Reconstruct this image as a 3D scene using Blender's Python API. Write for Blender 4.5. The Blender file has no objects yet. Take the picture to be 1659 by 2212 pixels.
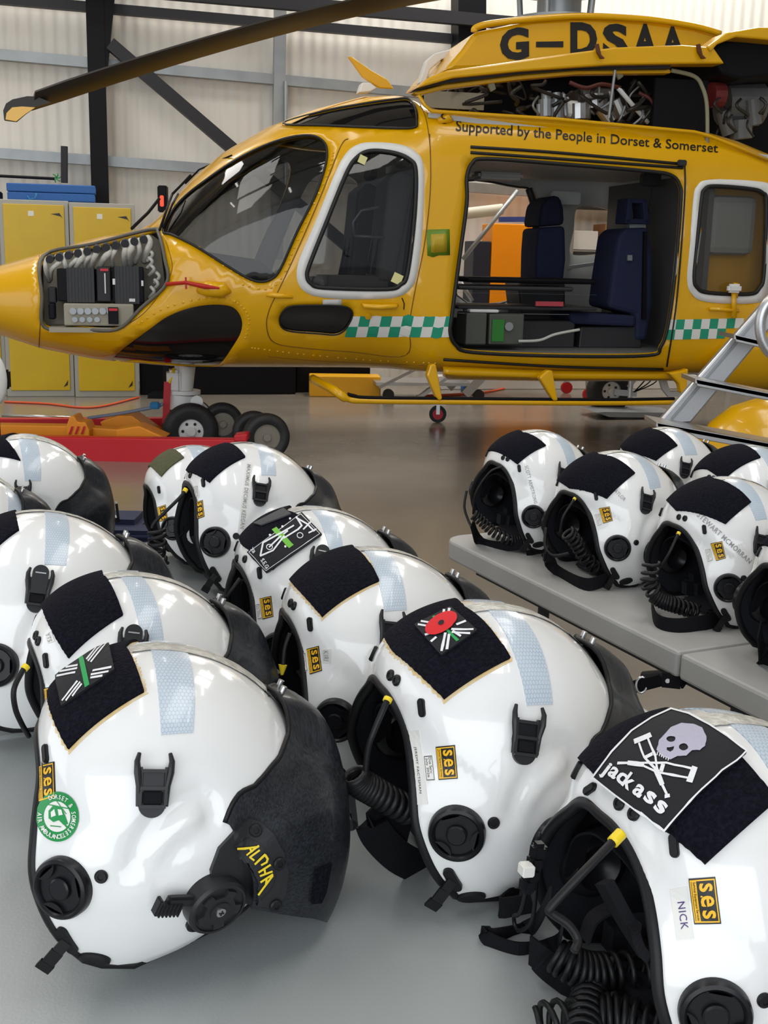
import bpy, bmesh, math, random
from mathutils import Vector, Matrix, Euler, geometry
from mathutils.bvhtree import BVHTree
random.seed(7)
PI = math.pi
sc = bpy.context.scene
COL = sc.collection

# ---------------------------------------------------------------- camera
CZ, PITCH, ROLL, F_PX = 1.36, math.radians(12.4), 0.023, 2500.0
IW, IH = 1659.0, 2212.0
_f = Vector((0, math.cos(PITCH), -math.sin(PITCH)))
_u0 = Vector((0, math.sin(PITCH), math.cos(PITCH))); _r0 = Vector((1, 0, 0))
_r = _r0*math.cos(ROLL) + _u0*math.sin(ROLL)
_u = _u0*math.cos(ROLL) - _r0*math.sin(ROLL)
CAMP = Vector((0, 0, CZ))
cam_data = bpy.data.cameras.new('camera')
cam = bpy.data.objects.new('camera', cam_data)
COL.objects.link(cam)
cam_data.sensor_fit = 'VERTICAL'; cam_data.sensor_height = 24.0; cam_data.lens = 24.0*F_PX/IH
cam_data.clip_start = 0.05; cam_data.clip_end = 200
cam.matrix_world = Matrix(((_r.x, _u.x, -_f.x, 0), (_r.y, _u.y, -_f.y, 0), (_r.z, _u.z, -_f.z, CZ), (0, 0, 0, 1)))
sc.camera = cam

# ---------------------------------------------------------------- world, lights, exposure
world = bpy.data.worlds.new('world'); sc.world = world; world.use_nodes = True
bg = world.node_tree.nodes['Background']
bg.inputs[0].default_value = (0.80, 0.88, 1.0, 1); bg.inputs[1].default_value = 0.55
sc.view_settings.view_transform = 'Standard'; sc.view_settings.look = 'None'
sc.view_settings.gamma = 1; sc.view_settings.use_curve_mapping = False
sc.view_settings.exposure = 0.0

def area(name, loc, rot, sx, sy, power, color=(1, 1, 1)):
    l = bpy.data.lights.new(name, 'AREA'); l.shape = 'RECTANGLE'; l.size = sx; l.size_y = sy
    l.energy = power; l.color = color
    o = bpy.data.objects.new(name, l); COL.objects.link(o); o.location = loc
    o.rotation_euler = [math.radians(a) for a in rot]
    return o
# daylight through the big open hangar door behind and left of the viewer
area('hangar_door_daylight', (-1.5, -4.5, 2.6), (84, 0, 0), 9.0, 4.4, 330, (0.93, 0.97, 1.0))
area('side_door_daylight', (-7.5, 2.0, 2.2), (90, 0, -90), 5.0, 3.6, 70, (0.93, 0.97, 1.0))
# roof daylight; the last three are fill lamps added to brighten the back wall
for i, (x, y, w_) in enumerate([(-2.6, 1.5, 60), (1.6, 1.2, 60), (-2.8, 5.6, 60), (2.2, 5.8, 60), (-4.0, 10.4, 140), (1.0, 11.9, 210), (3.8, 12.3, 200)]):
    area('rooflight_daylight', (x, y, 6.3), (0, 0, 0), 1.0, 3.6, w_, (1.0, 0.97, 0.92))

# ---------------------------------------------------------------- pixel <-> world
def ray(px, py):
    d = _f*F_PX + _r*(px - IW/2) - _u*(py - IH/2)
    return d.normalized()
def on_plane(px, py, p0, n):
    d = ray(px, py); t = (p0 - CAMP).dot(n)/d.dot(n)
    return CAMP + d*t
def on_z(px, py, z): return on_plane(px, py, Vector((0, 0, z)), Vector((0, 0, 1)))
def on_y(px, py, y): return on_plane(px, py, Vector((0, y, 0)), Vector((0, 1, 0)))
def project(p):
    v = p - CAMP; z = v.dot(_f)
    return (IW/2 + F_PX*v.dot(_r)/z, IH/2 - F_PX*v.dot(_u)/z)

# ---------------------------------------------------------------- materials
def srgb(r, g, b):
    def c(v):
        v /= 255.0
        return v/12.92 if v <= 0.04045 else ((v + 0.055)/1.055)**2.4
    return (c(r), c(g), c(b), 1)
MATS = {}
def mat(name, col, rough=0.5, metal=0.0, coat=0.0, bump=None, noise=None, trans=0.0, alpha=1.0, emit=None, spec=0.5, ior=1.45):
    """bump=(scale,strength,dist)  noise=(scale, amount, colour2)"""
    if name in MATS: return MATS[name]
    m = bpy.data.materials.new(name); m.use_nodes = True
    nt = m.node_tree; b = nt.nodes['Principled BSDF']
    if len(col) == 3: col = (*col, 1)
    b.inputs['Base Color'].default_value = col
    b.inputs['Roughness'].default_value = rough; b.inputs['Metallic'].default_value = metal
    b.inputs['Coat Weight'].default_value = coat; b.inputs['Coat Roughness'].default_value = 0.05
    b.inputs['Transmission Weight'].default_value = trans; b.inputs['IOR'].default_value = ior
    b.inputs['Specular IOR Level'].default_value = spec
    b.inputs['Alpha'].default_value = alpha
    if emit:
        b.inputs['Emission Color'].default_value = (*emit[:3], 1); b.inputs['Emission Strength'].default_value = emit[3]
    tc = nt.nodes.new('ShaderNodeTexCoord')
    if noise:
        n = nt.nodes.new('ShaderNodeTexNoise'); n.inputs['Scale'].default_value = noise[0]; n.inputs['Detail'].default_value = 4
        nt.links.new(tc.outputs['Object'], n.inputs['Vector'])
        mx = nt.nodes.new('ShaderNodeMix'); mx.data_type = 'RGBA'
        rmp = nt.nodes.new('ShaderNodeMapRange'); rmp.inputs[1].default_value = 0.42; rmp.inputs[2].default_value = 0.68
        rmp.inputs[3].default_value = 0; rmp.inputs[4].default_value = noise[1]
        nt.links.new(n.outputs['Fac'], rmp.inputs[0]); nt.links.new(rmp.outputs[0], mx.inputs[0])
        mx.inputs[6].default_value = col; mx.inputs[7].default_value = noise[2]
        nt.links.new(mx.outputs[2], b.inputs['Base Color'])
    if bump:
        n = nt.nodes.new('ShaderNodeTexNoise'); n.inputs['Scale'].default_value = bump[0]; n.inputs['Detail'].default_value = 3
        nt.links.new(tc.outputs['Object'], n.inputs['Vector'])
        bp = nt.nodes.new('ShaderNodeBump'); bp.inputs['Strength'].default_value = bump[1]; bp.inputs['Distance'].default_value = bump[2]
        nt.links.new(n.outputs['Fac'], bp.inputs['Height']); nt.links.new(bp.outputs[0], b.inputs['Normal'])
    MATS[name] = m
    return m
def nodes(m): return m.node_tree, m.node_tree.nodes['Principled BSDF']

M_SHELL = mat('white_gloss_shell', (0.80, 0.80, 0.79), 0.14, coat=0.7, noise=(9, 0.10, (0.70, 0.695, 0.66, 1)))
M_RUB = mat('black_rubber', (0.009, 0.009, 0.010), 0.45, spec=.32)
M_PLAS = mat('black_plastic', (0.009, 0.009, 0.011), 0.3, spec=.35)
M_PLAS2 = mat('grey_black_plastic', (0.020, 0.021, 0.023), 0.38, spec=.35)
M_LINER = mat('black_liner_fabric', (0.006, 0.0065, 0.011), 0.85, bump=(300, 0.4, 0.002))
M_WEB = mat('black_webbing', (0.006, 0.006, 0.008), 0.8, spec=.2, bump=(700, 0.5, 0.001))
M_VELC = mat('black_loop_pile', (0.004, 0.004, 0.009), 0.95, bump=(420, 1.0, 0.006), noise=(300, 0.5, (0.014, 0.015, 0.028, 1)), spec=0.15)
M_OLIVE = mat('olive_loop_pile', (0.11, 0.11, 0.06), 0.95, bump=(420, 0.8, 0.004), noise=(250, 0.5, (0.06, 0.065, 0.03, 1)), spec=0.2)
M_GLUE = mat('amber_glue', (0.72, 0.52, 0.24), 0.35, bump=(90, 0.5, 0.002), noise=(70, 0.8, (0.80, 0.70, 0.50, 1)))
M_YEL = mat('yellow_sleeve', srgb(235, 205, 40), 0.4)
M_MET = mat('bare_metal', (0.62, 0.62, 0.62), 0.3, metal=1.0)
M_STB = mat('sticker_black', (0.012, 0.011, 0.01), 0.4)
M_STY = mat('sticker_amber', srgb(244, 186, 30), 0.4)
M_STW = mat('sticker_white', srgb(225, 224, 218), 0.4)
M_STC = mat('clear_label', (0.72, 0.71, 0.67), 0.25)
M_INK = mat('label_ink', (0.03, 0.03, 0.03), 0.5)
M_INKG = mat('faded_label_ink', (0.28, 0.28, 0.28), 0.5)
M_THW = mat('white_thread', (0.78, 0.78, 0.80), 0.7, bump=(900, 0.6, 0.0015))
M_THL = mat('lilac_thread', srgb(176, 172, 190), 0.7, bump=(900, 0.6, 0.0015))
M_THG = mat('green_thread', srgb(40, 150, 80), 0.7)
M_THGL = mat('lime_print', srgb(110, 180, 60), 0.6)
M_THR = mat('red_thread', srgb(205, 18, 28), 0.7)
M_PBLK = mat('black_patch_cloth', (0.008, 0.008, 0.011), 0.8, bump=(800, 0.5, 0.001))
M_GRN = mat('green_sticker', srgb(28, 140, 70), 0.35)

def hex_tape():
    m = mat('reflective_hex_tape', (0.55, 0.60, 0.66), 0.25, coat=0.3)
    nt, b = nodes(m); L = nt.links.new
    uv = nt.nodes.new('ShaderNodeUVMap')
    sx = nt.nodes.new('ShaderNodeSeparateXYZ'); L(uv.outputs[0], sx.inputs[0])
    def math_(op, a, c=None, d=None):
        n = nt.nodes.new('ShaderNodeMath'); n.operation = op
        for i, v in enumerate((a, c, d)):
            if v is None: continue
            if isinstance(v, (int, float)): n.inputs[i].default_value = v
            else: L(v, n.inputs[i])
        return n.outputs[0]
    S = 200.0   # cells per metre (UVs are in metres)
    px = math_('MULTIPLY', sx.outputs[0], S); py = math_('MULTIPLY', sx.outputs[1], S)
    def hexd(ox, oy):
        fx = math_('ABSOLUTE', math_('SUBTRACT', math_('FLOORED_MODULO', math_('ADD', px, ox), 1.0), 0.5))
        fy = math_('ABSOLUTE', math_('SUBTRACT', math_('FLOORED_MODULO', math_('ADD', py, oy), 1.7320508), 0.8660254))
        return math_('MAXIMUM', fx, math_('ADD', math_('MULTIPLY', fx, 0.5), math_('MULTIPLY', fy, 0.8660254)))
    d = math_('MINIMUM', hexd(0, 0), hexd(0.5, 0.8660254))
    edge = math_('GREATER_THAN', d, 0.42)
    mx = nt.nodes.new('ShaderNodeMix'); mx.data_type = 'RGBA'; L(edge, mx.inputs[0])
    mx.inputs[6].default_value = (0.52, 0.60, 0.68, 1); mx.inputs[7].default_value = (0.36, 0.42, 0.50, 1)
    nz = nt.nodes.new('ShaderNodeTexNoise'); nz.inputs['Scale'].default_value = 30; L(uv.outputs[0], nz.inputs['Vector'])
    mx2 = nt.nodes.new('ShaderNodeMix'); mx2.data_type = 'RGBA'
    f2 = math_('MULTIPLY', math_('SUBTRACT', nz.outputs['Fac'], 0.35), 1.2)
    L(f2, mx2.inputs[0]); L(mx.outputs[2], mx2.inputs[6]); mx2.inputs[7].default_value = (0.58, 0.64, 0.70, 1)
    L(mx2.outputs[2], b.inputs['Base Color'])
    return m
M_TAPE = hex_tape()
def crest_tape():
    m = mat('worn_crest_tape', (0.40, 0.39, 0.35), 0.35, bump=(160, 0.7, 0.002), noise=(120, 0.9, (0.62, 0.62, 0.59, 1)))
    return m
M_CREST = crest_tape()
def carbon():
    m = mat('carbon_weave', (0.010, 0.012, 0.016), 0.36, coat=0.12, spec=.35)
    nt, b = nodes(m); L = nt.links.new
    uv = nt.nodes.new('ShaderNodeUVMap')
    mp = nt.nodes.new('ShaderNodeMapping'); mp.inputs['Rotation'].default_value = (0, 0, 0.75); L(uv.outputs[0], mp.inputs[0])
    ck = nt.nodes.new('ShaderNodeTexBrick'); ck.inputs['Scale'].default_value = 150
    ck.inputs['Color1'].default_value = (0.008, 0.009, 0.012, 1); ck.inputs['Color2'].default_value = (0.026, 0.030, 0.036, 1)
    ck.inputs['Mortar'].default_value = (0.014, 0.015, 0.018, 1); ck.inputs['Mortar Size'].default_value = 0.02
    L(mp.outputs[0], ck.inputs['Vector']); L(ck.outputs['Color'], b.inputs['Base Color'])
    nz = nt.nodes.new('ShaderNodeTexNoise'); nz.inputs['Scale'].default_value = 60; L(uv.outputs[0], nz.inputs['Vector'])
    mr = nt.nodes.new('ShaderNodeMapRange'); L(nz.outputs['Fac'], mr.inputs[0]); mr.inputs[3].default_value = 0.28; mr.inputs[4].default_value = 0.5
    L(mr.outputs[0], b.inputs['Roughness'])
    return m
M_CARB = carbon()

# ---------------------------------------------------------------- object helpers
def link(o, parent=None):
    COL.objects.link(o)
    if parent is not None: o.parent = parent
    return o
def mk(name, verts, faces, m, parent=None, smooth=True, uvs=None):
    me = bpy.data.meshes.new(name)
    me.from_pydata([tuple(v) for v in verts], [], faces)
    me.validate(); 
    if m is not None: me.materials.append(m)
    if uvs is not None:
        lay = me.uv_layers.new(name='UVMap')
        for l in me.loops: lay.data[l.index].uv = uvs[l.vertex_index]
    if smooth: me.polygons.foreach_set('use_smooth', [True]*len(me.polygons))
    me.update()
    o = bpy.data.objects.new(name, me)
    return link(o, parent)
def tag(o, label=None, cat=None, group=None, kind=None):
    if label: o['label'] = label
    if cat: o['category'] = cat
    if group: o['group'] = group
    if kind: o['kind'] = kind
    return o
def empty(name, loc=(0, 0, 0), rz=0, label=None, cat=None, group=None, mw=None):
    o = bpy.data.objects.new(name, None); COL.objects.link(o)
    if mw is not None: o.matrix_world = mw
    else: o.location = loc; o.rotation_euler = (0, 0, rz)
    o.empty_display_size = 0.05
    return tag(o, label, cat, group)
def struct(o): o['kind'] = 'structure'; return o
class MB:
    """collects shapes, builds ONE mesh object"""
    def __init__(s): s.v = []; s.f = []; s.mi = []; s.cur = 0
    def add(s, vs, fs, M=None):
        b = len(s.v)
        s.v += [(M @ Vector(v)) if M is not None else Vector(v) for v in vs]
        s.f += [tuple(i + b for i in f) for f in fs]; s.mi += [s.cur]*len(fs)
    def box(s, c, d, M=None, rz=0, bevel=0):
        hx, hy, hz = d[0]/2, d[1]/2, d[2]/2
        R = Matrix.Translation(Vector(c)) @ Matrix.Rotation(rz, 4, 'Z')
        if M is not None: R = M @ R
        if bevel <= 0:
            vs = [(x*hx, y*hy, z*hz) for x in (-1, 1) for y in (-1, 1) for z in (-1, 1)]
            fs = [(0, 1, 3, 2), (4, 6, 7, 5), (0, 4, 5, 1), (2, 3, 7, 6), (0, 2, 6, 4), (1, 5, 7, 3)]
            s.add(vs, fs, R)
        else:
            bm = bmesh.new(); bmesh.ops.create_cube(bm, size=1)
            for v in bm.verts: v.co = Vector((v.co.x*d[0], v.co.y*d[1], v.co.z*d[2]))
            bmesh.ops.bevel(bm, geom=list(bm.edges), offset=min(bevel, min(d)*0.45), segments=2, affect='EDGES')
            bm.verts.index_update()
            s.add([v.co.copy() for v in bm.verts], [tuple(v.index for v in f.verts) for f in bm.faces], R); bm.free()
    def bar(s, a, b, w, h=None, up=(0, 0, 1)):
        a = Vector(a); b = Vector(b); h = h or w
        z = (b - a); L = z.length; z.normalize(); u = Vector(up)
        if abs(z.dot(u)) > 0.97: u = Vector((0, 1, 0))
        x = u.cross(z).normalized(); y = z.cross(x)
        M = Matrix(((x.x, y.x, z.x, 0), (x.y, y.y, z.y, 0), (x.z, y.z, z.z, 0), (0, 0, 0, 1)))
        M = Matrix.Translation((a + b)/2) @ M
        s.box((0, 0, 0), (w, h, L), M)
    def cyl(s, a, b, r, r2=None, n=20, caps=True):
        s.tube([a, b], [r, r if r2 is None else r2], n, caps)
    def tube(s, pts, r, n=10, caps=True, closed=False):
        pts = [Vector(p) for p in pts]; N = len(pts)
        rs = r if isinstance(r, (list, tuple)) else [r]*N
        tans = []
        for i in range(N):
            if closed: t = pts[(i + 1) % N] - pts[i - 1]
            else: t = pts[min(i + 1, N - 1)] - pts[max(i - 1, 0)]
            tans.append(t.normalized() if t.length > 1e-9 else Vector((0, 0, 1)))
        u = Vector((0, 0, 1))
        if abs(tans[0].dot(u)) > 0.9: u = Vector((1, 0, 0))
        x = (u - tans[0]*u.dot(tans[0])).normalized()
        vs = []
        for i in range(N):
            t = tans[i]; x = (x - t*x.dot(t)).normalized(); y = t.cross(x)
            for k in range(n):
                a = 2*PI*k/n; vs.append(pts[i] + (x*math.cos(a) + y*math.sin(a))*rs[i])
        fs = []
        for i in range(N if closed else N - 1):
            j = (i + 1) % N
            for k in range(n):
                k2 = (k + 1) % n; fs.append((i*n + k, i*n + k2, j*n + k2, j*n + k))
        if caps and not closed:
            fs.append(tuple(range(n - 1, -1, -1))); fs.append(tuple((N - 1)*n + k for k in range(n)))
        s.add(vs, fs)
    def lathe(s, prof, M=None, n=36, closed_ends=True):
        """prof: (r, z) pairs, axis z"""
        vs = []; fs = []
        for (r, z) in prof:
            for k in range(n):
                a = 2*PI*k/n; vs.append((r*math.cos(a), r*math.sin(a), z))
        for i in range(len(prof) - 1):
            for k in range(n):
                k2 = (k + 1) % n; fs.append((i*n + k, i*n + k2, (i + 1)*n + k2, (i + 1)*n + k))
        if closed_ends:
            fs.append(tuple(range(n - 1, -1, -1))); fs.append(tuple((len(prof) - 1)*n + k for k in range(n)))
        s.add(vs, fs, M)
    def prism(s, poly, z0, z1, M=None):
        n = len(poly)
        vs = [(p[0], p[1], z0) for p in poly] + [(p[0], p[1], z1) for p in poly]
        fs = [tuple(range(n - 1, -1, -1)), tuple(range(n, 2*n))] + [(i, (i + 1) % n, n + (i + 1) % n, n + i) for i in range(n)]
        s.add(vs, fs, M)
    def build(s, name, m, parent=None, smooth=False, auto=None, bevel=None, bsegs=2):
        me = bpy.data.meshes.new(name); me.from_pydata([tuple(v) for v in s.v], [], s.f)
        for mm in (m if isinstance(m, (list, tuple)) else [m]): me.materials.append(mm)
        if isinstance(m, (list, tuple)): me.polygons.foreach_set('material_index', s.mi)
        if smooth or auto:
            me.polygons.foreach_set('use_smooth', [True]*len(me.polygons))
            if auto: me.set_sharp_from_angle(angle=math.radians(auto))
        me.update()
        o = link(bpy.data.objects.new(name, me), parent)
        if bevel:
            b = o.modifiers.new('bevel', 'BEVEL'); b.width = bevel; b.segments = bsegs; b.limit_method = 'ANGLE'
        return o
def catmull(pts, n=6, closed=False):
    pts = [Vector(p) for p in pts]; out = []; N = len(pts)
    rng = range(N if closed else N - 1)
    for i in rng:
        if closed: p0, p1, p2, p3 = pts[i - 1], pts[i], pts[(i + 1) % N], pts[(i + 2) % N]
        else: p0, p1, p2, p3 = pts[max(i - 1, 0)], pts[i], pts[i + 1], pts[min(i + 2, N - 1)]
        for k in range(n):
            t = k/n
            out.append(0.5*((2*p1) + (p2 - p0)*t + (2*p0 - 5*p1 + 4*p2 - p3)*t*t + (-p0 + 3*p1 - 3*p2 + p3)*t**3))
    if not closed: out.append(pts[-1])
    return out
def coil_pts(axis_pts, R, turns, per=14, taper=None):
    ax = [Vector(p) for p in axis_pts]; ax = catmull(ax, 12); N = len(ax)
    out = []; x = None; total = int(turns*per)
    for i in range(total + 1):
        s = i/total*(N - 1); k = min(int(s), N - 2); fr = s - k
        p = ax[k].lerp(ax[k + 1], fr); t = (ax[k + 1] - ax[k]).normalized()
        if x is None:
            u = Vector((0, 0, 1)) if abs(t.z) < 0.9 else Vector((1, 0, 0)); x = (u - t*u.dot(t)).normalized()
        x = (x - t*x.dot(t)).normalized(); y = t.cross(x); a = 2*PI*i/per
        out.append(p + (x*math.cos(a) + y*math.sin(a))*R)
    return out
def in_poly(p, poly):
    x, y = p; c = False; n = len(poly); j = n - 1
    for i in range(n):
        xi, yi = poly[i][0], poly[i][1]; xj, yj = poly[j][0], poly[j][1]
        if (yi > y) != (yj > y) and x < (xj - xi)*(y - yi)/(yj - yi + 1e-12) + xi: c = not c
        j = i
    return c
def densify(poly, step, closed=True):
    out = []; n = len(poly)
    for i in range(n if closed else n - 1):
        a = Vector(poly[i][:2]); b = Vector(poly[(i + 1) % n][:2]); k = max(1, int(math.ceil((b - a).length/step)))
        for j in range(k): out.append(a.lerp(b, j/k))
    return out
def tri_region(outer, holes=(), step=0.05):
    """constrained triangulation of a 2D region with interior grid points -> (verts2d, tris)"""
    loops = [densify(outer, step)] + [densify(h, step) for h in holes]
    pts = []; edges = []
    for lp in loops:
        b = len(pts); pts += lp; edges += [(b + i, b + (i + 1) % len(lp)) for i in range(len(lp))]
    bl = [p for lp in loops for p in lp]
    x0 = min(p.x for p in loops[0]); x1 = max(p.x for p in loops[0]); y0 = min(p.y for p in loops[0]); y1 = max(p.y for p in loops[0])
    cell = {}
    for p in bl: cell.setdefault((int(p.x//step), int(p.y//step)), []).append(p)
    y = y0 + step*0.5; r = 0
    while y < y1:
        x = x0 + (step*0.5 if r % 2 else step*0.25)
        while x < x1:
            ci, cj = int(x//step), int(y//step); ok = True
            for a in (-1, 0, 1):
                for b in (-1, 0, 1):
                    for q in cell.get((ci + a, cj + b), ()):
                        if (q.x - x)**2 + (q.y - y)**2 < (0.55*step)**2: ok = False
            if ok and in_poly((x, y), loops[0]) and not any(in_poly((x, y), h) for h in loops[1:]): pts.append(Vector((x, y)))
            x += step
        y += step; r += 1
    v, e, f, *_ = geometry.delaunay_2d_cdt(pts, edges, [], 0, 1e-6)
    tris = []
    for t in f:
        c = ((v[t[0]].x + v[t[1]].x + v[t[2]].x)/3, (v[t[0]].y + v[t[1]].y + v[t[2]].y)/3)
        if in_poly(c, loops[0]) and not any(in_poly(c, h) for h in loops[1:]): tris.append(tuple(t))
    return v, tris
_txt_cache = {}
def text_tris(s, bold=0.0, spacing=1.0, align='CENTER'):
    """text as flat 2D verts + faces, cap height ~ 0.7 normalised so cap height = 1, centred"""
    key = (s, bold, spacing)
    if key in _txt_cache: return _txt_cache[key]
    cu = bpy.data.curves.new('t', 'FONT'); cu.body = s; cu.size = 1.0; cu.offset = bold; cu.space_character = spacing
    cu.resolution_u = 3; cu.align_x = 'CENTER'; cu.align_y = 'CENTER'
    o = bpy.data.objects.new('t', cu); COL.objects.link(o)
    bpy.context.view_layer.update()
    me = bpy.data.meshes.new_from_object(o.evaluated_get(bpy.context.evaluated_depsgraph_get()))
    v = [Vector((p.co.x, p.co.y)) for p in me.vertices]; f = [tuple(p.vertices) for p in me.polygons]
    bpy.data.objects.remove(o); bpy.data.curves.remove(cu); bpy.data.meshes.remove(me)
    xs = [p.x for p in v]; ys = [p.y for p in v]
    cx, cy = (min(xs) + max(xs))/2, (min(ys) + max(ys))/2
    w, h = max(xs) - min(xs), max(ys) - min(ys)
    v = [Vector(((p.x - cx)/w + 0.5, (p.y - cy)/h + 0.5)) for p in v]   # normalised to the unit box
    _txt_cache[key] = (v, f, w/h)
    return _txt_cache[key]
# ================================================================ helmets
TABLE_Z = 0.74
W_H = 0.1310; N_H = 2.15
def W_at(z): return W_H - 0.084*max(0.0, z + 0.03)
RIM3 = [(-.093, 0, .070), (-.087, -.020, .0655), (-.0825, -.038, .057), (-.082, -.056, .044), (-.0838, -.075, .025), (-.0848, -.088, .004), (-.0848, -.0965, -.018), (-.080, -.1015, -.036), (-.0715, -.104, -.056), (-.061, -.104, -.073), (-.048, -.103, -.0865), (-.032, -.101, -.097), (-.016, -.100, -.102), (0, -.100, -.101), (.014, -.101, -.094), (.035, -.103, -.082), (.062, -.092, -.074), (.096, -.062, -.064), (.121, 0, -.052)]
def _rim_R():
    out = []
    for x, y, z in RIM3:
        p = math.hypot(x, z); w = min(.999, (abs(y)/W_at(z)))**N_H
        out.append((math.degrees(math.atan2(z, x)) % 360, p/(1 - w)**(1/N_H)))
    return out
_pp = sorted([(0, .1440), (30, .1449), (60, .1411), (90, .1366), (113, .1310), (133, .1220)] + _rim_R())
# smooth periodic table, one value per 3 degrees
_raw = []
for a in range(0, 360, 3):
    n = len(_pp)
    for i in range(n):
        a0, r0 = _pp[i]; a1, r1 = _pp[(i + 1) % n]; d = (a1 - a0) % 360
        if (a - a0) % 360 <= d + 1e-9 and d > 0: _raw.append(r0 + (r1 - r0)*((a - a0) % 360)/d); break
for _ in range(3): _raw = [(_raw[i - 1] + 2*_raw[i] + _raw[(i + 1) % 120])/4 for i in range(120)]
def Rs(phi):
    a = (math.degrees(phi) % 360)/3; i = int(a) % 120; t = a - int(a)
    p0, p1, p2, p3 = _raw[i - 1], _raw[i], _raw[(i + 1) % 120], _raw[(i + 2) % 120]
    return 0.5*((2*p1) + (p2 - p0)*t + (2*p0 - 5*p1 + 4*p2 - p3)*t*t + (-p0 + 3*p1 - 3*p2 + p3)*t**3)
def sstep(a, b, x):
    t = min(1, max(0, (x - a)/(b - a))); return t*t*(3 - 2*t)
def seg_dist(px, pz, pts):
    best = 1e9
    for (a, b) in zip(pts, pts[1:]):
        dx, dz = b[0] - a[0], b[1] - a[1]; t = max(0, min(1, ((px - a[0])*dx + (pz - a[1])*dz)/(dx*dx + dz*dz)))
        best = min(best, math.hypot(px - a[0] - t*dx, pz - a[1] - t*dz))
    return best
SWOOSH = [(-.009, -.004), (-.005, .015), (.005, .031), (.022, .045), (.038, .050), (.049, .043), (.051, .028)]
LIP = [(-.004, -.012), (.011, .014), (.028, .029), (.040, .032)]
def shell_r(d):
    """radius of the outer shell in direction d (unit vector, local frame)"""
    q = math.hypot(d.x, d.z); R = Rs(math.atan2(d.z, d.x)); r = .12
    for _ in range(4): r = ((q/R)**N_H + (abs(d.y)/W_at(d.z*r))**N_H)**(-1/N_H)
    x, z = d.x*r, d.z*r
    if abs(d.y)*r > 0.035:
        side = sstep(0.035, 0.08, abs(d.y)*r)
        # pressed-in temple groove with a raised lip above it
        dd = seg_dist(x, z, SWOOSH)
        r -= side*0.0060*math.exp(-(dd/0.0085)**2)
        r -= side*0.0030*math.exp(-(seg_dist(x, z, [(.008, -.008), (.022, .010), (.036, .018)])/0.009)**2)
        r += side*0.0018*math.exp(-(seg_dist(x, z, LIP)/0.007)**2)
    return r
def shell_pt(d, off=0.0):
    d = d.normalized(); return d*(shell_r(d) + off)
AXA = math.radians(20); AX = Vector((math.cos(AXA), 0, math.sin(AXA))); BX = Vector((-math.sin(AXA), 0, math.cos(AXA))); YX = Vector((0, -1, 0))
def rim_dirs():
    out = []
    for (x, y, z) in RIM3:
        d = Vector((x, y, z)).normalized()
        out.append((math.atan2(d.dot(YX), d.dot(BX)), math.acos(max(-1, min(1, d.dot(AX))))))
    return out
_rd = rim_dirs()
_rd[0] = (0.0, _rd[0][1]); _rd[-1] = (PI, _rd[-1][1])
_rd.sort()
def tau_max(psi):
    psi = abs((psi + PI) % (2*PI) - PI)
    n = len(_rd)
    for i in range(n - 1):
        if psi <= _rd[i + 1][0] + 1e-9:
            a0, b1, b2 = i, _rd[i], _rd[i + 1]
            t = (psi - b1[0])/(b2[0] - b1[0] + 1e-12)
            p0 = _rd[i - 1][1] if i else _rd[1][1]; p3 = _rd[i + 2][1] if i + 2 < n else _rd[n - 2][1]
            p1, p2 = b1[1], b2[1]
            m1 = (p2 - p0)/2 if i else 0; m2 = (p3 - p1)/2 if i + 2 < n else 0
            h = t*t*(3 - 2*t)
            return (2*t**3 - 3*t*t + 1)*p1 + (t**3 - 2*t*t + t)*m1 + (-2*t**3 + 3*t*t)*p2 + (t**3 - t*t)*m2
    return _rd[-1][1]
def dir_tp(tau, psi):
    return AX*math.cos(tau) + (BX*math.cos(psi) + YX*math.sin(psi))*math.sin(tau)
NT, NP = 44, 112
def shell_mesh(scale_r=1.0, off=0.0, t_end=1.0, name='shell'):
    vs = [shell_pt(AX, off)*scale_r]; fs = []
    for i in range(1, NT + 1):
        for k in range(NP):
            psi = 2*PI*k/NP; tm = tau_max(psi)*t_end
            vs.append(shell_pt(dir_tp(tm*i/NT, psi), off)*scale_r)
    for k in range(NP): fs.append((0, 1 + k, 1 + (k + 1) % NP))
    for i in range(NT - 1):
        for k in range(NP):
            a = 1 + i*NP + k; b = 1 + i*NP + (k + 1) % NP
            fs.append((a, a + NP, b + NP, b))
    return vs, fs
def rim_loop(off=0.0):
    return [shell_pt(dir_tp(tau_max(2*PI*k/NP), 2*PI*k/NP), off) for k in range(NP)]
_ov, _of = shell_mesh()
OUTER_BVH = BVHTree.FromPolygons([tuple(v) for v in _ov], _of)
def make_shell_me():
    # outer skin, inner skin, closed at the rim
    iv, _ = shell_mesh(off=-0.006)
    n = len(_ov); vs = list(_ov) + list(iv); fs = [tuple(reversed(f)) for f in _of]
    fs = [f for f in _of] + [tuple(n + i for i in reversed(f)) for f in _of]
    base = 1 + (NT - 1)*NP
    for k in range(NP):
        a = base + k; b = base + (k + 1) % NP; fs.append((a, n + a, n + b, b))
    me = bpy.data.meshes.new('shell'); me.from_pydata([tuple(v) for v in vs], [], fs)
    me.materials.append(M_SHELL); me.polygons.foreach_set('use_smooth', [True]*len(me.polygons))
    bm = bmesh.new(); bm.from_mesh(me); bmesh.ops.recalc_face_normals(bm, faces=bm.faces); bm.to_mesh(me); bm.free()
    return me
SHELL_ME = make_shell_me()
def make_trim_me():
    b = MB(); b.tube(rim_loop(-0.003), 0.0052, 8, closed=True); o = b.build('edge_trim', M_RUB, smooth=True)
    me = o.data; bpy.data.objects.remove(o); return me
TRIM_ME = make_trim_me()
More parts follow.
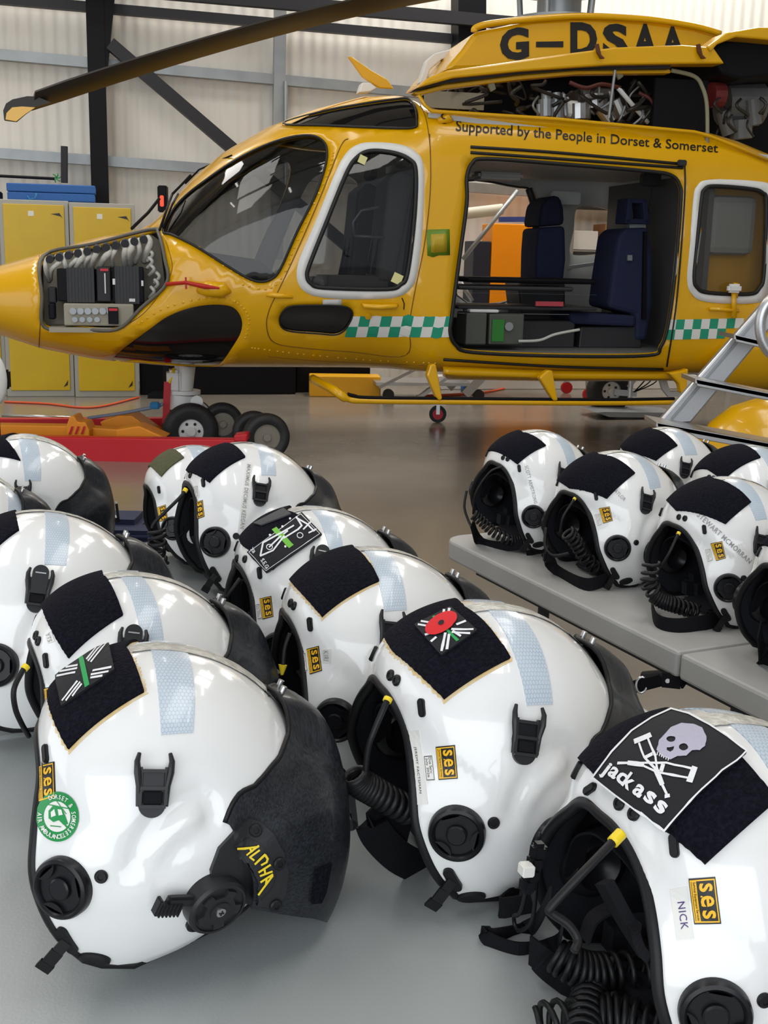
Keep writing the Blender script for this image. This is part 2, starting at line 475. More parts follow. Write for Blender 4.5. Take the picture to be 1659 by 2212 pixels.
def make_liner_me():
    iv, f = shell_mesh(off=-0.020, t_end=0.93)
    base = 1 + (NT - 1)*NP; rim = rim_loop(-0.006); b = len(iv); vs = list(iv) + list(rim); fs = [tuple(reversed(q)) for q in f]
    for k in range(NP): fs.append((base + k, base + (k + 1) % NP, b + (k + 1) % NP, b + k))
    o = mk('liner', vs, fs, M_LINER); me = o.data; bpy.data.objects.remove(o); return me
LINER_ME = make_liner_me()

# visor cover: a fan hinged at the temple pivots
PIV = Vector((.054, 0, -.037)); WV = .1165
VIS = [(69, .148), (59, .1515), (47, .151), (29, .139), (11, .1315), (-9, .1305), (-24, .132), (-34, .133)]
def _lerp_tab(tab, x):
    for (a, b), (c, d) in zip(tab, tab[1:]):
        if x <= c: return b + (d - b)*(x - a)/(c - a) if x > a else b
    return tab[-1][1]
VRAD = sorted(VIS)
A0T = [(0, 69), (.02, 65), (.04, 59), (.07, 61), (.088, 66), (.097, 70), (.104, 77), (.12, 88)]
A1T = [(0, -31), (.03, -31), (.06, -28), (.09, -22), (.12, -18)]
def _shell_q(y, ca, sa):
    lo, hi = 0.0, .22
    for _ in range(14):
        q = (lo + hi)/2; p = Vector((PIV.x + q*ca, -y, PIV.z + q*sa)); L = p.length
        if L > shell_r(p/L): hi = q
        else: lo = q
    return hi
_vc = {}
def vis_pt(i, n, s, ns, extra=0.0):
    """i along the fan angle, s from near pivot to far pivot"""
    th = math.radians(12 + (180 - 24)*s/ns); st, ct = math.sin(th), math.cos(th); e = 2/2.3
    y = (WV + extra)*(abs(ct)**e)*(1 if ct > 0 else -1)
    a0 = _lerp_tab(A0T, abs(y)); a1 = _lerp_tab(A1T, abs(y)); a = a0 + (a1 - a0)*i/n
    q = (_lerp_tab(VRAD, a) + extra)*(abs(st)**e); ang = math.radians(a); key = (i, s)
    if key not in _vc: _vc[key] = _shell_q(y, math.cos(ang), math.sin(ang))
    qs = _vc[key] + .0035 + extra; w = sstep(0, .38, i/n); w = max(w, 1 - sstep(.012, .045, abs(y))); q = qs + (max(q, qs) - qs)*w
    return Vector((PIV.x + q*math.cos(ang), -y, PIV.z + q*math.sin(ang)))
def make_visor_me(n=26, ns=52):
    vs = []; uv = []; fs = []
    for layer in (0, 1):
        for i in range(n + 1):
            for s in range(ns + 1):
                vs.append(vis_pt(i, n, s, ns, -0.003*layer)); uv.append((s/ns*0.40, i/n*0.26))
    m = (n + 1)*(ns + 1)
    for i in range(n):
        for s in range(ns):
            a = i*(ns + 1) + s; fs.append((a, a + 1, a + ns + 2, a + ns + 1)); b = a + m; fs.append((b, b + ns + 1, b + ns + 2, b + 1))
    def edge(idx):
        for p, q in zip(idx, idx[1:]): fs.append((p, p + m, q + m, q))
    edge([s for s in range(ns + 1)]); edge([n*(ns + 1) + s for s in range(ns, -1, -1)])
    edge([i*(ns + 1) for i in range(n, -1, -1)]); edge([i*(ns + 1) + ns for i in range(n + 1)])
    o = mk('visor_cover', vs, fs, M_CARB, uvs=uv); me = o.data; bpy.data.objects.remove(o)
    bm = bmesh.new(); bm.from_mesh(me); bmesh.ops.recalc_face_normals(bm, faces=bm.faces); bm.to_mesh(me); bm.free()
    me.set_sharp_from_angle(angle=math.radians(50)); return me
VISOR_ME = make_visor_me()
_vv = [vis_pt(i, 26, s, 52) for i in range(27) for s in range(53)]
_vf = [(i*53 + s, i*53 + s + 1, (i + 1)*53 + s + 1, (i + 1)*53 + s) for i in range(26) for s in range(52)]
BOTH_BVH = BVHTree.FromPolygons([tuple(v) for v in _ov] + [tuple(v) for v in _vv], _of + [tuple(len(_ov) + q for q in f) for f in _vf])

# ---- shared small hardware meshes, local z = outward from the shell, local y = 'up' of the part
def me_of(b, m, **kw):
    o = b.build('tmp', m, **kw); me = o.data; bpy.data.objects.remove(o); return me
def knob_me():
    b = MB()
    b.lathe([(.0243, -.005), (.0243, .0025), (.0232, .0055), (.0208, .0068), (.0190, .0052), (.0180, .0020), (.0090, .0020), (.0088, .0052), (.0074, .0062), (.0001, .0062)], n=48)
    me1 = me_of(b, M_PLAS, auto=35); return me1
KNOB_ME = knob_me()
def knob_vane_me():
    b = MB()
    for k in range(3):
        a0 = math.radians(90 + 120*k)
        c = Vector((math.cos(a0)*.0235, math.sin(a0)*.0235, 0)); vs = []; n = 12
        pts = []
        for j in range(n + 1):
            a = a0 + PI - math.radians(56) + math.radians(112)*j/n
            pts.append((c.x + .0115*math.cos(a), c.y + .0115*math.sin(a)))
        for j in range(n + 1):
            a = a0 + math.radians(27) - math.radians(54)*j/n
            pts.append((.0184*math.cos(a), .0184*math.sin(a)))
        b.prism(pts, .0010, .0052)
    return me_of(b, M_PLAS, auto=35, bevel=None)
VANE_ME = knob_vane_me()
def clip_frame_me():
    b = MB()
    # base plate, rounded bottom
    pts = [(-.0125, .012), (-.014, -.004)] + [(.0125*math.cos(a), -.016 + .0125*math.sin(a)) for a in [PI + PI*j/12 for j in range(13)]] + [(.014, -.004), (.0125, .012)]
    b.prism(pts, -.002, .003)
    for sx in (-1, 1):   # side rails with horns
        b.tube([(sx*.0125, -.018, .003), (sx*.0130, .0, .0055), (sx*.0150, .012, .008), (sx*.0158, .022, .0075), (sx*.0140, .0295, .005)], [.0022, .0028, .0034, .0028, .0018], 8)
        b.box((sx*.0118, .0, .0045), (.0032, .034, .005))
    for y in (-.0185, -.002, .0135): b.box((0, y, .0055), (.024, .0032, .004))
    return me_of(b, M_PLAS2, auto=40)
CLIP_ME = clip_frame_me()
def clip_web_me():
    b = MB(); b.box((0, -.0105, .0045), (.0185, .0125, .0035), bevel=.0012); return me_of(b, M_WEB)
CLIPW_ME = clip_web_me()
def clip_slot_me():
    b = MB(); b.box((0, .0055, .0035), (.0185, .0125, .002)); return me_of(b, M_PLAS)
CLIPS_ME = clip_slot_me()
def slide_me():
    b = MB()
    pts = [(-.010, .006), (-.0095, -.004), (.0095, -.004), (.010, .006), (.0105, .020)] + [(.0105*math.cos(a), .024 + .0105*math.sin(a)) for a in [PI*j/12 for j in range(13)]] + [(-.0105, .020)]
    b.prism(pts, .004, .0085); return me_of(b, M_PLAS2, auto=40)
SLIDE_ME = slide_me()
def slide_bar_me():
    b = MB(); b.box((0, .0235, .0090), (.0135, .0016, .0014)); return me_of(b, M_MET)
SLIDEB_ME = slide_bar_me()
def plug_me(r=.0052):
    b = MB(); b.lathe([(r, -.002), (r, .0016), (r*.8, .0028), (r*.45, .0028), (r*.42, .0018), (.0001, .0018)], n=20); return me_of(b, M_RUB, auto=35)
PLUG_ME = plug_me()
def slotbump_me():
    b = MB()
    for r, z0, z1 in ((.0033, -.002, .0022), (.0026, .0022, .0032)):
        b.prism([(r*math.cos(a), .0048 + r*math.sin(a)) for a in [PI*j/8 for j in range(9)]] + [(r*math.cos(a), -.0048 + r*math.sin(a)) for a in [PI + PI*j/8 for j in range(9)]], z0, z1)
    return me_of(b, M_RUB, auto=30)
BUMP_ME = slotbump_me()
def toggle_me():
    b = MB(); r = .0048
    b.prism([(r*math.cos(a), .009 + r*math.sin(a)) for a in [PI*j/8 for j in range(9)]] + [(r*math.cos(a), -.009 + r*math.sin(a)) for a in [PI + PI*j/8 for j in range(9)]], -.002, .0028)
    q = [(0, 0, .002), (-.008, -.004, .0075), (-.018, -.010, .012), (-.026, -.015, .013)]
    for (a, c), w in zip(zip(q, q[1:]), (.0070, .0080, .0095)): b.bar(a, c, w*1.3, .0026, up=(0, 0, 1))
    return me_of(b, M_RUB, auto=30)
TOGGLE_ME = toggle_me()
def oval_me():
    b = MB(); b.lathe([(.011, -.002), (.011, .0018), (.009, .0028), (.0045, .0020), (.0001, .0020)], Matrix.Diagonal((1.15, .7, 1, 1)), n=24); return me_of(b, M_RUB, auto=35)
OVAL_ME = oval_me()
def gear_mes():
    b = MB(); b.lathe([(.0250, -.012), (.0250, .002), (.0232, .0045), (.0212, .0045), (.0212, .0028), (.0001, .0028)], n=48)
    a = me_of(b, M_PLAS2, auto=35); b = MB(); pts = []
    n = 5
    for k in range(n):
        a0 = 2*PI*k/n
        for f, r in ((-.26, .0135), (-.20, .0188), (0, .0190), (.20, .0188), (.26, .0135), (.5, .0132)):
            t = a0 + f*2*PI/n*1.0; pts.append((r*math.cos(t), r*math.sin(t)))
    b.prism(pts, .0015, .0056); b.lathe([(.0085, .0056), (.0085, .0068), (.0001, .0068)], n=24)
    c = me_of(b, M_PLAS2, auto=35, bevel=None)
    b = MB(); b.lathe([(.0042, .0065), (.0040, .0080), (.0001, .0086)], n=18); d = me_of(b, M_MET, auto=35)
    b = MB(); b.box((0, 0, .0083), (.0045, .0011, .0010)); b.box((0, 0, .0083), (.0011, .0045, .0010)); e = me_of(b, M_STB)
    return a, c, d, e
GEAR_ME, COG_ME, SCREW_ME, CROSS_ME = gear_mes()
def lever_me():
    b = MB(); b.box((-.034, .004, .001), (.026, .009, .007), bevel=.002)
    for k in range(6): b.box((-.034 - .0034*k, -.002, .0032), (.0018, .012, .0065), bevel=.0006)
    b.box((-.0535, 0, .0018), (.0035, .0145, .008), bevel=.001)
    return me_of(b, M_PLAS2)
LEVER_ME = lever_me()

class Helmet:
    def __init__(s, label, x, y, yaw, roll=0.0, pitch=0.0, sc_=1.0, z=TABLE_Z, group='white flight helmets on the near table', cz=None):
        c = Vector((x, y, cz if cz else z + 0.117*sc_))
        s.M = Matrix.Translation(c) @ Matrix.Rotation(math.radians(yaw), 4, 'Z') @ Matrix.Rotation(math.radians(roll), 4, 'X') @ Matrix.Rotation(math.radians(-pitch), 4, 'Y') @ Matrix.Scale(sc_, 4)
        s.Mi = s.M.inverted(); s.s = sc_; s.z = z
        s.root = bpy.data.objects.new('flight_helmet', None); COL.objects.link(s.root); s.root.matrix_world = s.M
        s.root.empty_display_size = 0.05
        tag(s.root, label, 'helmet', group)
        s.shell = s.part('shell', SHELL_ME); s.part('edge_trim', TRIM_ME); s.liner = s.part('liner', LINER_ME)
    def part(s, name, me, M=None, parent=None):
        o = bpy.data.objects.new(name, me); COL.objects.link(o); o.parent = parent or s.root
        if M is not None: o.matrix_local = M
        return o
    def build(s, b, name, m, parent=None, **kw):
        return b.build(name, m, parent or s.root, **kw)
    def hit(s, px, py, both=False):
        if isinstance(px, Vector):
            return px, px.normalized()
        o = s.Mi @ CAMP; d = (s.Mi.to_3x3() @ ray(px, py)).normalized()
        bv = BOTH_BVH if both else OUTER_BVH
        p, n, i, _ = bv.ray_cast(o, d)
        if p is None:
            q = o + d*(-o).dot(d); p, n, i, _ = bv.find_nearest(q)
        if n.dot(p) < 0: n = -n
        return p, n
    def loc(s, x, z, side=-1):
        """shell point + normal at side-view coordinate (x, z)"""
        p, n, i, _ = OUTER_BVH.ray_cast(Vector((x, side*0.4, z)), Vector((0, -side, 0)))
        if p is None: p, n, i, _ = OUTER_BVH.find_nearest(Vector((x, side*0.05, z)))
        if n.dot(p) < 0: n = -n
        return p, n
    def frame(s, p, n, upv, off=0.0):
        n = n.normalized(); y = (upv - n*upv.dot(n)).normalized(); x = y.cross(n); p = p + n*off
        return Matrix(((x.x, y.x, n.x, p.x), (x.y, y.y, n.y, p.y), (x.z, y.z, n.z, p.z), (0, 0, 0, 1)))
    def fr_px(s, px, py, ux, uy, both=False, off=0.0):
        """frame at a seen point, its y axis pointing to the second seen point"""
        p, n = s.hit(px, py, both); q, _ = s.hit(ux, uy, both); return s.frame(p, n, q - p, off)
    def fr_xz(s, x, z, ang, side=-1, off=0.0):
        p, n = s.loc(x, z, side); return s.frame(p, n, Vector((math.cos(math.radians(ang)), 0, math.sin(math.radians(ang)))), off)
    def at(s, px, py, y=0.0):
        """local point where the view ray of a pixel crosses the local plane at y"""
        o = s.Mi @ CAMP; d = (s.Mi.to_3x3() @ ray(px, py)); t = (y - o.y)/d.y; return o + d*t
    def table(s, px, py, h=0.004):
        return s.Mi @ on_z(px, py, s.z + h)
    # ---- decals
    def wrap(s, b, vs, fs, quad, off, both=False, thick=0.0):
        """vs in the unit square -> the four seen corners TL TR BR BL -> the shell"""
        TL, TR, BR, BL = [Vector(q) for q in quad]; out = []; low = []
        for v in vs:
            u, w = v[0], v[1]; p = (BL*(1 - u) + BR*u)*(1 - w) + (TL*(1 - u) + TR*u)*w
            q, n = s.hit(p.x, p.y, both); out.append(q + n*off); low.append(q + n*(off - thick))
        if thick <= 0: b.add(out, fs); return
        n0 = len(out); ed = {}
        for f in fs:
            for a, c in zip(f, f[1:] + f[:1]): ed[(a, c)] = 1
        F = [tuple(f) for f in fs] + [tuple(n0 + i for i in reversed(f)) for f in fs]
        for (a, c) in ed:
            if (c, a) not in ed: F.append((a, n0 + a, n0 + c, c))
        b.add(out + low, F)
    def rect(s, b, quad, off, u0=0, v0=0, u1=1, v1=1, nu=4, nv=4, both=False, thick=0.0):
        vs = [(u0 + (u1 - u0)*i/nu, v0 + (v1 - v0)*j/nv) for j in range(nv + 1) for i in range(nu + 1)]
        fs = [(j*(nu + 1) + i, j*(nu + 1) + i + 1, (j + 1)*(nu + 1) + i + 1, (j + 1)*(nu + 1) + i) for j in range(nv) for i in range(nu)]
        s.wrap(b, vs, fs, quad, off, both, thick)
    def poly(s, b, quad, poly, off, step=0.12, both=False, thick=0.0, holes=()):
        v, f = tri_region(poly, holes, step); s.wrap(b, [(p.x, p.y) for p in v], f, quad, off, both, thick)
    def text(s, b, quad, txt, off, box=(0, 0, 1, 1), bold=0.0, spacing=1.0, both=False):
        v, f, ar = text_tris(txt, bold, spacing); x0, y0, x1, y1 = box
        s.wrap(b, [(x0 + p.x*(x1 - x0), y0 + p.y*(y1 - y0)) for p in v], f, quad, off, both)
    def stroke(s, b, quad, pts, w, off, asp=1.0, both=False):
        """thick polyline in unit-square coordinates, w = width in v units, asp = width/height of the quad"""
        for a, c in zip(pts, pts[1:]):
            a = Vector(a); c = Vector(c); d = Vector(((c.x - a.x)*asp, c.y - a.y)); L = d.length
            if L < 1e-6: continue
            n = Vector((-d.y, d.x))/L*(w/2); n = Vector((n.x/asp, n.y)); k = max(1, int(L/0.15)); vs = []; fs = []
            for i in range(k + 1):
                p = a.lerp(c, i/k); vs += [tuple(p - n), tuple(p + n)]
            for i in range(k): fs.append((2*i, 2*i + 2, 2*i + 3, 2*i + 1))
            s.wrap(b, vs, fs, quad, off, both)
    def pxpoly(s, b, pts, off, step=6.0, both=False, thick=0.0, holes=()):
        x0 = min(p[0] for p in pts); x1 = max(p[0] for p in pts); y0 = min(p[1] for p in pts); y1 = max(p[1] for p in pts)
        v, f = tri_region(pts, holes, step); q = [(x0, y0), (x1, y0), (x1, y1), (x0, y1)]
        f = [tuple(reversed(t)) for t in f]
        s.wrap(b, [((p.x - x0)/(x1 - x0), (y1 - p.y)/(y1 - y0)) for p in v], f, q, off, both, thick)
    def pxstroke(s, b, pts, w, off, both=False, closed=False):
        pts = list(pts) + ([pts[0]] if closed else [])
        q = [(0, 0), (1000, 0), (1000, 1000), (0, 1000)]
        for a, c in zip(pts, pts[1:]):
            a = Vector(a); c = Vector(c); d = c - a; L = d.length
            if L < 1e-6: continue
            t = d/L*(w*.25); n = Vector((-d.y, d.x))/L*(w/2); k = max(1, int(L/14)); vs = []; fs = []
            a = a - t; c = c + t
            for i in range(k + 1):
                p = a.lerp(c, i/k); vs += [((p - n).x/1000, 1 - (p - n).y/1000), ((p + n).x/1000, 1 - (p + n).y/1000)]
            for i in range(k): fs.append((2*i, 2*i + 1, 2*i + 3, 2*i + 2))
            s.wrap(b, vs, fs, q, off, both)
    def over_crest(s, A, B, C, D, off, thick, name, m, jag=0.0, nA=10, nB=26, far=1.0, uvs=1.0, grow=0.0):
        """a strip from its two seen lower corners A (rim side) and B (crown side) over the crest points C, D to the far side"""
        pt = lambda q: (Vector(q) if len(q) == 3 else s.hit(*q)[0])
        dA, dB = pt(A).normalized(), pt(B).normalized()
        dC, dD = pt(C), pt(D); dC.y = 0; dD.y = 0; dC.normalize(); dD.normalize()
        def path(d0, dc, t):  # t 0..2
            if t <= 1: return d0.slerp(dc, t)
            e = Vector((d0.x, -d0.y, d0.z)); return dc.slerp(e, min(1, (t - 1)*far))
        if grow:
            w = (dB - dA); dA = (dA - w*grow).normalized(); dB = (dB + w*grow).normalized(); w = dD - dC
            dC = (dC - w*grow).normalized(); dD = (dD + w*grow).normalized()
            dA = (dA + (dA - dC)*grow).normalized(); dB = (dB + (dB - dD)*grow).normalized()
        vs = []; uv = []; fs = []
        for layer in (0, 1):
            for j in range(nB + 1):
                for i in range(nA + 1):
                    t = 2*j/nB; u = i/nA
                    d = path(dA, dC, t).slerp(path(dB, dD, t), u)
                    if jag and (i in (0, nA) or j in (0, nB)):
                        d = d + (path(dA, dC, t) - path(dB, dD, t))*(jag*(((i*37 + j*61 + (i*j) % 17*13 + int(A[0]*3)) % 100)/100 - .5))*(1)
                    vs.append(shell_pt(d, off if not layer else off - thick)); uv.append((u*0.045*uvs, j/nB*0.26*uvs))
        m0 = (nA + 1)*(nB + 1)
        for j in range(nB):
            for i in range(nA):
                a = j*(nA + 1) + i; fs.append((a, a + 1, a + nA + 2, a + nA + 1)); c = a + m0; fs.append((c, c + nA + 1, c + nA + 2, c + 1))
        def edge(idx):
            for p, q in zip(idx, idx[1:]): fs.append((p, p + m0, q + m0, q))
        edge(list(range(nA + 1))); edge([nB*(nA + 1) + i for i in range(nA, -1, -1)])
        edge([j*(nA + 1) for j in range(nB, -1, -1)]); edge([j*(nA + 1) + nA for j in range(nB + 1)])
        o = mk(name, vs, fs, m, s.root, uvs=uv); o.data.set_sharp_from_angle(angle=math.radians(45))
        return o
    def crest(s, a0, a1, w=.020, off=.0009, thick=.0009):
        """tape along the crest between side-view angles a0..a1 (degrees)"""
        vs = []; fs = []; n = 40; k = 6; rnd = random.Random(int(s.M.translation.x*1e4))
        for j in range(n + 1):
            a = math.radians(a0 + (a1 - a0)*j/n); ww = w*(1 + rnd.uniform(-.05, .05))
            for i in range(k + 1):
                y = (i/k - .5)*ww; d = Vector((math.cos(a)*.14, y, math.sin(a)*.14))
                vs.append(shell_pt(d, off + rnd.uniform(0, .0004)))
        for j in range(n):
            for i in range(k):
                c = j*(k + 1) + i; fs.append((c, c + 1, c + k + 2, c + k + 1))
        o = mk('crest_tape', vs, fs, M_CREST, s.root); return o
    # ---- fittings
    def knob(s, px=None, side=-1, xz=(-.0604, -.0165), up=150):
        if px: M = s.fr_px(px[0], px[1], px[2], px[3])
        else: M = s.fr_xz(xz[0], xz[1], up, side)
        o = s.part('volume_knob', KNOB_ME, M); s.part('knob_vane', VANE_ME, parent=o); return o
    def clip(s, px=None, side=-1, xz=(.0038, .0647), up=92, slide=False):
        M = s.fr_px(*px) if px else s.fr_xz(xz[0], xz[1], up, side)
        o = s.part('strap_clip', CLIP_ME, M @ Matrix.Scale(.84, 4)); s.part('webbing', CLIPW_ME, parent=o); s.part('clip_pad', CLIPS_ME, parent=o)
        if slide:
            q = s.part('slide', SLIDE_ME, parent=o); s.part('slide_bar', SLIDEB_ME, parent=o)
        return o
    def small(s, name, me, px=None, xz=None, up=90, side=-1):
        M = s.fr_px(*px) if px else s.fr_xz(xz[0], xz[1], up, side)
        return s.part(name, me, M)
    def tape(s, A, B, C, D, **kw):
        return s.over_crest(A, B, C, D, .0008, .0008, 'reflective_tape', M_TAPE, **kw)
    def velcro(s, A, B, C, D, m=None, glue=False, far=1.0):
        if glue: s.over_crest(A, B, C, D, .0007, .0007, 'glue_residue', M_GLUE, jag=.045, nA=24, nB=60, far=far, grow=.035)
        o = s.over_crest(A, B, C, D, .0036, .0036, 'hook_and_loop_panel', m or M_VELC, nA=20, nB=60, far=far, jag=.012)
        return o
    def ses(s, quad, small_text=True):
        b = MB(); b.cur = 0; s.rect(b, quad, .0008, thick=.0008)
        b.cur = 1; e = .035
        for r in ((e, e, 1 - e, e*2.2), (e, 1 - e*2.2, 1 - e, 1 - e), (e, e, e*1.9, 1 - e), (1 - e*1.9, e, 1 - e, 1 - e)): s.rect(b, quad, .0011, *r, nu=3, nv=3)
        s.rect(b, quad, .0011, .05, .10, .95, .27, 5, 1)
        s.text(b, quad, 'ses', .0012, (.12, .36, .88, .86), bold=.018, spacing=1.22)
        for x in (.395, .585): s.rect(b, quad, .0012, x - .012, .37, x + .018, .45, 1, 1)
        b.cur = 2
        if small_text: s.text(b, quad, 'Survival Equipment Services', .0015, (.08, .125, .92, .245), bold=.01)
        return b.build('ses_sticker', [M_STB, M_STY, M_STB], s.root)
    def due(s, quad, faint=False):
        b = MB(); b.cur = 0; s.rect(b, quad, .0006, thick=.0006)
        b.cur = 1; e = .02
        for r in ((e, e, 1 - e, .07), (e, .93, 1 - e, 1 - e), (e, e, .05, 1 - e), (.95, e, 1 - e, 1 - e)): s.rect(b, quad, .0009, *r, nu=2, nv=2)
        s.text(b, quad, 'Due Serv:', .001, (.08, .55, .72, .86)); s.text(b, quad, 'July 2026', .001, (.10, .14, .86, .46))
        return b.build('service_label', [M_STW, M_INKG if faint else M_INK], s.root)
    def name(s, quad, txt, ink=None, box=(.04, .2, .96, .8), m=None, bold=0.0, spacing=1.1, backing=True):
        b = MB(); b.cur = 0
        if backing: s.rect(b, quad, .0006, nu=8, nv=2, thick=.0006)
        b.cur = 1; s.text(b, quad, txt, .0010, box, bold=bold, spacing=spacing)
        return b.build('name_label', [m or M_STC, ink or M_INK], s.root)
    def visor(s, lift=0):
        v = s.part('visor_cover', VISOR_ME, Matrix.Translation(PIV) @ Matrix.Rotation(math.radians(-lift), 4, 'Y') @ Matrix.Translation(-PIV) if lift else None); b = MB()
        b.box((0, 0, 0), (.012, .030, .005), s.frame(vis_pt(0, 26, 26, 52, -.004) + Vector((-.004, 0, .0)), Vector((.3, 0, 1)), Vector((0, 1, 0))), bevel=.002)
        b.box((.0, 0, -.006), (.020, .022, .006), s.frame(vis_pt(0, 26, 26, 52, -.010) + Vector((-.008, 0, .0)), Vector((.5, 0, 1)), Vector((0, 1, 0))), bevel=.002)
        s.build(b, 'hinge_bracket', M_PLAS2)
        b = MB()
        for y in (-.009, .009):
            b.cyl(vis_pt(1, 26, 26, 52, .0) + Vector((0, y, -.001)), vis_pt(1, 26, 26, 52, .006) + Vector((0, y, 0)), .0028, n=12)
        s.build(b, 'hinge_screw', M_MET, auto=40)
        p = vis_pt(13, 26, 26, 52, .002); p2 = vis_pt(17, 26, 26, 52, .003); d_ = (p2 - p).normalized(); nn = Vector((d_.z*-1, 0, d_.x)); nn = nn if nn.x > 0 else -nn
        b = MB(); b.bar(p + nn*.002, p + d_*.040 + nn*.004, .014, .005, up=nn); b.cyl(p + d_*.036 + Vector((0, -.007, 0)), p + d_*.036 + Vector((0, .007, 0)), .0055, n=12)
        s.build(b, 'visor_lock', M_PLAS)
        # raw edge of the cover, a rough rubber bead
        b = MB(); b.tube([vis_pt(0, 26, q, 52, -.001) for q in range(0, 53)], [.0022]*53, 6); s.build(b, 'visor_edge', M_RUB, smooth=True)
        for side in (-1, 1):
            p, n = s.loc(PIV.x, PIV.z, side); g = s.part('visor_pivot', GEAR_ME, s.frame(p, n, Vector((0.2, 0, 1)), .0085))
            s.part('pivot_cog', COG_ME, parent=g); s.part('pivot_screw', SCREW_ME, parent=g); s.part('screw_slot', CROSS_ME, parent=g)
            s.part('visor_lever', LEVER_ME, s.frame(p, n, Vector((.28*side*-1, 0, 1)) if side < 0 else Vector((.1, 0, -1)), .004))
        return v
    def cups(s):
        for side in (-1, 1):
            b = MB(); n = Vector((0, side, 0))
            b.lathe([(.030, 0), (.031, .004), (.031, .014), (.028, .024), (.020, .028), (.013, .020), (.0001, .018)], s.frame(Vector((-.030, side*.112, -.024)), -n, Vector((0, 0, 1)), .0), n=28)
            s.build(b, 'ear_cup', M_PLAS, auto=50)
        b = MB()
        for a in (-42, -14, 14, 42):
            y = math.sin(math.radians(a))*.075; b.bar((.03, y, .096), (-.045, y*.9, .084 - abs(y)*.35), .022, .010)
        s.build(b, 'sizing_pads', M_LINER, bevel=.003)
        s.strap('nape_strap', [(-.052, -.088, -.03), (-.060, -.068, .012), (-.066, -.034, .036), (-.069, 0, .043), (-.066, .034, .036), (-.060, .068, .012), (-.052, .088, -.03)], .018, up=(1, 0, .3))
        for side in (-1, 1):
            b = MB(); b.box((.015, side*.062, -.074), (.085, .045, .050), bevel=.014); s.build(b, 'cheek_pad', M_LINER)
        b = MB(); b.box((.085, 0, -.040), (.030, .13, .050), Matrix.Identity(4), bevel=.012); s.build(b, 'brow_pad_liner', M_LINER)
        b = MB(); b.box((.02, 0, -.088), (.13, .085, .012), bevel=.004); s.build(b, 'face_cloth', M_LINER)  # added black sheet keeps the interior dark by closing the face opening
        R = rim_loop(.0012); b = MB()
        lo = [q for q in R if q.y < 0 and q.z < -.085 and -.015 < q.x < .05]; lo.sort(key=lambda q: q.x)
        if len(lo) > 3: s.strap('cheek_flap', [q*.995 for q in lo], .013, up=(.1, -.45, 1), t=.003)
    def cable(s, name, pts, r, m=None, n=8, smooth=8, **kw):
        b = MB(); b.tube(catmull(pts, smooth), r, n); return s.build(b, name, m or M_RUB, smooth=True, **kw)
    def coil(s, name, pts, R, r, turns, **kw):
        b = MB(); b.tube(coil_pts(pts, R, turns), r, 8); return s.build(b, name, M_RUB, smooth=True, **kw)
    def lead(s, pts, r=.0028, sleeve=.16):
        """comm lead leaving the shell through a yellow sleeve"""
        o = s.cable('comms_lead', pts, r); q = catmull(pts, 8); k = max(2, int(len(q)*sleeve))
        b = MB(); b.tube(q[:k], r*1.4, 16); b.build('yellow_sleeve', M_YEL, o, smooth=True); return o
    def strap(s, name, pts, w, up=(0, 0, 1), t=.002):
        b = MB(); q = catmull(pts, 6)
        vs = []; fs = []
        for i, p in enumerate(q):
            tn = (q[min(i + 1, len(q) - 1)] - q[max(i - 1, 0)]).normalized(); u = Vector(up); sd = (u - tn*u.dot(tn)).normalized(); nn = tn.cross(sd)
            for a, c in ((-1, -1), (1, -1), (1, 1), (-1, 1)): vs.append(p + sd*(w/2*a) + nn*(t/2*c))
        for i in range(len(q) - 1):
            for k in range(4): fs.append((4*i + k, 4*i + (k + 1) % 4, 4*i + 4 + (k + 1) % 4, 4*i + 4 + k))
        fs += [(3, 2, 1, 0), tuple(4*(len(q) - 1) + k for k in range(4))]
        b.add(vs, fs); return s.build(b, name, M_WEB)
# ================================================================ hangar
M_FLOOR = mat('brown_grey_epoxy_floor', (0.20, 0.175, 0.145), 0.16, noise=(1.3, 0.55, (0.25, 0.225, 0.19, 1)), bump=(3, .03, .01), spec=.5)
def floor_detail():
    nt, b = nodes(M_FLOOR); L = nt.links.new
    n = nt.nodes.new('ShaderNodeTexNoise'); n.inputs['Scale'].default_value = 2.5; n.inputs['Detail'].default_value = 6
    tc = nt.nodes.new('ShaderNodeTexCoord'); L(tc.outputs['Object'], n.inputs['Vector'])
    mr = nt.nodes.new('ShaderNodeMapRange'); L(n.outputs['Fac'], mr.inputs[0]); mr.inputs[3].default_value = .10; mr.inputs[4].default_value = .30
    L(mr.outputs[0], b.inputs['Roughness'])
floor_detail()
def clad():
    m = mat('white_ribbed_cladding', (0.62, 0.60, 0.55), 0.45)
    nt, b = nodes(m); L = nt.links.new
    tc = nt.nodes.new('ShaderNodeTexCoord'); w = nt.nodes.new('ShaderNodeTexWave'); w.wave_type = 'BANDS'; w.bands_direction = 'X'; w.inputs['Scale'].default_value = 2.6
    L(tc.outputs['Object'], w.inputs['Vector']); bp = nt.nodes.new('ShaderNodeBump'); bp.inputs['Strength'].default_value = .5; bp.inputs['Distance'].default_value = .02
    L(w.outputs['Fac'], bp.inputs['Height']); L(bp.outputs[0], b.inputs['Normal'])
    n = nt.nodes.new('ShaderNodeTexNoise'); n.inputs['Scale'].default_value = .6; L(tc.outputs['Object'], n.inputs['Vector'])
    mx = nt.nodes.new('ShaderNodeMix'); mx.data_type = 'RGBA'; L(n.outputs['Fac'], mx.inputs[0]); mx.inputs[6].default_value = (0.80, 0.765, 0.70, 1); mx.inputs[7].default_value = (0.72, 0.69, 0.63, 1)
    L(mx.outputs[2], b.inputs['Base Color']); return m
M_CLAD = clad()
M_STEEL = mat('black_painted_steel', (0.007, 0.007, 0.009), 0.5, spec=.15)
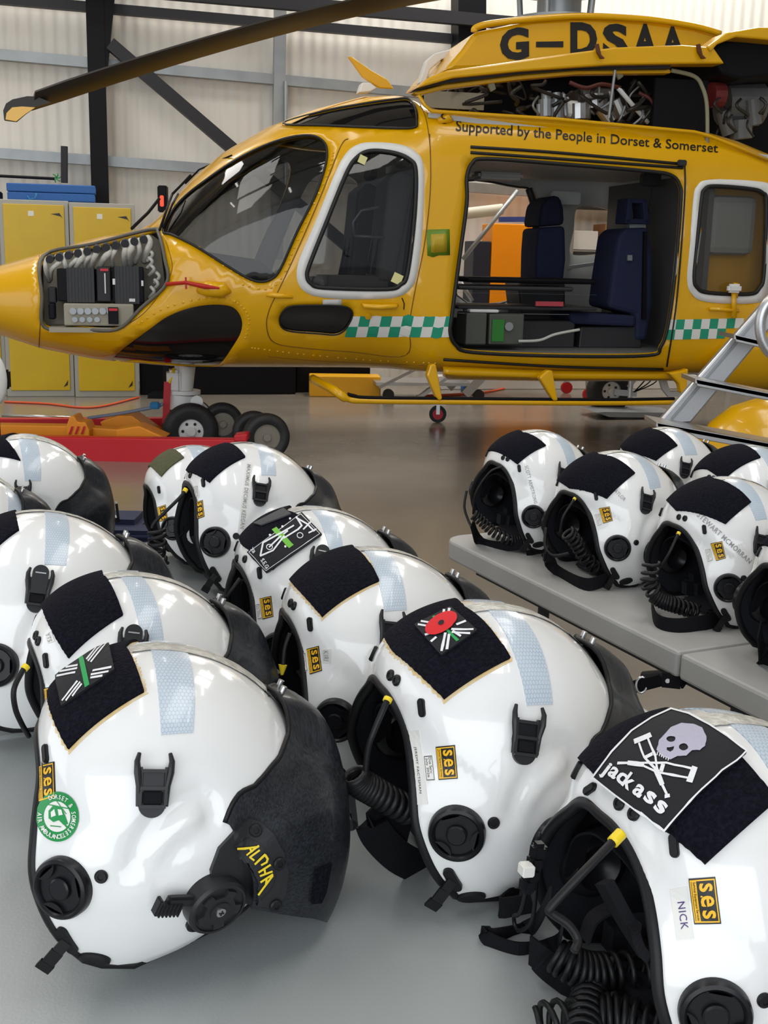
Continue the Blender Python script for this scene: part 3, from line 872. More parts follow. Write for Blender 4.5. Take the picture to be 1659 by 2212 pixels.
M_STEEL2 = mat('dark_grey_steel', (0.030, 0.030, 0.034), 0.5, spec=.25)
M_GALV = mat('galvanised_steel', (0.32, 0.34, 0.35), 0.42, metal=.6, noise=(6, .5, (.24, .26, .27, 1)))
M_CEIL = mat('pale_ceiling_lining', (0.55, 0.54, 0.52), 0.6)
M_ALU = mat('brushed_aluminium', (0.50, 0.50, 0.50), 0.35, metal=.9, bump=(120, .15, .002))
M_RED = mat('red_paint', srgb(190, 12, 30), 0.35)
M_ORG = mat('orange_paint', srgb(226, 140, 20), 0.45)
M_CABY = mat('cabinet_yellow', srgb(208, 174, 4), 0.35, noise=(4, .35, srgb(194, 160, 5)))
M_CABG = mat('cabinet_grey', srgb(168, 168, 160), 0.4)
M_BLUE = mat('blue_foam', srgb(40, 92, 160), 0.6)
M_NAVY = mat('navy_seat_cloth', srgb(30, 36, 66), 0.85)
M_TYRE = mat('tyre_rubber', (0.016, 0.016, 0.017), 0.6, noise=(30, .4, (.03, .03, .03, 1)))
M_WHP = mat('white_enamel', (.72, .72, .70), .35)
WY = math.radians(13.0)
WP = Vector((-3.0, 12.35, 0)); WD = Vector((math.cos(WY), math.sin(WY), 0)); WN = Vector((math.sin(WY), -math.cos(WY), 0))
def on_wall(px, py, off=0.0): return on_plane(px, py, WP + WN*off, WN)
def onp(px, py, yl): return on_y(px, py, yl)
# floor, walls, ceiling
b = MB(); b.add([(-8, -5, 0), (9.5, -5, 0), (9.5, 16, 0), (-8, 16, 0), (-8, -5, -.2), (9.5, -5, -.2), (9.5, 16, -.2), (-8, 16, -.2)], [(0, 1, 2, 3), (7, 6, 5, 4), (0, 4, 5, 1), (1, 5, 6, 2), (2, 6, 7, 3), (3, 7, 4, 0)])
struct(b.build('floor', M_FLOOR))
WM = Matrix.Translation(WP) @ Matrix.Rotation(WY, 4, 'Z')
o = MB(); o.box((2.5, .08, 3.3), (16.6, .12, 6.6)); w = o.build('wall_back', M_CLAD); w.matrix_world = WM; struct(w)
b = MB(); b.box((-7.9, 2.0 + 7.5, 3.3), (.15, 11.0, 6.6)); struct(b.build('wall_left', M_CLAD))
b = MB(); b.box((9.3, 5.5, 3.3), (.15, 21.0, 6.6)); struct(b.build('wall_right', M_CLAD))
b = MB(); b.box((.7, 5.5, 6.55), (17.4, 21.0, .1)); struct(b.build('ceiling', M_CEIL))
# ---- frame of the building
def steel(name, label, cat, m, fn, group=None, kind='structure'):
    b = MB(); fn(b); o = b.build(name, m); o['kind'] = kind; return o
def wpt(px, py, off): return on_wall(px, py, off)
def column_build(b):
    p = wpt(222, 600, .22)
    M = Matrix.Translation(Vector((p.x, p.y, 0))) @ Matrix.Rotation(WY, 4, 'Z')
    for y in (-.11, .11): b.box((0, y, 3.2), (.17, .014, 6.4), M)
    b.box((0, 0, 3.2), (.012, .22, 6.4), M); b.box((0, 0, .01), (.3, .34, .02), M)
    b.prism([(-.085, 0), (.085, 0), (.20, .9), (-.085, .9)], -.11, .11, M @ Matrix.Translation((0, 0, 2.95)) @ Matrix.Rotation(PI/2, 4, 'X'))
steel('trim_1', '', '', M_STEEL, column_build)
def rail_build(px0, py0, px1, py1, h, d, off):
    def f(b):
        a = wpt(px0, py0, off); c = wpt(px1, py1, off); e = (c - a).normalized(); b.bar(a - e*2.0, c + e*7.0, h, d)
    return f
steel('trim_2', '', '', M_GALV, rail_build(60, 124, 700, 182, .10, .10, .08))
steel('trim_3', '', '', M_GALV, rail_build(60, 336, 420, 362, .10, .10, .08))
steel('trim_4', '', '', M_STEEL2, rail_build(60, 4, 700, 60, .09, .09, .16))
steel('trim_5', '', '', M_STEEL2, rail_build(400, -12, 820, 25, .09, .12, .5))
def brace(b): b.bar(wpt(238, 95, .3), wpt(512, 330, .3), .12, .12, up=WN); b.bar(wpt(512, 330, .3), wpt(760, 540, .3), .12, .12, up=WN)
steel('trim_6', '', '', M_STEEL2, brace)
def post(b): b.bar(wpt(605, 20, .12), wpt(598, 560, .12), .12, .10, up=WN)
steel('trim_7', '', '', M_GALV, post)
def conduit(b): b.cyl(wpt(617, 175, .2), wpt(617, 420, .2), .022, n=10)
steel('trim_8', '', '', M_GALV, conduit)
def post2(b): b.bar(wpt(1012, -30, .3), wpt(1012, 200, .3), .30, .28, up=WN)
steel('trim_9', '', '', M_STEEL, post2)
for i in range(5):   # roof purlins seen top right
    b = MB(); z = 5.2 + .0*i; y = 10.2 - i*1.55; b.bar((-2, y + .2, 4.35 + .28*i), (9, y + 2.4, 4.35 + .28*i), .14, .12); struct(b.build('trim_%d' % (10 + i), M_GALV if i % 2 else M_STEEL2))
# no roof panels built: area lamps give the roof daylight and added back-wall fill
# ---- batten lights: real lamps under the roof
M_LAMP = mat('lit_tube', (1, 1, 1), .5, emit=(1, .97, .9, 14))
for i, (x, y) in enumerate([(-3.4, 3.5), (-.6, 3.5), (2.2, 3.5), (-3.4, 7.0), (-.6, 7.0), (2.2, 7.0), (-.6, .6), (2.2, .6)]):
    e = empty('batten_light', (x, y, 5.9), .23); tag(e, 'white batten light hanging under the hangar roof', 'light', 'batten lights under the roof')
    b = MB(); b.box((0, 0, .06), (.14, 1.7, .06)); b.build('lamp_housing', M_WHP, e, bevel=.01)
    b = MB(); b.box((0, 0, .015), (.07, 1.6, .03)); b.build('lamp_tube', M_LAMP, e)

# ---- right-hand folding table
A0 = on_z(952, 1158, TABLE_Z); A1 = on_z(1467, 1410, TABLE_Z); ax = (A1 - A0); ax.z = 0; ax.normalize(); ay = Vector((-ax.y, ax.x, 0))
if ay.x < 0: ay = -ay
def folding_table(label, o3, ax, ay, half, width, m, thick=.045, fold=True, legs=True):
    """o3 = far near-side corner, ax along the length, ay across"""
    M = Matrix(((ax.x, ay.x, 0, o3.x), (ax.y, ay.y, 0, o3.y), (0, 0, 1, 0), (0, 0, 0, 1)))
    if ax.x*ay.y - ax.y*ay.x < 0: pass
    e = bpy.data.objects.new('folding_table', None); COL.objects.link(e); e.location = o3.x, o3.y, 0; e.rotation_euler = (0, 0, math.atan2(ax.y, ax.x)); tag(e, label, 'table')
    sg = 1 if (Matrix.Rotation(math.atan2(ax.y, ax.x), 3, 'Z') @ Vector((0, 1, 0))).dot(ay) > 0 else -1
    for k in range(2):
        b = MB(); r = .055; x0, x1 = k*half + (.003 if k else 0), (k + 1)*half - (.003 if not k else 0); pts = []
        def corner(cx, cy, a0):
            for j in range(7): a = a0 + PI/2*j/6; pts.append((cx + r*math.cos(a), cy + r*math.sin(a)))
        if k == 0: corner(x0 + r, r, PI); pts += [(x1, 0), (x1, width)]; corner(x0 + r, width - r, PI/2)
        else: pts += [(x0, 0)]; corner(x1 - r, r, -PI/2); corner(x1 - r, width - r, 0); pts += [(x0, width)]
        pts = [(p[0], p[1]*sg) for p in pts]
        if sg < 0: pts.reverse()
        b.prism(pts, TABLE_Z - thick, TABLE_Z); o = b.build('tabletop', m, e, bevel=.006)
    if legs:
        for x in (.26, 2*half - .26):
            b = MB(); y0, y1 = .12*sg, (width - .12)*sg
            for y in (y0, y1): b.cyl((x, y, .02), (x, y, TABLE_Z - thick), .0125, n=12)
            b.cyl((x, y0, .03), (x, y1, .03), .0125, n=12); b.cyl((x, y0, TABLE_Z - thick - .03), (x, y1, TABLE_Z - thick - .03), .0125, n=12)
            b.cyl((x, (y0 + y1)/2, TABLE_Z - .3), (half, (y0 + y1)/2, TABLE_Z - thick - .02), .010, n=10)
            b.build('leg_frame', M_STEEL2, e, smooth=False)
        b = MB()
        for y in (.05*sg, (width - .05)*sg): b.bar((.1, y, TABLE_Z - thick - .012), (2*half - .1, y, TABLE_Z - thick - .012), .02, .024)
        b.build('side_rail', M_STEEL2, e)
    return e
M_TBL = mat('speckled_grey_tabletop', (0.40, 0.395, 0.38), 0.5, noise=(7, .5, (.32, .31, .29, 1)), bump=(400, .15, .001))
M_TBL2 = mat('blue_grey_tabletop', (0.36, 0.385, 0.385), 0.36, noise=(3, .4, (.33, .35, .35, 1)), bump=(300, .12, .001))
tr = folding_table('long grey folding table on the right carrying six helmets in two rows', A0, ax, ay, (A1 - A0).length, .80, M_TBL)
# strap and buckle hanging below its fold
b = MB(); p0 = on_z(1475, 1462, TABLE_Z - .05); q = [on_y(1470, 1472, p0.y - .01), on_y(1430, 1468, p0.y), on_y(1385, 1478, p0.y + .02), on_y(1365, 1485, p0.y + .03)]
b.bar(q[0], Vector((q[0].x + .03, q[0].y + .05, TABLE_Z - .046)), .026, .004, up=(0, 1, 0)); b.bar(q[0], q[1], .026, .004, up=(0, 1, 0)); b.bar(q[1], q[3], .022, .004, up=(0, 1, 0)); o = b.build('strap', M_WEB); o.name = 'leather_strap'
tag(o, 'black leather strap with a buckle hanging under the fold of the right table', 'strap')
b = MB(); b.tube([q[2] + Vector((.009*math.cos(a), -.003, .014*math.sin(a))) for a in [2*PI*k/16 for k in range(16)]], .0022, 8, closed=True); b.build('buckle', M_MET, o, smooth=True)
b = MB(); b.cyl(q[1] + Vector((.008, -.006, 0)), q[1] + Vector((.008, .0, 0)), .004, n=12); b.build('rivet', M_MET, o)
# ---- near table
C0 = on_z(692, 1122, TABLE_Z); by = Vector((ax.x, ax.y, 0)); W1 = 1.30
o3 = Vector((C0.x - ay.x*W1, C0.y - ay.y*W1, 0))
tn = folding_table('wide blue-grey folding table in the foreground under the largest helmets', o3, ax, ay, 1.06, W1, M_TBL2, legs=True)
b = MB(); a = on_z(262, 1150, TABLE_Z); 
b.box((a.x, a.y + .02, TABLE_Z + .018), (.10, .12, .036), bevel=.014); b.box((a.x + .03, a.y - .05, TABLE_Z + .012), (.12, .08, .024), bevel=.010); o = b.build('helmet_bag', M_NAVY)
tag(o, 'crumpled dark navy cloth bag lying on the table between two rear helmets', 'bag')

# ---- yellow cabinets
def cabinet(label, pl, pr, ytop, ybot, doors=1):
    off = .55; a = on_z(pl, ybot, 0); c = a + WD*((on_z(pr, ybot + 2, 0) - a).dot(WD)); W = (c - a).length
    h = on_y(pl, ytop, a.y).z
    e = empty('storage_cabinet', (a.x, a.y, 0), WY, label, 'cabinet', 'yellow storage cabinets along the back wall')
    b = MB(); D = .46
    b.box((W/2, D/2, h/2), (W, D, h)); b.build('body', M_CABG, e, bevel=.006)
    b = MB(); b.box((W/2, -.006, h/2 + .01), (W - .075, .016, h - .10)); d = b.build('door', M_CABY, e, bevel=.004)
    b = MB(); b.box((W*.86, -.020, h*.50), (.018, .02, .09), bevel=.003); b.build('handle', M_CABG, d)
    b = MB(); b.prism([(W - .10, .09), (W - .06, .11), (W - .055, .16), (W - .075, .13)], .0145, .0155, Matrix.Rotation(PI/2, 4, 'X')); b.build('corner_mark', M_STB, d)
    b = MB(); b.prism([(W - .16, h - .12), (W - .08, h - .11), (W - .05, h - .16), (W - .07, h - .14)], .0145, .0155, Matrix.Rotation(PI/2, 4, 'X')); b.build('corner_mark', M_STB, d)
    b = MB(); b.box((W*.46, -.0155, h - .12), (.05, .003, .045)); b.build('door_label', M_STW, d)
    return e
cabinet('yellow cabinet with grey frame standing left of the wider yellow ones, cut by picture edge', -120, 14, 426, 855)
cabinet('wide yellow cabinet with blue foam blocks stacked on its top', 16, 161, 430, 857)
cabinet('narrow yellow cabinet, right end of the row beside the dark steel column', 163, 301, 437, 858)
# blue foam, rod and dark bar on top
def on_cab(px, py, back=.25): return on_wall(px, py, 1.02 - back)
ctop = on_cab(100, 432)
for k, (x0, x1, y0, y1, lb) in enumerate([(16, 205, 413, 432, 'blue foam block with a strap loop, bottom one on the yellow cabinet'), (14, 206, 394, 413, 'thinner blue foam block stacked on top of the other one')]):
    a = on_cab(x0, y1, .1); c = on_cab(x1, y1 + 2, .1); t = on_cab(x0, y0, .1); ln = (c - a).length; h = (t - a).z
    e = MB(); e.box((ln/2, .17, h/2), (ln, .34, h - .004)); o = e.build('foam_block', M_BLUE, bevel=.01); o.location = a; o.rotation_euler = (0, 0, WY); tag(o, lb, 'foam block', 'blue foam blocks on the yellow cabinet')
b = MB(); a = on_cab(60, 424, .06); b.tube([a + Vector((0, -.02, 0)), a + Vector((.03, -.04, -.03)), a + Vector((.08, -.04, -.02)), a + Vector((.09, -.02, .03))], .008, 8); o = b.build('strap_loop', mat('cyan_strap', srgb(30, 110, 160), .7), smooth=True); tag(o, 'bright blue strap loop hanging out between the foam blocks', 'strap')
b = MB(); b.bar(on_cab(139, 395, .3), on_cab(139, 316, .3), .055, .05); o = b.build('dark_post', M_STEEL2); tag(o, 'short dark upright bar standing behind the blue foam blocks', 'bar')
b = MB(); b.cyl(on_cab(-20, 379, .3), on_cab(118, 386, .3), .014, n=10); o = b.build('black_rod', M_STEEL); tag(o, 'thin black rod lying level above the blue foam blocks', 'rod')
b = MB(); p = on_cab(122, 384, .3)
for k in range(6): a = k*1.05; b.tube([p, p + Vector((.03*math.cos(a), 0, .03*math.sin(a))), p + Vector((.045*math.cos(a + .3), 0, .045*math.sin(a + .3)))], .006, 6)
o = b.build('green_tag', mat('green_ribbon', srgb(50, 150, 80), .6), smooth=True); tag(o, 'green ribbon tied at the end of the black rod', 'ribbon')
b = MB(); a = on_cab(-5, 424, .2); b.box((a.x - .08, a.y, a.z), (.2, .2, .09), bevel=.01); o = b.build('dark_box', M_STEEL2); tag(o, 'small dark box on the cabinet at the left picture edge', 'box')
# red light and dark fitting behind the nose
b = MB(); p = on_wall(352, 430, 1.4); b.box((p.x, p.y, p.z), (.085, .1, .24), bevel=.01); o = b.build('wall_charger', M_STEEL); tag(o, 'dark unit with a red lamp on a stand behind the helicopter nose', 'charger')
b = MB(); b.box((p.x + .0, p.y - .055, p.z - .02), (.035, .02, .10), bevel=.006); b.build('red_lamp', mat('red_lens', srgb(230, 50, 30), .4, emit=(1, .12, .05, .6)), o)
b = MB(); b.box((p.x, p.y, p.z/2 - .075), (.05, .05, p.z - .15)); b.box((p.x, p.y, .02), (.3, .3, .04)); b.build('stand', M_STEEL, o)
# low dark boxes / white plinth along the wall seen under the fuselage
def floor_box(name, label, cat, px0, px1, ybot, ytop, depth, m, parent=None, bev=.01, rot=WY):
    a = on_z(px0, ybot, 0); d = Vector((math.cos(rot), math.sin(rot), 0)); c = on_z(px1, ybot, 0); W = (c - a).length; h = on_y(px0, ytop, a.y).z
    b = MB(); b.box((W/2, depth/2, h/2), (W, depth, h)); o = b.build(name, m, bevel=bev); o.location = (a.x, a.y, 0); o.rotation_euler = (0, 0, rot); tag(o, label, cat); return o
floor_box('equipment_case', 'long matt black case on the floor behind the nose wheel', 'case', 304, 640, 853, 770, .5, M_STEEL)
floor_box('equipment_case', 'black case standing behind the orange box under the fuselage', 'case', 640, 800, 848, 775, .4, M_STEEL)
o = floor_box('tool_chest', 'low yellow-orange chest under the helicopter doors', 'chest', 669, 820, 857, 812, .28, mat('amber_chest', srgb(228, 168, 20), .4), rot=.1)
floor_box('plinth', 'long low white plinth on the floor along the back wall', 'plinth', 930, 1520, 842, 812, .18, M_WHP)
floor_box('crate', 'small blue crate at the near corner of the white plinth', 'crate', 1000, 1013, 846, 824, .10, M_BLUE)
# orange flammables cupboard and shelving seen through the cabin
o = floor_box('hazard_cupboard', 'bright orange cupboard with a red diamond mark seen through the cabin', 'cupboard', 1050, 1200, 836, 482, .38, mat('orange_cupboard', srgb(250, 150, 10), .4))
b = MB(); b.box((.47, -.006, .92), (.008, .01, 1.75)); b.build('door_gap', M_STB, o)
b = MB(); c_ = .58; b.prism([(c_, 1.22), (c_ + .07, 1.29), (c_, 1.36), (c_ - .07, 1.29)], .004, .008, Matrix.Rotation(PI/2, 4, 'X')); b.build('diamond_mark', M_RED, o)
floor_box('tall_locker', 'dark blue-black locker beside the orange cupboard', 'locker', 1012, 1048, 836, 520, .35, mat('dark_locker', srgb(30, 36, 52), .5))
e = empty('storage_rack', (0, 0, 0), 0, 'shelving rack with cardboard boxes behind the open cabin', 'rack')
a = on_z(1215, 838, 0); RM = Matrix.Translation(a) @ Matrix.Rotation(WY, 4, 'Z'); e.matrix_world = RM
b = MB()
for x in (0, 1.0, 2.0, 3.0):
    for y in (0, .5): b.box((x, y, 1.05), (.05, .05, 2.1))
b.build('upright', M_GALV, e)
for z in (.35, .95, 1.45, 1.95):
    b = MB(); b.box((1.5, .25, z), (3.05, .5, .04)); b.build('shelf', M_STEEL2, e)
M_CARD = mat('brown_cardboard', srgb(176, 128, 84), .8)
for i, (x, z, w_, h_) in enumerate([(.25, .99, .34, .26), (.62, .99, .26, .20), (1.2, .99, .4, .3), (.2, 1.49, .28, .2), (.6, 1.49, .36, .28), (1.3, 1.49, .5, .3), (.35, 1.99, .5, .22), (1.5, 1.99, .5, .3), (2.2, .99, .4, .3), (2.3, 1.49, .5, .25), (2.6, 1.99, .4, .3), (.3, .39, .4, .35), (1.3, .39, .5, .3)]):
    b = MB(); b.box((0, 0, h_/2), (w_, .34, h_)); o = b.build('cardboard_box', M_CARD if i % 4 != 3 else M_WHP, bevel=.004); o.matrix_world = RM @ Matrix.Translation((x, .24, z)); tag(o, 'cardboard box on the rack behind the cabin', 'box', 'boxes on the storage rack')
b = MB(); b.cyl(on_wall(1000, 462, 1.2), on_wall(1085, 452, 1.2), .055, n=16); o = b.build('rolled_tube', mat('cream_wrap', srgb(210, 205, 190), .6), auto=40); tag(o, 'cream wrapped roll lying level behind the cabin opening', 'roll')
b = MB(); b.bar(on_wall(1080, 474, 1.1), on_wall(1150, 474, 1.1), .09, .05); o = b.build('blue_carton', mat('blue_carton', srgb(60, 80, 160), .6)); tag(o, 'flat blue carton on top of the orange cupboard', 'carton')
# small step ladder beyond the cabin
def steps(label, P, M, wid, n_tr, name='step_ladder', rise=.24, run=.24, wheels=True):
    e = bpy.data.objects.new(name, None); COL.objects.link(e); e.matrix_world = M; tag(e, label, 'ladder')
    for s in (-1, 1):
        b = MB(); b.bar((0, s*wid/2, .06), (run*n_tr, s*wid/2, rise*n_tr), .09, .035, up=(0, 1, 0)); b.build('stringer', M_ALU, e)
        b = MB(); b.bar((run*n_tr, s*wid/2, rise*n_tr), (run*n_tr + .1, s*wid/2, .08), .05, .035, up=(0, 1, 0)); b.build('rear_leg', M_ALU, e)
    for k in range(1, n_tr + 1):
        b = MB(); b.box((run*k, 0, rise*k), (.24 if k < n_tr else .5, wid, .03)); b.build('tread', M_ALU, e, bevel=.004)
    if wheels:
        for s in (-1, 1):
            b = MB(); b.cyl((run*n_tr + .1, s*wid/2 - .02, .06), (run*n_tr + .1, s*wid/2 + .02, .06), .06, n=20); b.build('castor', M_RED, e)
    return e
p = on_z(985, 858, 0); steps('small aluminium steps standing on the far side of the cabin', None, Matrix.Translation((p.x, p.y, 0)) @ Matrix.Rotation(WY, 4, 'Z'), .6, 5, rise=.26)
b = MB(); b.cyl(on_wall(1000, 560, 1.6), on_wall(1118, 412, 1.6), .022, n=10); b.cyl(on_wall(995, 610, 1.6), on_wall(1020, 650, 1.6), .022, n=10); o = b.build('handrail', M_GALV, smooth=True); tag(o, 'slanting galvanised handrail pole seen through the cabin', 'handrail')
# trolley under the fuselage
p = on_z(838, 864, 0); e = empty('aluminium_trolley', (p.x, p.y, 0), .15, 'small aluminium trolley with castors under the fuselage', 'trolley')
b = MB(); b.box((.35, .2, .16), (.95, .5, .03)); b.bar((-.1, -.05, .13), (.25, .0, .30), .05, .03); b.bar((.28, -.05, .02), (.62, -.05, .27), .10, .03); b.build('frame', M_ALU, e)
for x in (.0, .9):
    b = MB(); b.cyl((x, -.04, .055), (x, 0, .055), .055, n=20); b.build('castor', M_TYRE, e)
p = on_z(945, 913, 0); e = empty('castor_jack', (p.x, p.y, 0), 0, 'single red-centred castor wheel on a bracket below the step tube', 'castor')
b = MB(); b.lathe([(.0001, -.02), (.072, -.02), (.074, 0), (.072, .02), (.0001, .02)], Matrix.Translation((0, 0, .074)) @ Matrix.Rotation(PI/2, 4, 'X'), n=28, closed_ends=False); b.build('tyre', M_TYRE, e, smooth=False)
b = MB(); b.cyl((0, -.026, .074), (0, .026, .074), .045, n=24); b.build('hub', M_RED, e)
b = MB(); b.bar((0, -.03, .074), (.0, -.03, .16), .03, .006, up=(0, 1, 0)); b.bar((0, .03, .074), (.0, .03, .16), .03, .006, up=(0, 1, 0)); b.box((0, 0, .165), (.12, .09, .02)); b.cyl((0, 0, .17), (0, 0, .30), .02, n=12); b.build('bracket', M_ALU, e)
# white helmet-like float at far left edge
p = on_y(-16, 820, 6.0); e = empty('equipment_stand', (p.x, p.y, 0), 0, 'black stand holding a white rounded pod at the left picture edge', 'stand')
b = MB(); b.lathe([(.0001, -.05), (.05, -.045), (.085, -.02), (.095, 0), (.085, .02), (.05, .045), (.0001, .05)], Matrix.Translation((0, 0, p.z)) @ Matrix.Rotation(PI/2, 4, 'X') @ Matrix.Diagonal((.8, 1.5, 1, 1)), n=32, closed_ends=False); b.build('pod', M_WHP, e, smooth=True)
b = MB(); b.box((.055, .03, p.z), (.05, .05, .10), bevel=.01); b.box((-.02, .05, p.z/2), (.05, .04, p.z)); b.box((-.02, .05, .02), (.3, .3, .04)); b.build('pole', M_STEEL, e)
# floor cable
b = MB(); b.tube(catmull([on_z(1350, 818, .01), on_z(1240, 826, .01), on_z(1130, 832, .01), on_z(1040, 848, .01), on_z(900, 856, .01)], 8), .012, 6); o = b.build('floor_cable', mat('orange_flex', srgb(220, 90, 50), .5), smooth=True); tag(o, 'orange cable trailing over the floor below the cabin', 'cable')
b = MB(); b.tube(catmull([on_z(300, 858, .01), on_z(200, 880, .01), on_z(100, 872, .01), on_z(10, 868, .01)], 8), .010, 6); o = b.build('floor_cable', MATS['orange_flex'], smooth=True); tag(o, 'orange cable trailing over the floor before the yellow cabinets', 'cable')
# ================================================================ helicopter
HY = math.radians(12.0); HO = Vector((-1.43, 8.43, 0))
HM = Matrix.Translation(HO) @ Matrix.Rotation(HY, 4, 'Z'); HMi = HM.inverted()
M_YELP = mat('yellow_gloss_paint', srgb(224, 168, 0), 0.24, coat=.35)
M_GREY_IN = mat('grey_cabin_lining', (0.50, 0.505, 0.49), 0.6)
M_DKGREY = mat('dark_grey_fitting', (.03, .03, .032), .5)
M_SEAL = mat('black_door_seal', (.008, .008, .008), .5)
M_DTEAL = mat('green_check', srgb(36, 150, 118), .35)
M_WHS = mat('white_marking', (.74, .74, .72), .3)
M_CREAM = mat('cream_anti_glare', srgb(250, 205, 130), .35)
def glass(name, tint, gl=.08):
    m = bpy.data.materials.new(name); m.use_nodes = True; nt = m.node_tree; nt.nodes.clear(); L = nt.links.new
    out = nt.nodes.new('ShaderNodeOutputMaterial'); t = nt.nodes.new('ShaderNodeBsdfTransparent'); t.inputs[0].default_value = (*tint, 1)
    g = nt.nodes.new('ShaderNodeBsdfGlossy'); g.inputs['Roughness'].default_value = .03; f = nt.nodes.new('ShaderNodeFresnel'); f.inputs[0].default_value = 1.5
    mx = nt.nodes.new('ShaderNodeMixShader'); L(f.outputs[0], mx.inputs[0]); L(t.outputs[0], mx.inputs[1]); L(g.outputs[0], mx.inputs[2]); L(mx.outputs[0], out.inputs[0]); return m
M_GLASS = glass('clear_perspex', (.46, .47, .47)); M_GLASSD = mat('dark_tinted_perspex', (.006, .006, .007), .06, spec=.7, noise=(3, .3, (.012, .011, .010, 1)))
def hl(px, py, y):
    """helicopter-frame point where the view ray crosses the plane at local y"""
    o = HMi @ CAMP; d = HMi.to_3x3() @ ray(px, py); t = (y - o.y)/d.y; return o + d*t
# stations: pixel x, top pixel y, bottom pixel y, half width
_st = [(-150, 620, 690, .26), (-90, 598, 705, .38), (0, 572, 735, .52), (80, 549, 764, .64), (200, 514, 790, .77), (330, 487, 803, .87), (372, 439, 807, .90), (430, 372, 809, .94), (500, 314, 811, .98), (600, 258, 811, 1.01), (700, 222, 811, 1.03),
       (800, 195, 811, 1.04), (870, 194, 811, 1.04), (925, 233, 811, 1.04), (1200, 254, 815, 1.04), (1500, 282, 814, 1.04), (1560, 300, 814, 1.04), (1660, 342, 813, 1.03), (1800, 362, 812, 1.02), (2100, 390, 805, .96)]
NPX = [(-150, 2.3), (80, 2.5), (500, 2.8), (800, 3.2), (900, 4.0), (930, 6.5), (2200, 6.5)]
STA = []
for (x, yt, yb, w) in _st:
    a = hl(x, yt, -w*.62); c = hl(x, yb, -w*.80); nn = next((n0 + (n1 - n0)*(x - x0)/(x1 - x0) for (x0, n0), (x1, n1) in zip(NPX, NPX[1:]) if x0 <= x <= x1), 2.3); STA.append((a.x*.5 + c.x*.5, a.z, c.z, w, nn))
STA.insert(0, (STA[0][0] - .12, (STA[0][1] + STA[0][2])/2 + .06, (STA[0][1] + STA[0][2])/2 - .06, .10, 2.3))
def sta(x):
    S = STA
    if x <= S[0][0]: return S[0][1:]
    for a, c in zip(S, S[1:]):
        if x <= c[0]:
            t = (x - a[0])/(c[0] - a[0]); return tuple(a[i]*(1 - t) + c[i]*t for i in (1, 2, 3, 4))
    return S[-1][1:]
def sxt(x, th, side=-1, off=0.0):
    zt, zb, w, NH = sta(x); zc = (zt + zb)/2; h = (zt - zb)/2; s, c = math.sin(th), max(0.0, math.cos(th)); e = 2/NH
    return Vector((x, side*((w + off)*c**e), zc + (h + off)*math.copysign(abs(s)**e, s)))
def xz_th(x, z):
    zt, zb, w, NH = sta(x); zc = (zt + zb)/2; h = (zt - zb)/2; t = max(-.9999, min(.9999, (z - zc)/h)); return math.asin(math.copysign(abs(t)**(NH/2), t))
def hs(px, py, side=-1):
    """(x, theta) of the skin point seen at a pixel"""
    y = side*1.0
    for _ in range(14):
        p = hl(px, py, y); q = sxt(p.x, xz_th(p.x, p.z), side); y = y*.4 + q.y*.6
    return p.x, xz_th(p.x, p.z)
TS = 1.05
def px_dens(pts, k=5, smooth=True):
    P = [(p[0], p[1], 0) for p in pts]
    return [(v.x, v.y) for v in (catmull(P, k, closed=True) if smooth else densify3(P))]
def to_xt(pts, side=-1, smooth=True, k=5):
    pp = px_dens(pts, k) if smooth else [tuple(v) for v in densify([Vector(p) for p in pts], 25)]
    out = []
    for (a, c) in pp:
        x, t = hs(a, c, side); out.append(Vector((x, t*TS)))
    return out
def skin_patch(name, outline, m, parent, off=0.0, thick=0.0, holes=(), step=.06, side=-1, inner=None, xt=False, smooth=True):
    o2 = outline if xt else to_xt(outline, side, smooth)
    h2 = [h if xt and isinstance(h[0], Vector) else h for h in holes]
    v, f = tri_region(o2, h2, step)
    vs = [sxt(p.x, p.y/TS, side, off) for p in v]
    if side < 0: f = [t for t in f]
    else: f = [tuple(reversed(t)) for t in f]
    o = mk(name, vs, f, m, parent)
    if thick:
        if inner is not None: o.data.materials.append(inner)
        s = o.modifiers.new('solid', 'SOLIDIFY'); s.thickness = thick; s.offset = -1.0
        if inner is not None: s.material_offset = 1
    return o
H_ = empty('helicopter', mw=HM, label='yellow rescue helicopter with open cabin, nose and engine bays, parked in the hangar', cat='helicopter')
# outline shapes in photo pixels
W_COCK = [(352, 500), (370, 460), (400, 425), (450, 386), (510, 346), (570, 316), (625, 298), (672, 294), (699, 307), (706, 332), (700, 368), (680, 425), (642, 500), (606, 580), (585, 603), (560, 608), (530, 598), (480, 568), (420, 531), (372, 508)]
W_ROOF = [(612, 268), (700, 241), (780, 226), (850, 216), (882, 215), (897, 235), (900, 262), (890, 277), (800, 276), (700, 272)]
W_DOOR = [(663, 595), (670, 568), (702, 488), (747, 378), (770, 342), (800, 327), (850, 331), (885, 346), (898, 372), (895, 470), (880, 590), (865, 614), (835, 624), (700, 621), (672, 612)]
W_DOORS = [(641, 600), (647, 558), (682, 478), (722, 378), (745, 335), (768, 315), (800, 308), (860, 312), (897, 328), (915, 365), (912, 500), (901, 590), (885, 625), (848, 643), (760, 646), (690, 641), (655, 627)]
W_PILL = [(604, 692), (614, 669), (640, 660), (730, 660), (757, 668), (760, 685), (745, 711), (725, 722), (690, 720), (620, 713)]
W_CHIN = [(243, 775), (330, 706), (370, 680), (420, 663), (470, 658), (505, 665), (522, 690), (520, 720), (500, 755), (478, 785), (455, 792), (380, 789), (300, 781)]
W_NOSE = [(93, 554), (200, 528), (325, 497), (343, 507), (356, 560), (360, 612), (305, 665), (252, 711), (170, 709), (96, 706), (91, 640)]
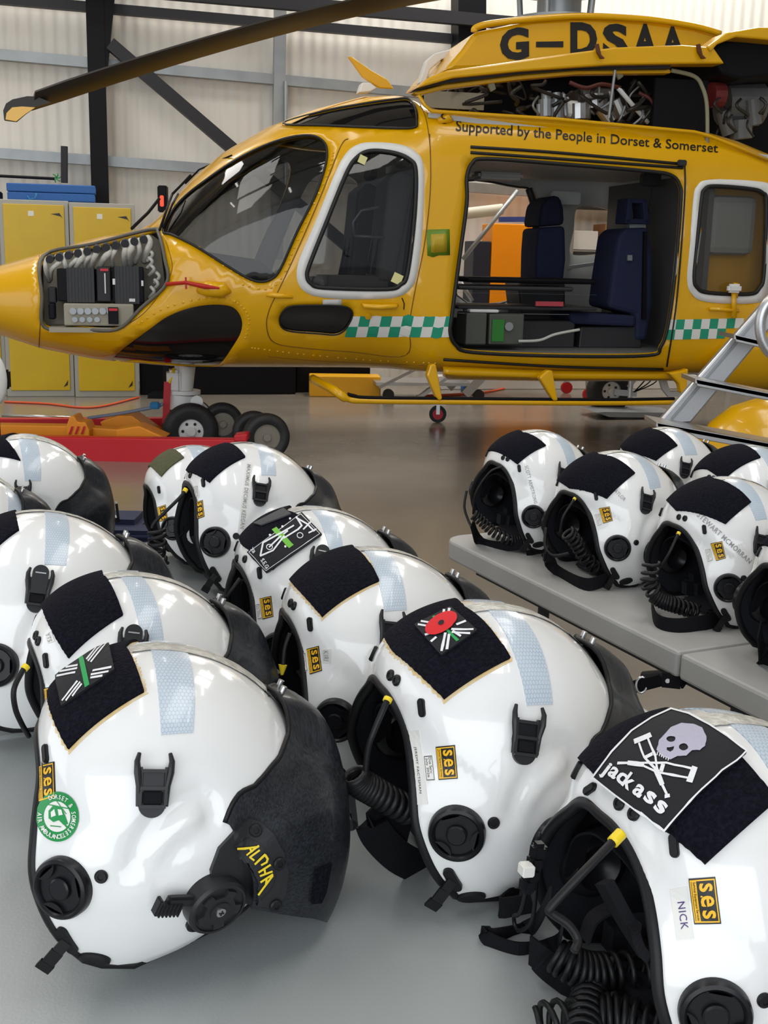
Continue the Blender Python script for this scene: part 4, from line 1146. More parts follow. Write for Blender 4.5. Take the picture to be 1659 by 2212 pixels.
W_CAB = [(1008, 440), (1008, 385), (1020, 353), (1052, 344), (1220, 356), (1400, 371), (1450, 380), (1468, 402), (1470, 440), (1458, 590), (1443, 700), (1427, 748), (1398, 767), (1200, 768), (1020, 760), (985, 745), (972, 718), (976, 680), (992, 560)]
W_REAR = [(1499, 600), (1504, 540), (1515, 432), (1521, 411), (1542, 403), (1620, 409), (1647, 418), (1655, 442), (1650, 590), (1640, 622), (1618, 635), (1530, 632), (1506, 621)]
W_REARS = [(1484, 600), (1489, 540), (1497, 432), (1505, 403), (1530, 389), (1622, 391), (1668, 402), (1677, 440), (1671, 600), (1660, 640), (1625, 655), (1525, 652), (1492, 632)]
xa, xb = STA[0][0] + .01, STA[-1][0]
top = PI/2*TS - .005; bot = -PI/2*TS + .005
full = [Vector((xa, bot)), Vector((xb, bot)), Vector((xb, top)), Vector((xa, top))]
holes = [to_xt(w) for w in (W_COCK, W_ROOF, W_DOOR, W_PILL, W_CHIN, W_NOSE, W_CAB, W_REAR)]
sk = skin_patch('fuselage_near_side', full, M_YELP, H_, holes=holes, step=.07, xt=True, thick=.03, inner=M_GREY_IN)
# far side: mirrored cockpit glazing, its own open door and window
W_FCAB = [(975, 405), (1120, 402), (1145, 412), (1158, 445), (1150, 560), (1138, 640), (985, 640)]
W_FWIN = [(1246, 448), (1300, 450), (1316, 462), (1314, 490), (1303, 540), (1285, 549), (1240, 551), (1228, 540), (1236, 500)]
fh = holes[:4] + [holes[4]] + [to_xt(W_FCAB, 1), to_xt(W_FWIN, 1)]
sk2 = skin_patch('fuselage_far_side', full, M_YELP, H_, holes=fh, step=.09, xt=True, side=1, thick=.03, inner=M_GREY_IN)
# glazing
def glaze(name, w, m, side=-1):
    xt = to_xt(w) if isinstance(w, list) and not isinstance(w[0], Vector) else w
    return skin_patch(name, xt, m, H_, off=-.006, step=.09, xt=True, side=side)
glaze('windscreen', W_COCK, M_GLASS); glaze('windscreen', holes[0], M_GLASS, 1)
glaze('roof_window', W_ROOF, M_GLASSD); glaze('roof_window', holes[1], M_GLASS, 1)
glaze('door_window', W_DOOR, M_GLASS); glaze('door_window', holes[2], M_GLASS, 1)
glaze('lower_window', W_PILL, M_GLASSD); glaze('chin_window', W_CHIN, M_GLASSD); glaze('lower_window', holes[3], M_GLASSD, 1); glaze('chin_window', holes[4], M_GLASSD, 1)
glaze('cabin_window', W_REAR, glass('very_clear_perspex', (.9, .9, .88)))
# white surrounds and seals
for nm, outer, inner_ in (('window_surround', W_DOORS, W_DOOR), ('window_surround', W_REARS, W_REAR)):
    skin_patch(nm, to_xt(outer), M_WHS, H_, off=.0035, thick=.003, holes=[to_xt(inner_)], step=.05, xt=True)
def seal(name, w, r, m=M_SEAL, off=.004, side=-1, closed=True, smooth=True, parent=None):
    pts = [sxt(p.x, p.y/TS, side, off) for p in (to_xt(w, side) if smooth else to_xt(w, side, False))]
    b = MB(); b.tube(pts, r, 6, closed=closed); return b.build(name, m, parent or H_, smooth=True)
seal('window_seal', W_DOOR, .014); seal('window_seal', W_REAR, .014); seal('window_seal', W_COCK, .008); seal('window_seal', W_ROOF, .008); seal('window_seal', W_PILL, .006)
seal('door_seal', W_CAB, .013); seal('bay_seal', W_NOSE, .012, mat('grey_bay_seal', (.12, .11, .09), .6)); seal('door_seal', W_FCAB, .02, side=1)
def sline(name, pts, r, m=None, off=.001, n=6):
    pp = [(v.x, v.y) for v in catmull([(p[0], p[1], 0) for p in pts], n)]
    b = MB(); b.tube([sxt(*[(lambda q: q[0])(hs(a, c)), hs(a, c)[1]], -1, off) for a, c in pp], r, 6); return b.build(name, m or mat('panel_gap', srgb(120, 84, 8), .5), H_, smooth=True)
sline('door_gap', [(752, 300), (735, 318), (690, 430), (640, 545), (605, 620), (582, 668), (576, 705), (590, 738), (640, 750), (760, 760), (876, 767), (884, 700), (896, 630), (918, 520), (930, 400), (928, 290)], .0035)
sline('panel_gap', [(85, 552), (90, 640), (86, 710), (84, 750)], .003)
sline('panel_gap', [(360, 612), (372, 575), (358, 520)], .002)
sline('panel_gap', [(900, 212), (918, 250), (926, 290), (930, 330)], .003)
sline('panel_gap', [(580, 770), (700, 780), (940, 790)], .002)
sline('rivet_seam', [(360, 612), (330, 655), (300, 685), (255, 712)], .002)
# rivets, one mesh: surface pattern of the skin
b = MB()
def rivrow(pts, n):
    q = catmull([(p[0], p[1], 0) for p in pts], 20)
    for i in range(n):
        v = q[int(i*(len(q) - 1)/(n - 1))]; x, t = hs(v.x, v.y); p = sxt(x, t, -1, .0); p2 = sxt(x, t, -1, .004); b.cyl(p, p2, .009, .005, n=8)
rivrow([(300, 700), (350, 668), (420, 648), (480, 644), (520, 660), (538, 690), (530, 730)], 26); rivrow([(525, 615), (570, 625), (600, 612), (625, 570)], 9); rivrow([(430, 535), (500, 585), (545, 608)], 9)
rivrow([(545, 752), (650, 765), (800, 778), (940, 785)], 26); rivrow([(625, 560), (660, 480), (705, 380), (720, 330)], 16)
dg = bpy.context.evaluated_depsgraph_get(); me_ = bpy.data.meshes.new_from_object(sk.evaluated_get(dg)); sk.modifiers.clear()
bm = bmesh.new(); bm.from_mesh(me_); tmp = bpy.data.meshes.new('tmp'); tmp.from_pydata([tuple(v) for v in b.v], [], b.f); bm.from_mesh(tmp); bm.to_mesh(me_); bm.free(); sk.data = me_
# cream top strip and black spot
skin_patch('anti_glare_strip', [(615, 262), (680, 230), (760, 206), (848, 190), (850, 197), (770, 215), (690, 240), (622, 270)], M_CREAM, H_, off=.004, thick=.003, step=.05)
# checks
def zz(sc_, ox, oy): return lambda x, y: (ox + x*sc_, oy + y*sc_)
z4 = zz(.3255, 560, 450); b = MB()
def cell(q, mi):
    xt = to_xt(q, -1, False); v, f = tri_region(xt, (), .05); b.cur = mi; b.add([sxt(p.x, p.y/TS, -1, .0035) for p in v], f)
X0, PW = 598, 71.2
for r_ in range(2):
    y0, y1 = 715 + r_*69, 715 + (r_ + 1)*69
    for k in range(-1, 10):
        xa_, xb_ = X0 + k*PW, X0 + (k + 1)*PW; s0, s1 = -(y0 - 715)*.22, -(y1 - 715)*.22
        lim = 612 - (y0 - 715)*.42; lim1 = 612 - (y1 - 715)*.42
        a, c, d, e_ = [xa_ + s0, y0], [min(xb_ + s0, 1272), y0], [min(xb_ + s1, 1262), y1], [xa_ + s1, y1]
        if c[0] < lim + 4: continue
        a[0] = max(a[0], lim); e_[0] = max(e_[0], lim1)
        if d[0] < e_[0] + 4: continue
        cell([z4(*a), z4(*c), z4(*d), z4(*e_)], (k + r_ + 1) % 2)
b.build('check_band', [M_DTEAL, M_WHS], H_)
b = MB()
for r_ in range(2):
    y0, y1 = 690 + r_*21.5, 690 + (r_ + 1)*21.5
    for k in range(9):
        x0_ = 1443 + k*18.2 - r_*2.5; x1_ = x0_ + 18.2
        if x1_ > 1606 - r_*55 + 18: break
        cell([(x0_, y0 - k*.4), (x1_, y0 - k*.4), (x1_ - 3, y1 - k*.4), (x0_ - 3, y1 - k*.4)], (k + r_ + 1) % 2)
b.build('check_band', [M_DTEAL, M_WHS], H_)
# lettering
def htext(name, txt, quad, m, bold=0, spacing=1.0, off=.003, parent=None):
    v, f, ar = text_tris(txt, bold, spacing); TL, TR, BR, BL = [Vector(q) for q in quad]; vs = []
    for p in v:
        q = (BL*(1 - p.x) + BR*p.x)*(1 - p.y) + (TL*(1 - p.x) + TR*p.x)*p.y; x, t = hs(q.x, q.y); vs.append(sxt(x, t, -1, off))
    return mk(name, vs, f, m, parent or H_, smooth=False)
htext('lettering', 'Supported by the People in Dorset & Somerset', [(985, 260), (1551, 311), (1550, 337), (984, 291)], M_STB, bold=.012)
# square green sticker (its code left out)
skin_patch('square_sticker', [(922, 496), (971, 495), (972, 551), (923, 552)], mat('sticker_olive_green', srgb(96, 130, 24), .4), H_, off=.003, thick=.002, step=.05, smooth=False)
skin_patch('sticker_panel', [(930, 506), (964, 505), (965, 544), (931, 545)], mat('sticker_gold', srgb(176, 150, 30), .4), H_, off=.0045, thick=.001, step=.05, smooth=False)
skin_patch('grey_label', [(697, 647), (738, 646), (738, 660), (697, 660)], mat('pale_label', (.5, .5, .48), .5), H_, off=.003, thick=.001, step=.05, smooth=False)
# handles
def hp(px, py, off=0.0):
    x, t = hs(px, py); return sxt(x, t, -1, off)
b = MB(); b.tube([hp(782, 656, .0), hp(786, 656, .03), hp(820, 657, .036), hp(852, 657, .03), hp(858, 658, .0)], [.010, .016, .018, .016, .010], 10); b.build('door_handle', M_YELP, H_, smooth=True)
b = MB(); b.cyl(hp(795, 682, .0), hp(795, 682, .012), .022, n=16); b.cyl(hp(795, 682, .012), hp(795, 682, .016), .012, n=12); b.build('door_lock', M_YELP, H_)
b = MB(); b.tube([hp(868, 643, .003), hp(873, 655, .003), hp(872, 668, .003)], .004, 6); b.build('arrow_mark', M_STB, H_)
b = MB(); b.tube([hp(575, 636, .004), hp(600, 637, .012), hp(632, 641, .004)], [.012, .018, .010], 10); b.build('hinge_fairing', M_YELP, H_, smooth=True)
b = MB(); b.tube([hp(428, 628, .0), hp(445, 622, .03), hp(480, 624, .035), hp(498, 630, .0)], [.02, .05, .05, .01], 12); b.build('intake_blister', M_YELP, H_, smooth=True)
b = MB(); b.tube([hp(360, 614, .01), hp(400, 610, .09), hp(440, 615, .09), hp(472, 617, .085)], [.012, .012, .016, .006], 8); b.bar(hp(400, 600, .09), hp(401, 622, .09), .012, .012); b.build('pitot_probe', mat('red_cover', srgb(180, 30, 20), .5), H_, smooth=False)
b = MB(); b.cyl(hp(958, 261, .0), hp(958, 261, .03), .03, .024, n=16); b.build('position_light', M_GLASS, H_)
b = MB(); b.tube([hp(946, 262, .0), hp(965, 261, .02), hp(978, 262, .0)], [.02, .035, .01], 10); b.build('light_fairing', M_YELP, H_, smooth=True)
# ---- sliding door rails
for pts, nm in (([(1016, 319), (1200, 331), (1474, 356)], 'upper_rail'), ([(1016, 331), (1200, 344), (1474, 364)], 'upper_rail'), ([(958, 775), (1200, 790), (1432, 796)], 'lower_rail')):
    sline(nm, pts, .010, M_SEAL, off=.006)
sline('door_edge_trim', [(1478, 350), (1478, 430), (1462, 640), (1440, 790)], .006, M_SEAL, off=.006)
skin_patch('rail_fairing', [(955, 790), (1200, 800), (1440, 802), (1440, 815), (1200, 820), (955, 806)], M_YELP, H_, off=.05, thick=.05, step=.08, smooth=False)
b = MB(); b.box(hp(1470, 357, .02), (.06, .03, .04), bevel=.006); b.build('rail_catch', M_STEEL2, H_)
def hprism(name, pts, y0, y1, m, bev=None, parent=None, auto=None):
    P = [hl(a, c, min(y0, y1)) for a, c in pts]; b = MB()
    n = len(P); vs = [(p.x, y0, p.z) for p in P] + [(p.x, y1, p.z) for p in P]
    ar = sum(P[i].x*P[(i + 1) % n].z - P[(i + 1) % n].x*P[i].z for i in range(n))
    fs = [tuple(range(n)), tuple(range(2*n - 1, n - 1, -1))] + [(i, n + i, n + (i + 1) % n, (i + 1) % n) for i in range(n)]
    if ar < 0: fs = [tuple(reversed(f)) for f in fs]
    b.add(vs, fs); return b.build(name, m, parent or H_, bevel=bev)
# ---- cabin interior
def hbox(name, px0, py0, px1, py1, yf, depth, m, bev=.01, parent=None):
    a = hl(px0, py0, yf); c = hl(px1, py1, yf); b = MB(); b.box(((a.x + c.x)/2, yf + depth/2, (a.z + c.z)/2), (abs(c.x - a.x), depth, abs(a.z - c.z))); return b.build(name, m, parent or H_, bevel=bev)
zf = hl(1200, 762, -.95).z; zc = hl(1200, 362, -.8).z
x0 = hl(975, 600, -.8).x; x1 = hl(1475, 600, -.8).x
b = MB(); b.box(((x0 + x1)/2, 0, zf - .02), (x1 - x0 + .2, 1.92, .04)); b.build('cabin_floor', mat('grey_cabin_floor', (.20, .20, .19), .45), H_)
b = MB(); b.box(((x0 + x1)/2, 0, zc + .05), (x1 - x0 + .3, 1.5, .05)); b.build('cabin_ceiling', M_GREY_IN, H_)
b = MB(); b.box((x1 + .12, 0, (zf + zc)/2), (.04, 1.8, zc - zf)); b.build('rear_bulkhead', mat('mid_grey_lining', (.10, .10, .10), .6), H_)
b = MB(); b.box((x0 + .6, .2, zc + .0), (.35, .22, .06), bevel=.02); b.build('overhead_unit', M_GREY_IN, H_)
b = MB(); b.box((x0 + 1.3, .6, zc - .12), (.25, .05, .10), bevel=.01); b.build('overhead_unit', M_GREY_IN, H_)
b = MB(); b.box(hl(1405, 388, -.3), (.14, .08, .09), bevel=.01); b.bar(hl(1410, 400, -.3), hl(1400, 470, -.3), .01, .01); b.build('monitor', M_DKGREY, H_)
b = MB(); b.tube(catmull([hl(1142, 408, .85), hl(1158, 470, .86), hl(1150, 560, .86), hl(1138, 635, .86)], 6), .03, 10); b.build('door_post_pad', M_DKGREY, H_, smooth=True)
def seat(name, fx, fz, back, M, m=M_NAVY, hr=True, ring=True):
    e = bpy.data.objects.new(name, None); COL.objects.link(e); e.parent = H_; e.matrix_local = M
    b = MB(); b.box((0, 0, .42), (.46, .46, .10), bevel=.03); b.build('seat_cushion', m, e)
    b = MB(); b.prism([(.16, .44), (.28, .44), (.40, 1.10), (.30, 1.14), (.22, 1.08)], -.22, .22, Matrix.Rotation(PI/2, 4, 'X')); b.build('backrest', m, e, bevel=.03, bsegs=3)
    if ring:
        b = MB(); M2 = Matrix.Translation((.37, 0, 1.31)) @ Matrix.Rotation(.12, 4, 'Y')
        for y in (-.10, .10): b.box((0, y, 0), (.06, .05, .28), M2, bevel=.012)
        for z in (-.12, .12): b.box((0, 0, z), (.06, .22, .05), M2, bevel=.012)
        b.build('headrest', m, e)
    else:
        b = MB(); b.box((.36, 0, 1.26), (.10, .30, .26), bevel=.04); b.build('headrest', m, e)
    b = MB(); b.box((.05, 0, .20), (.40, .36, .34), bevel=.02); b.bar((.30, -.2, .05), (.42, -.2, 1.1), .04, .03, up=(0, 1, 0)); b.bar((.30, .2, .05), (.42, .2, 1.1), .04, .03, up=(0, 1, 0)); b.build('seat_base', M_DKGREY, e)
    b = MB()
    for y in (-.1, .1): b.bar((.15, y, .48), (.28, y, 1.10), .035, .006, up=(0, 1, 0))
    b.build('harness', M_WEB, e); return e
def pseat(parts):
    e = bpy.data.objects.new('cabin_seat', None); COL.objects.link(e); e.parent = H_
    for (nm, pts, y0, y1, m, bv) in parts: hprism(nm, pts, y0, y1, m, bv, parent=e)
pseat([('backrest', [(1352, 493), (1403, 491), (1411, 560), (1410, 660), (1398, 735), (1372, 735), (1372, 680), (1314, 665), (1322, 600), (1336, 510)], -.50, -.08, M_NAVY, .03),
       ('seat_cushion', [(1232, 674), (1375, 682), (1372, 706), (1240, 700), (1230, 688)], -.52, -.06, M_NAVY, .02), ('seat_base', [(1255, 706), (1385, 706), (1385, 752), (1250, 752)], -.48, -.10, M_DKGREY, .01),
       ('side_trim', [(1392, 500), (1398, 500), (1396, 690), (1388, 690)], -.53, -.50, M_STEEL, None), ('harness_buckle', [(1356, 551), (1366, 551), (1366, 563), (1356, 563)], -.54, -.52, M_GALV, None)])
e_ = [o for o in bpy.data.objects if o.name.startswith('cabin_seat')][-1]
for nm, pts in (('headrest', [(1357, 428), (1398, 430), (1398, 440), (1362, 438)]), ('headrest', [(1357, 428), (1367, 430), (1364, 482), (1351, 482)]), ('headrest', [(1388, 432), (1398, 430), (1404, 482), (1392, 482)]), ('headrest', [(1352, 472), (1403, 473), (1404, 484), (1351, 483)])): hprism('headrest_frame', pts, -.40, -.20, M_NAVY, .008, parent=e_)
hprism('headrest_post', [(1360, 482), (1395, 482), (1395, 494), (1360, 494)], -.34, -.28, M_GALV, None, parent=e_)
pseat([('backrest', [(1164, 492), (1222, 488), (1224, 560), (1218, 612), (1158, 612), (1160, 540)], .30, .72, M_NAVY, .03), ('headrest', [(1172, 440), (1190, 423), (1212, 422), (1220, 450), (1222, 486), (1164, 490)], .30, .72, mat('dark_navy_cloth', srgb(22, 26, 50), .85), .04),
       ('seat_base', [(1120, 612), (1222, 612), (1222, 700), (1130, 700)], .32, .70, M_DKGREY, .02)])
# curved inner wall mouldings
hprism('wall_moulding', [(1228, 574), (1330, 560), (1330, 566), (1228, 582)], .93, .96, M_GREY_IN, .004)
# stretcher and equipment deck
def hthing(name, label, cat): return empty(name, mw=HM, label=label, cat=cat)
S_ = hthing('stretcher', 'folding stretcher trolley lying across the cabin floor of the helicopter', 'stretcher')
hbox('base', 1003, 690, 1240, 752, -.50, .4, M_DKGREY, parent=S_)
hbox('frame', 990, 660, 1290, 672, -.70, .55, M_STEEL2, parent=S_); hbox('rail', 985, 632, 1290, 637, -.72, .03, M_GALV, bev=.004, parent=S_); hbox('rail', 990, 676, 1230, 680, -.72, .03, M_GALV, bev=.004, parent=S_)
hbox('pad', 990, 616, 1240, 630, -.66, .5, M_DKGREY, bev=.02, parent=S_); hbox('label_plate', 1158, 651, 1217, 662, -.72, .02, mat('red_white_label', srgb(170, 60, 70), .5), bev=.001, parent=S_)
q = hthing('folded_blanket', 'black folded blanket on top of the stretcher in the cabin', 'blanket'); hbox('cloth', 1010, 598, 1290, 615, -.60, .4, M_STEEL, bev=.03, parent=q)
q = hthing('equipment_box', 'olive grey equipment box with white tray on top, under the stretcher', 'box'); hbox('case', 1008, 676, 1050, 745, -.78, .26, mat('olive_grey_box', (.07, .075, .06), .5), parent=q); hbox('white_tray', 1015, 668, 1078, 676, -.76, .2, M_WHP, parent=q)
q = hthing('ventilator', 'olive grey box with green front panel and round gauge, under the stretcher', 'medical device'); hbox('case', 1058, 678, 1130, 745, -.78, .26, mat('olive_grey_box', (.07, .075, .06), .5), parent=q); hbox('green_panel', 1064, 690, 1088, 738, -.79, .02, mat('green_fascia', srgb(40, 120, 40), .5), bev=.002, parent=q)
b = MB(); p = hl(1098, 705, -.78); b.cyl(p, p + Vector((0, -.02, 0)), .03, n=18); b.build('gauge', M_GALV, q)
b = MB(); b.tube(catmull([hl(1120, 737, -.80), hl(1165, 735, -.80), hl(1200, 722, -.80), hl(1252, 712, -.80)], 6), .010, 8); b.build('hose', mat('pale_hose', (.5, .5, .46), .5), q, smooth=True)
# ---- cockpit: seats, panel, frame
for (px, yy, m_, lb) in ((845, -.50, mat('grey_crew_seat', (.20, .19, .18), .8), 0), (780, .5, M_DKGREY, 0)):
    p = hl(px, 620, yy); seat('crew_seat', 0, 0, 0, Matrix.Translation((p.x - .30, yy, p.z - .42)) @ Matrix.Diagonal((1, 1, 1.05, 1)), m=m_)
b = MB(); p = hl(520, 560, -.2); b.prism([(0, 0), (.40, -.05), (.62, -.25), (.3, -.34), (-.05, -.20)], -.6, .6, Matrix.Translation((p.x - .3, 0, p.z + .05)) @ Matrix.Rotation(PI/2, 4, 'X')); b.build('instrument_panel', M_DKGREY, H_, bevel=.03)
b = MB(); b.box((hl(640, 700, 0).x, 0, hl(700, 700, 0).z), (1.8, 1.5, .04)); b.build('cockpit_floor', M_DKGREY, H_)
b = MB(); b.tube(catmull([sxt(hs(500, 345)[0], 1.2, -1, -.04), sxt(hs(500, 345)[0], PI/2 - .01, -1, -.04), sxt(hs(500, 345)[0], 1.2, 1, -.04)], 6), .03, 8); b.build('windscreen_post', M_DKGREY, H_, smooth=True)
b = MB(); b.tube([hl(765, 512, -.75), hl(762, 480, -.75), hl(780, 455, -.75), hl(820, 448, -.75)], .010, 8); b.tube([hl(765, 510, -.75), hl(828, 513, -.75)], .010, 8); b.build('bug_window_frame', M_GALV, H_, smooth=True)
for q_, s_ in ((hl(858, 602, -1.03), .065), (hl(783, 345, -1.0), .05)): b = MB(); b.box((0, 0, 0), (s_, .006, s_), Matrix.Translation(q_) @ Matrix.Rotation(.4, 4, 'Y')); b.build('window_sticker', mat('cream_label', srgb(220, 215, 150), .5), H_)
# wipers
b = MB(); b.tube([hp(345, 505, .03), hp(365, 455, .05), hp(372, 430, .05), hp(412, 392, .04)], .009, 8); b.tube([hp(352, 500, .03), hp(372, 460, .06), hp(385, 435, .05)], .007, 8); b.tube([hp(285, 500, .02), hp(320, 460, .10), hp(345, 432, .12)], .011, 8); b.tube([hp(400, 400, .02), hp(430, 372, .02), hp(500, 342, .02)], .006, 8)
b.build('wiper', M_STEEL, H_, smooth=True)
# ---- nose avionics bay
hprism('bay_backplate', [(93, 560), (200, 535), (325, 505), (345, 520), (356, 612), (305, 662), (252, 706), (96, 702)], -.37, -.34, mat('bay_beige', (.34, .31, .24), .6))
a_, c_ = hl(96, 705, -.72), hl(350, 705, -.72); b = MB(); b.box(((a_.x + c_.x)/2 - .12, -.5, a_.z - .02), (c_.x - a_.x - .3, .5, .03)); b.build('bay_floor', MATS['bay_beige'], H_)
for q in ((122, 580, 206, 652), (208, 576, 240, 652), (242, 576, 312, 655)): hbox('avionics_box', *q, -.66, .28, M_STEEL if q[0] != 208 else M_STEEL2, bev=.008)
for x0_, n_, h_ in ((146, 9, .22), (250, 8, .24)):
    b = MB(); a_ = hl(x0_, 616, -.665); e_ = hl(x0_ + 7*(n_ - 1), 616, -.665)
    b.box((a_ + e_)/2 + Vector((0, .006, 0)), ((e_ - a_).x + .01, .006, h_))
    for k in range(n_): b.box(a_.lerp(e_, k/(n_ - 1)), (.006, .008, h_))
    b.build('cooling_fins', M_DKGREY, H_)
hbox('avionics_label', 216, 580, 234, 586, -.67, .01, M_RED, bev=.001); hbox('avionics_label', 225, 590, 229, 634, -.67, .01, M_WHP, bev=.001); hbox('avionics_label', 243, 602, 249, 615, -.67, .01, M_WHP, bev=.001); hbox('avionics_label', 279, 645, 292, 652, -.67, .01, M_WHP, bev=.001); hbox('avionics_label', 305, 606, 310, 618, -.67, .01, M_WHP, bev=.001)
hbox('connector_tray', 137, 655, 290, 705, -.70, .25, MATS['bay_beige'], bev=.01)
b = MB()
for k in range(6): p = hl(158 + k*16, 672, -.70); b.cyl(p, p + Vector((0, -.02, 0)), .022, n=14)
for k in range(4): p = hl(162 + k*16, 690, -.70); b.cyl(p, p + Vector((0, -.02, 0)), .018, n=14)
b.build('connector', M_GALV, H_)
hbox('power_unit', 233, 664, 256, 700, -.74, .1, M_STEEL, bev=.004); hbox('avionics_label', 235, 666, 254, 672, -.75, .01, M_RED, bev=.001)
hbox('relay_box', 103, 620, 122, 655, -.62, .1, M_STEEL2); hbox('relay_box', 104, 655, 120, 690, -.64, .1, M_STEEL)
rr = random.Random(4); b = MB()
for k in range(13):
    x = 105 + k*18 + rr.uniform(-4, 4); y = 556 - (x - 100)*.20
    b.tube(catmull([hl(x, y + 2, -.55), hl(x + rr.uniform(-6, 8), y + 14, -.62), hl(x - rr.uniform(-4, 14), y + 30, -.60), hl(x - rr.uniform(-8, 20), y + 52, -.48)], 5), rr.uniform(.014, .024), 8)
for k in range(6):
    x = 320 + rr.uniform(0, 22); y = 540 + k*16; b.tube(catmull([hl(x, y, -.6), hl(x + 8, y + 10, -.62), hl(x - 4, y + 24, -.55)], 5), .012, 8)
b.build('cable_bundles', mat('white_loom', (.62, .60, .54), .6, noise=(40, .6, (.40, .38, .33, 1))), H_, smooth=True)
b = MB()
for k in range(11):
    x = 110 + k*20; y = 553 - (x - 100)*.21; p = hl(x, y + 6, -.52); b.cyl(p, p + Vector((0, -.12, -.01)), .026, n=12)
b.build('cable_plugs', M_STEEL2, H_, smooth=False)
hprism('blade_aerial', [(752, 122), (760, 122), (800, 150), (838, 172), (851, 192), (820, 190), (800, 178), (783, 165)], -.02, .02, M_YELP, .008)
hprism('aerial_foot', [(775, 200), (782, 178), (800, 178), (815, 190), (800, 198)], -.06, .06, M_WHP, .01)
hprism('white_fin', [(905, 180), (922, 130), (940, 115), (985, 103), (995, 106), (985, 122), (955, 128), (930, 150), (920, 178)], -.05, .05, M_WHP, .01)
# ---- engine bay
P_BAY = [(905, 205), (1100, 165), (1240, 152), (1460, 148), (1540, 190), (1580, 330), (1527, 318), (1200, 268), (930, 240)]
hprism('engine_bay_wall', [(905, 205), (1100, 160), (1240, 145), (1700, 120), (1900, 380), (1200, 270), (930, 242)], -.10, -.06, M_STEEL, None)
b = MB(); b.tube([hl(x, y, -.99) for x, y in [(905, 205), (918, 228), (932, 240), (1200, 257), (1500, 285), (1530, 293), (1580, 312), (1660, 346)]], .012, 8); b.build('deck_edge', M_YELP, H_, smooth=True)
b = MB(); pa = hl(925, 243, -.95); pb_ = hl(1800, 352, -.95); b.add([(pa.x, -.95, pa.z), (pb_.x, -.95, pb_.z), (pb_.x, .95, pb_.z), (pa.x, .95, pa.z), (pa.x, -.95, pa.z - .03), (pb_.x, -.95, pb_.z - .03), (pb_.x, .95, pb_.z - .03), (pa.x, .95, pa.z - .03)], [(0, 1, 2, 3), (7, 6, 5, 4), (0, 4, 5, 1), (2, 6, 7, 3)]); b.build('engine_deck', M_GREY_IN, H_)
rr = random.Random(11)
def blob(name, m, items):
    b = MB()
    for (x, y, x2, y2, r, yy) in items: b.cyl(hl(x, y, yy), hl(x2, y2, yy), r, n=14)
    return b.build(name, m, H_, smooth=False)
blob('fuel_control', M_GALV, [(1180, 215, 1180, 252, .055, -.60), (1180, 198, 1180, 215, .035, -.60), (1202, 222, 1202, 256, .050, -.62), (1202, 200, 1202, 222, .028, -.62), (1165, 225, 1165, 250, .02, -.6), (1218, 205, 1222, 250, .018, -.6)])
blob('hydraulic_pump', M_ALU, [(1285, 205, 1285, 235, .10, -.45), (1250, 225, 1250, 258, .085, -.5), (1330, 215, 1345, 250, .06, -.5), (1300, 235, 1320, 262, .05, -.6)])
hbox('gearbox_casing', 1255, 185, 1330, 240, -.35, .3, mat('cast_grey', (.16, .16, .155), .5), bev=.04); hbox('oil_tank', 1225, 215, 1262, 256, -.55, .2, M_WHP, bev=.03); hbox('firewall', 1417, 168, 1520, 300, -.80, .03, M_STEEL, bev=None)
M_OILY = mat('oily_pipes', (.035, .033, .03), .4, metal=.3)
def pipes(n, x0, x1, f, name, m):
    for k in range(n):
        b = MB(); P, r = f(rr.uniform(x0, x1)); b.tube(catmull(P, 4), r, 6); b.build(name, m, H_, smooth=True)
def _pf(x):
    y = 215 + rr.uniform(-50, 30) + (x - 1000)*.03; yy = rr.uniform(-.8, -.35)
    return [hl(x, y, yy), hl(x + rr.uniform(-25, 25), y + rr.uniform(-15, 25), yy - .04), hl(x + rr.uniform(-40, 40), y + rr.uniform(0, 35), yy), hl(x + rr.uniform(-50, 50), y + rr.uniform(8, 40), yy + .05)], rr.uniform(.006, .016)
pipes(34, 1000, 1400, _pf, 'engine_pipe', M_OILY)
def _pf2(x):
    y = rr.uniform(180, 235); yy = rr.uniform(-.8, -.4); return [hl(x, y, yy), hl(x + rr.uniform(-20, 20), y + 20, yy - .03), hl(x + rr.uniform(-30, 30), y + 40, yy)], rr.uniform(.006, .012)
pipes(9, 1130, 1400, _pf2, 'silver_pipe', M_GALV)
b = MB(); b.tube([hl(1335, 190, -.7), hl(1365, 225, -.7), hl(1400, 265, -.68)], .016, 8); b.build('braided_hose', M_WHP, H_, smooth=True)
b = MB(); b.tube(catmull([hl(1230, 178, -.7), hl(1265, 190, -.72), hl(1300, 182, -.72), hl(1340, 190, -.7)], 5), .014, 8); b.tube(catmull([hl(1380, 200, -.7), hl(1405, 215, -.72), hl(1420, 245, -.72)], 5), .012, 8); b.build('red_hose', mat('rust_hose', (.10, .02, .015), .5), H_, smooth=True)
b = MB(); b.cyl(hl(1330, 140, -.98), hl(1315, 255, -.92), .010, n=8); b.build('door_stay', M_GALV, H_)
for pts in ([(1060, 158), (1072, 160), (1068, 178), (1072, 192), (1062, 198), (1056, 185)], [(1335, 140), (1345, 142), (1347, 165), (1338, 172), (1332, 160)]): hprism('hinge_arm', pts, -.93, -.90, mat('primer_green', (.25, .24, .15), .5), .004)
hbox('inner_lining', 918, 195, 1045, 238, -.6, .02, mat('beige_lining', (.26, .24, .18), .6), bev=None)
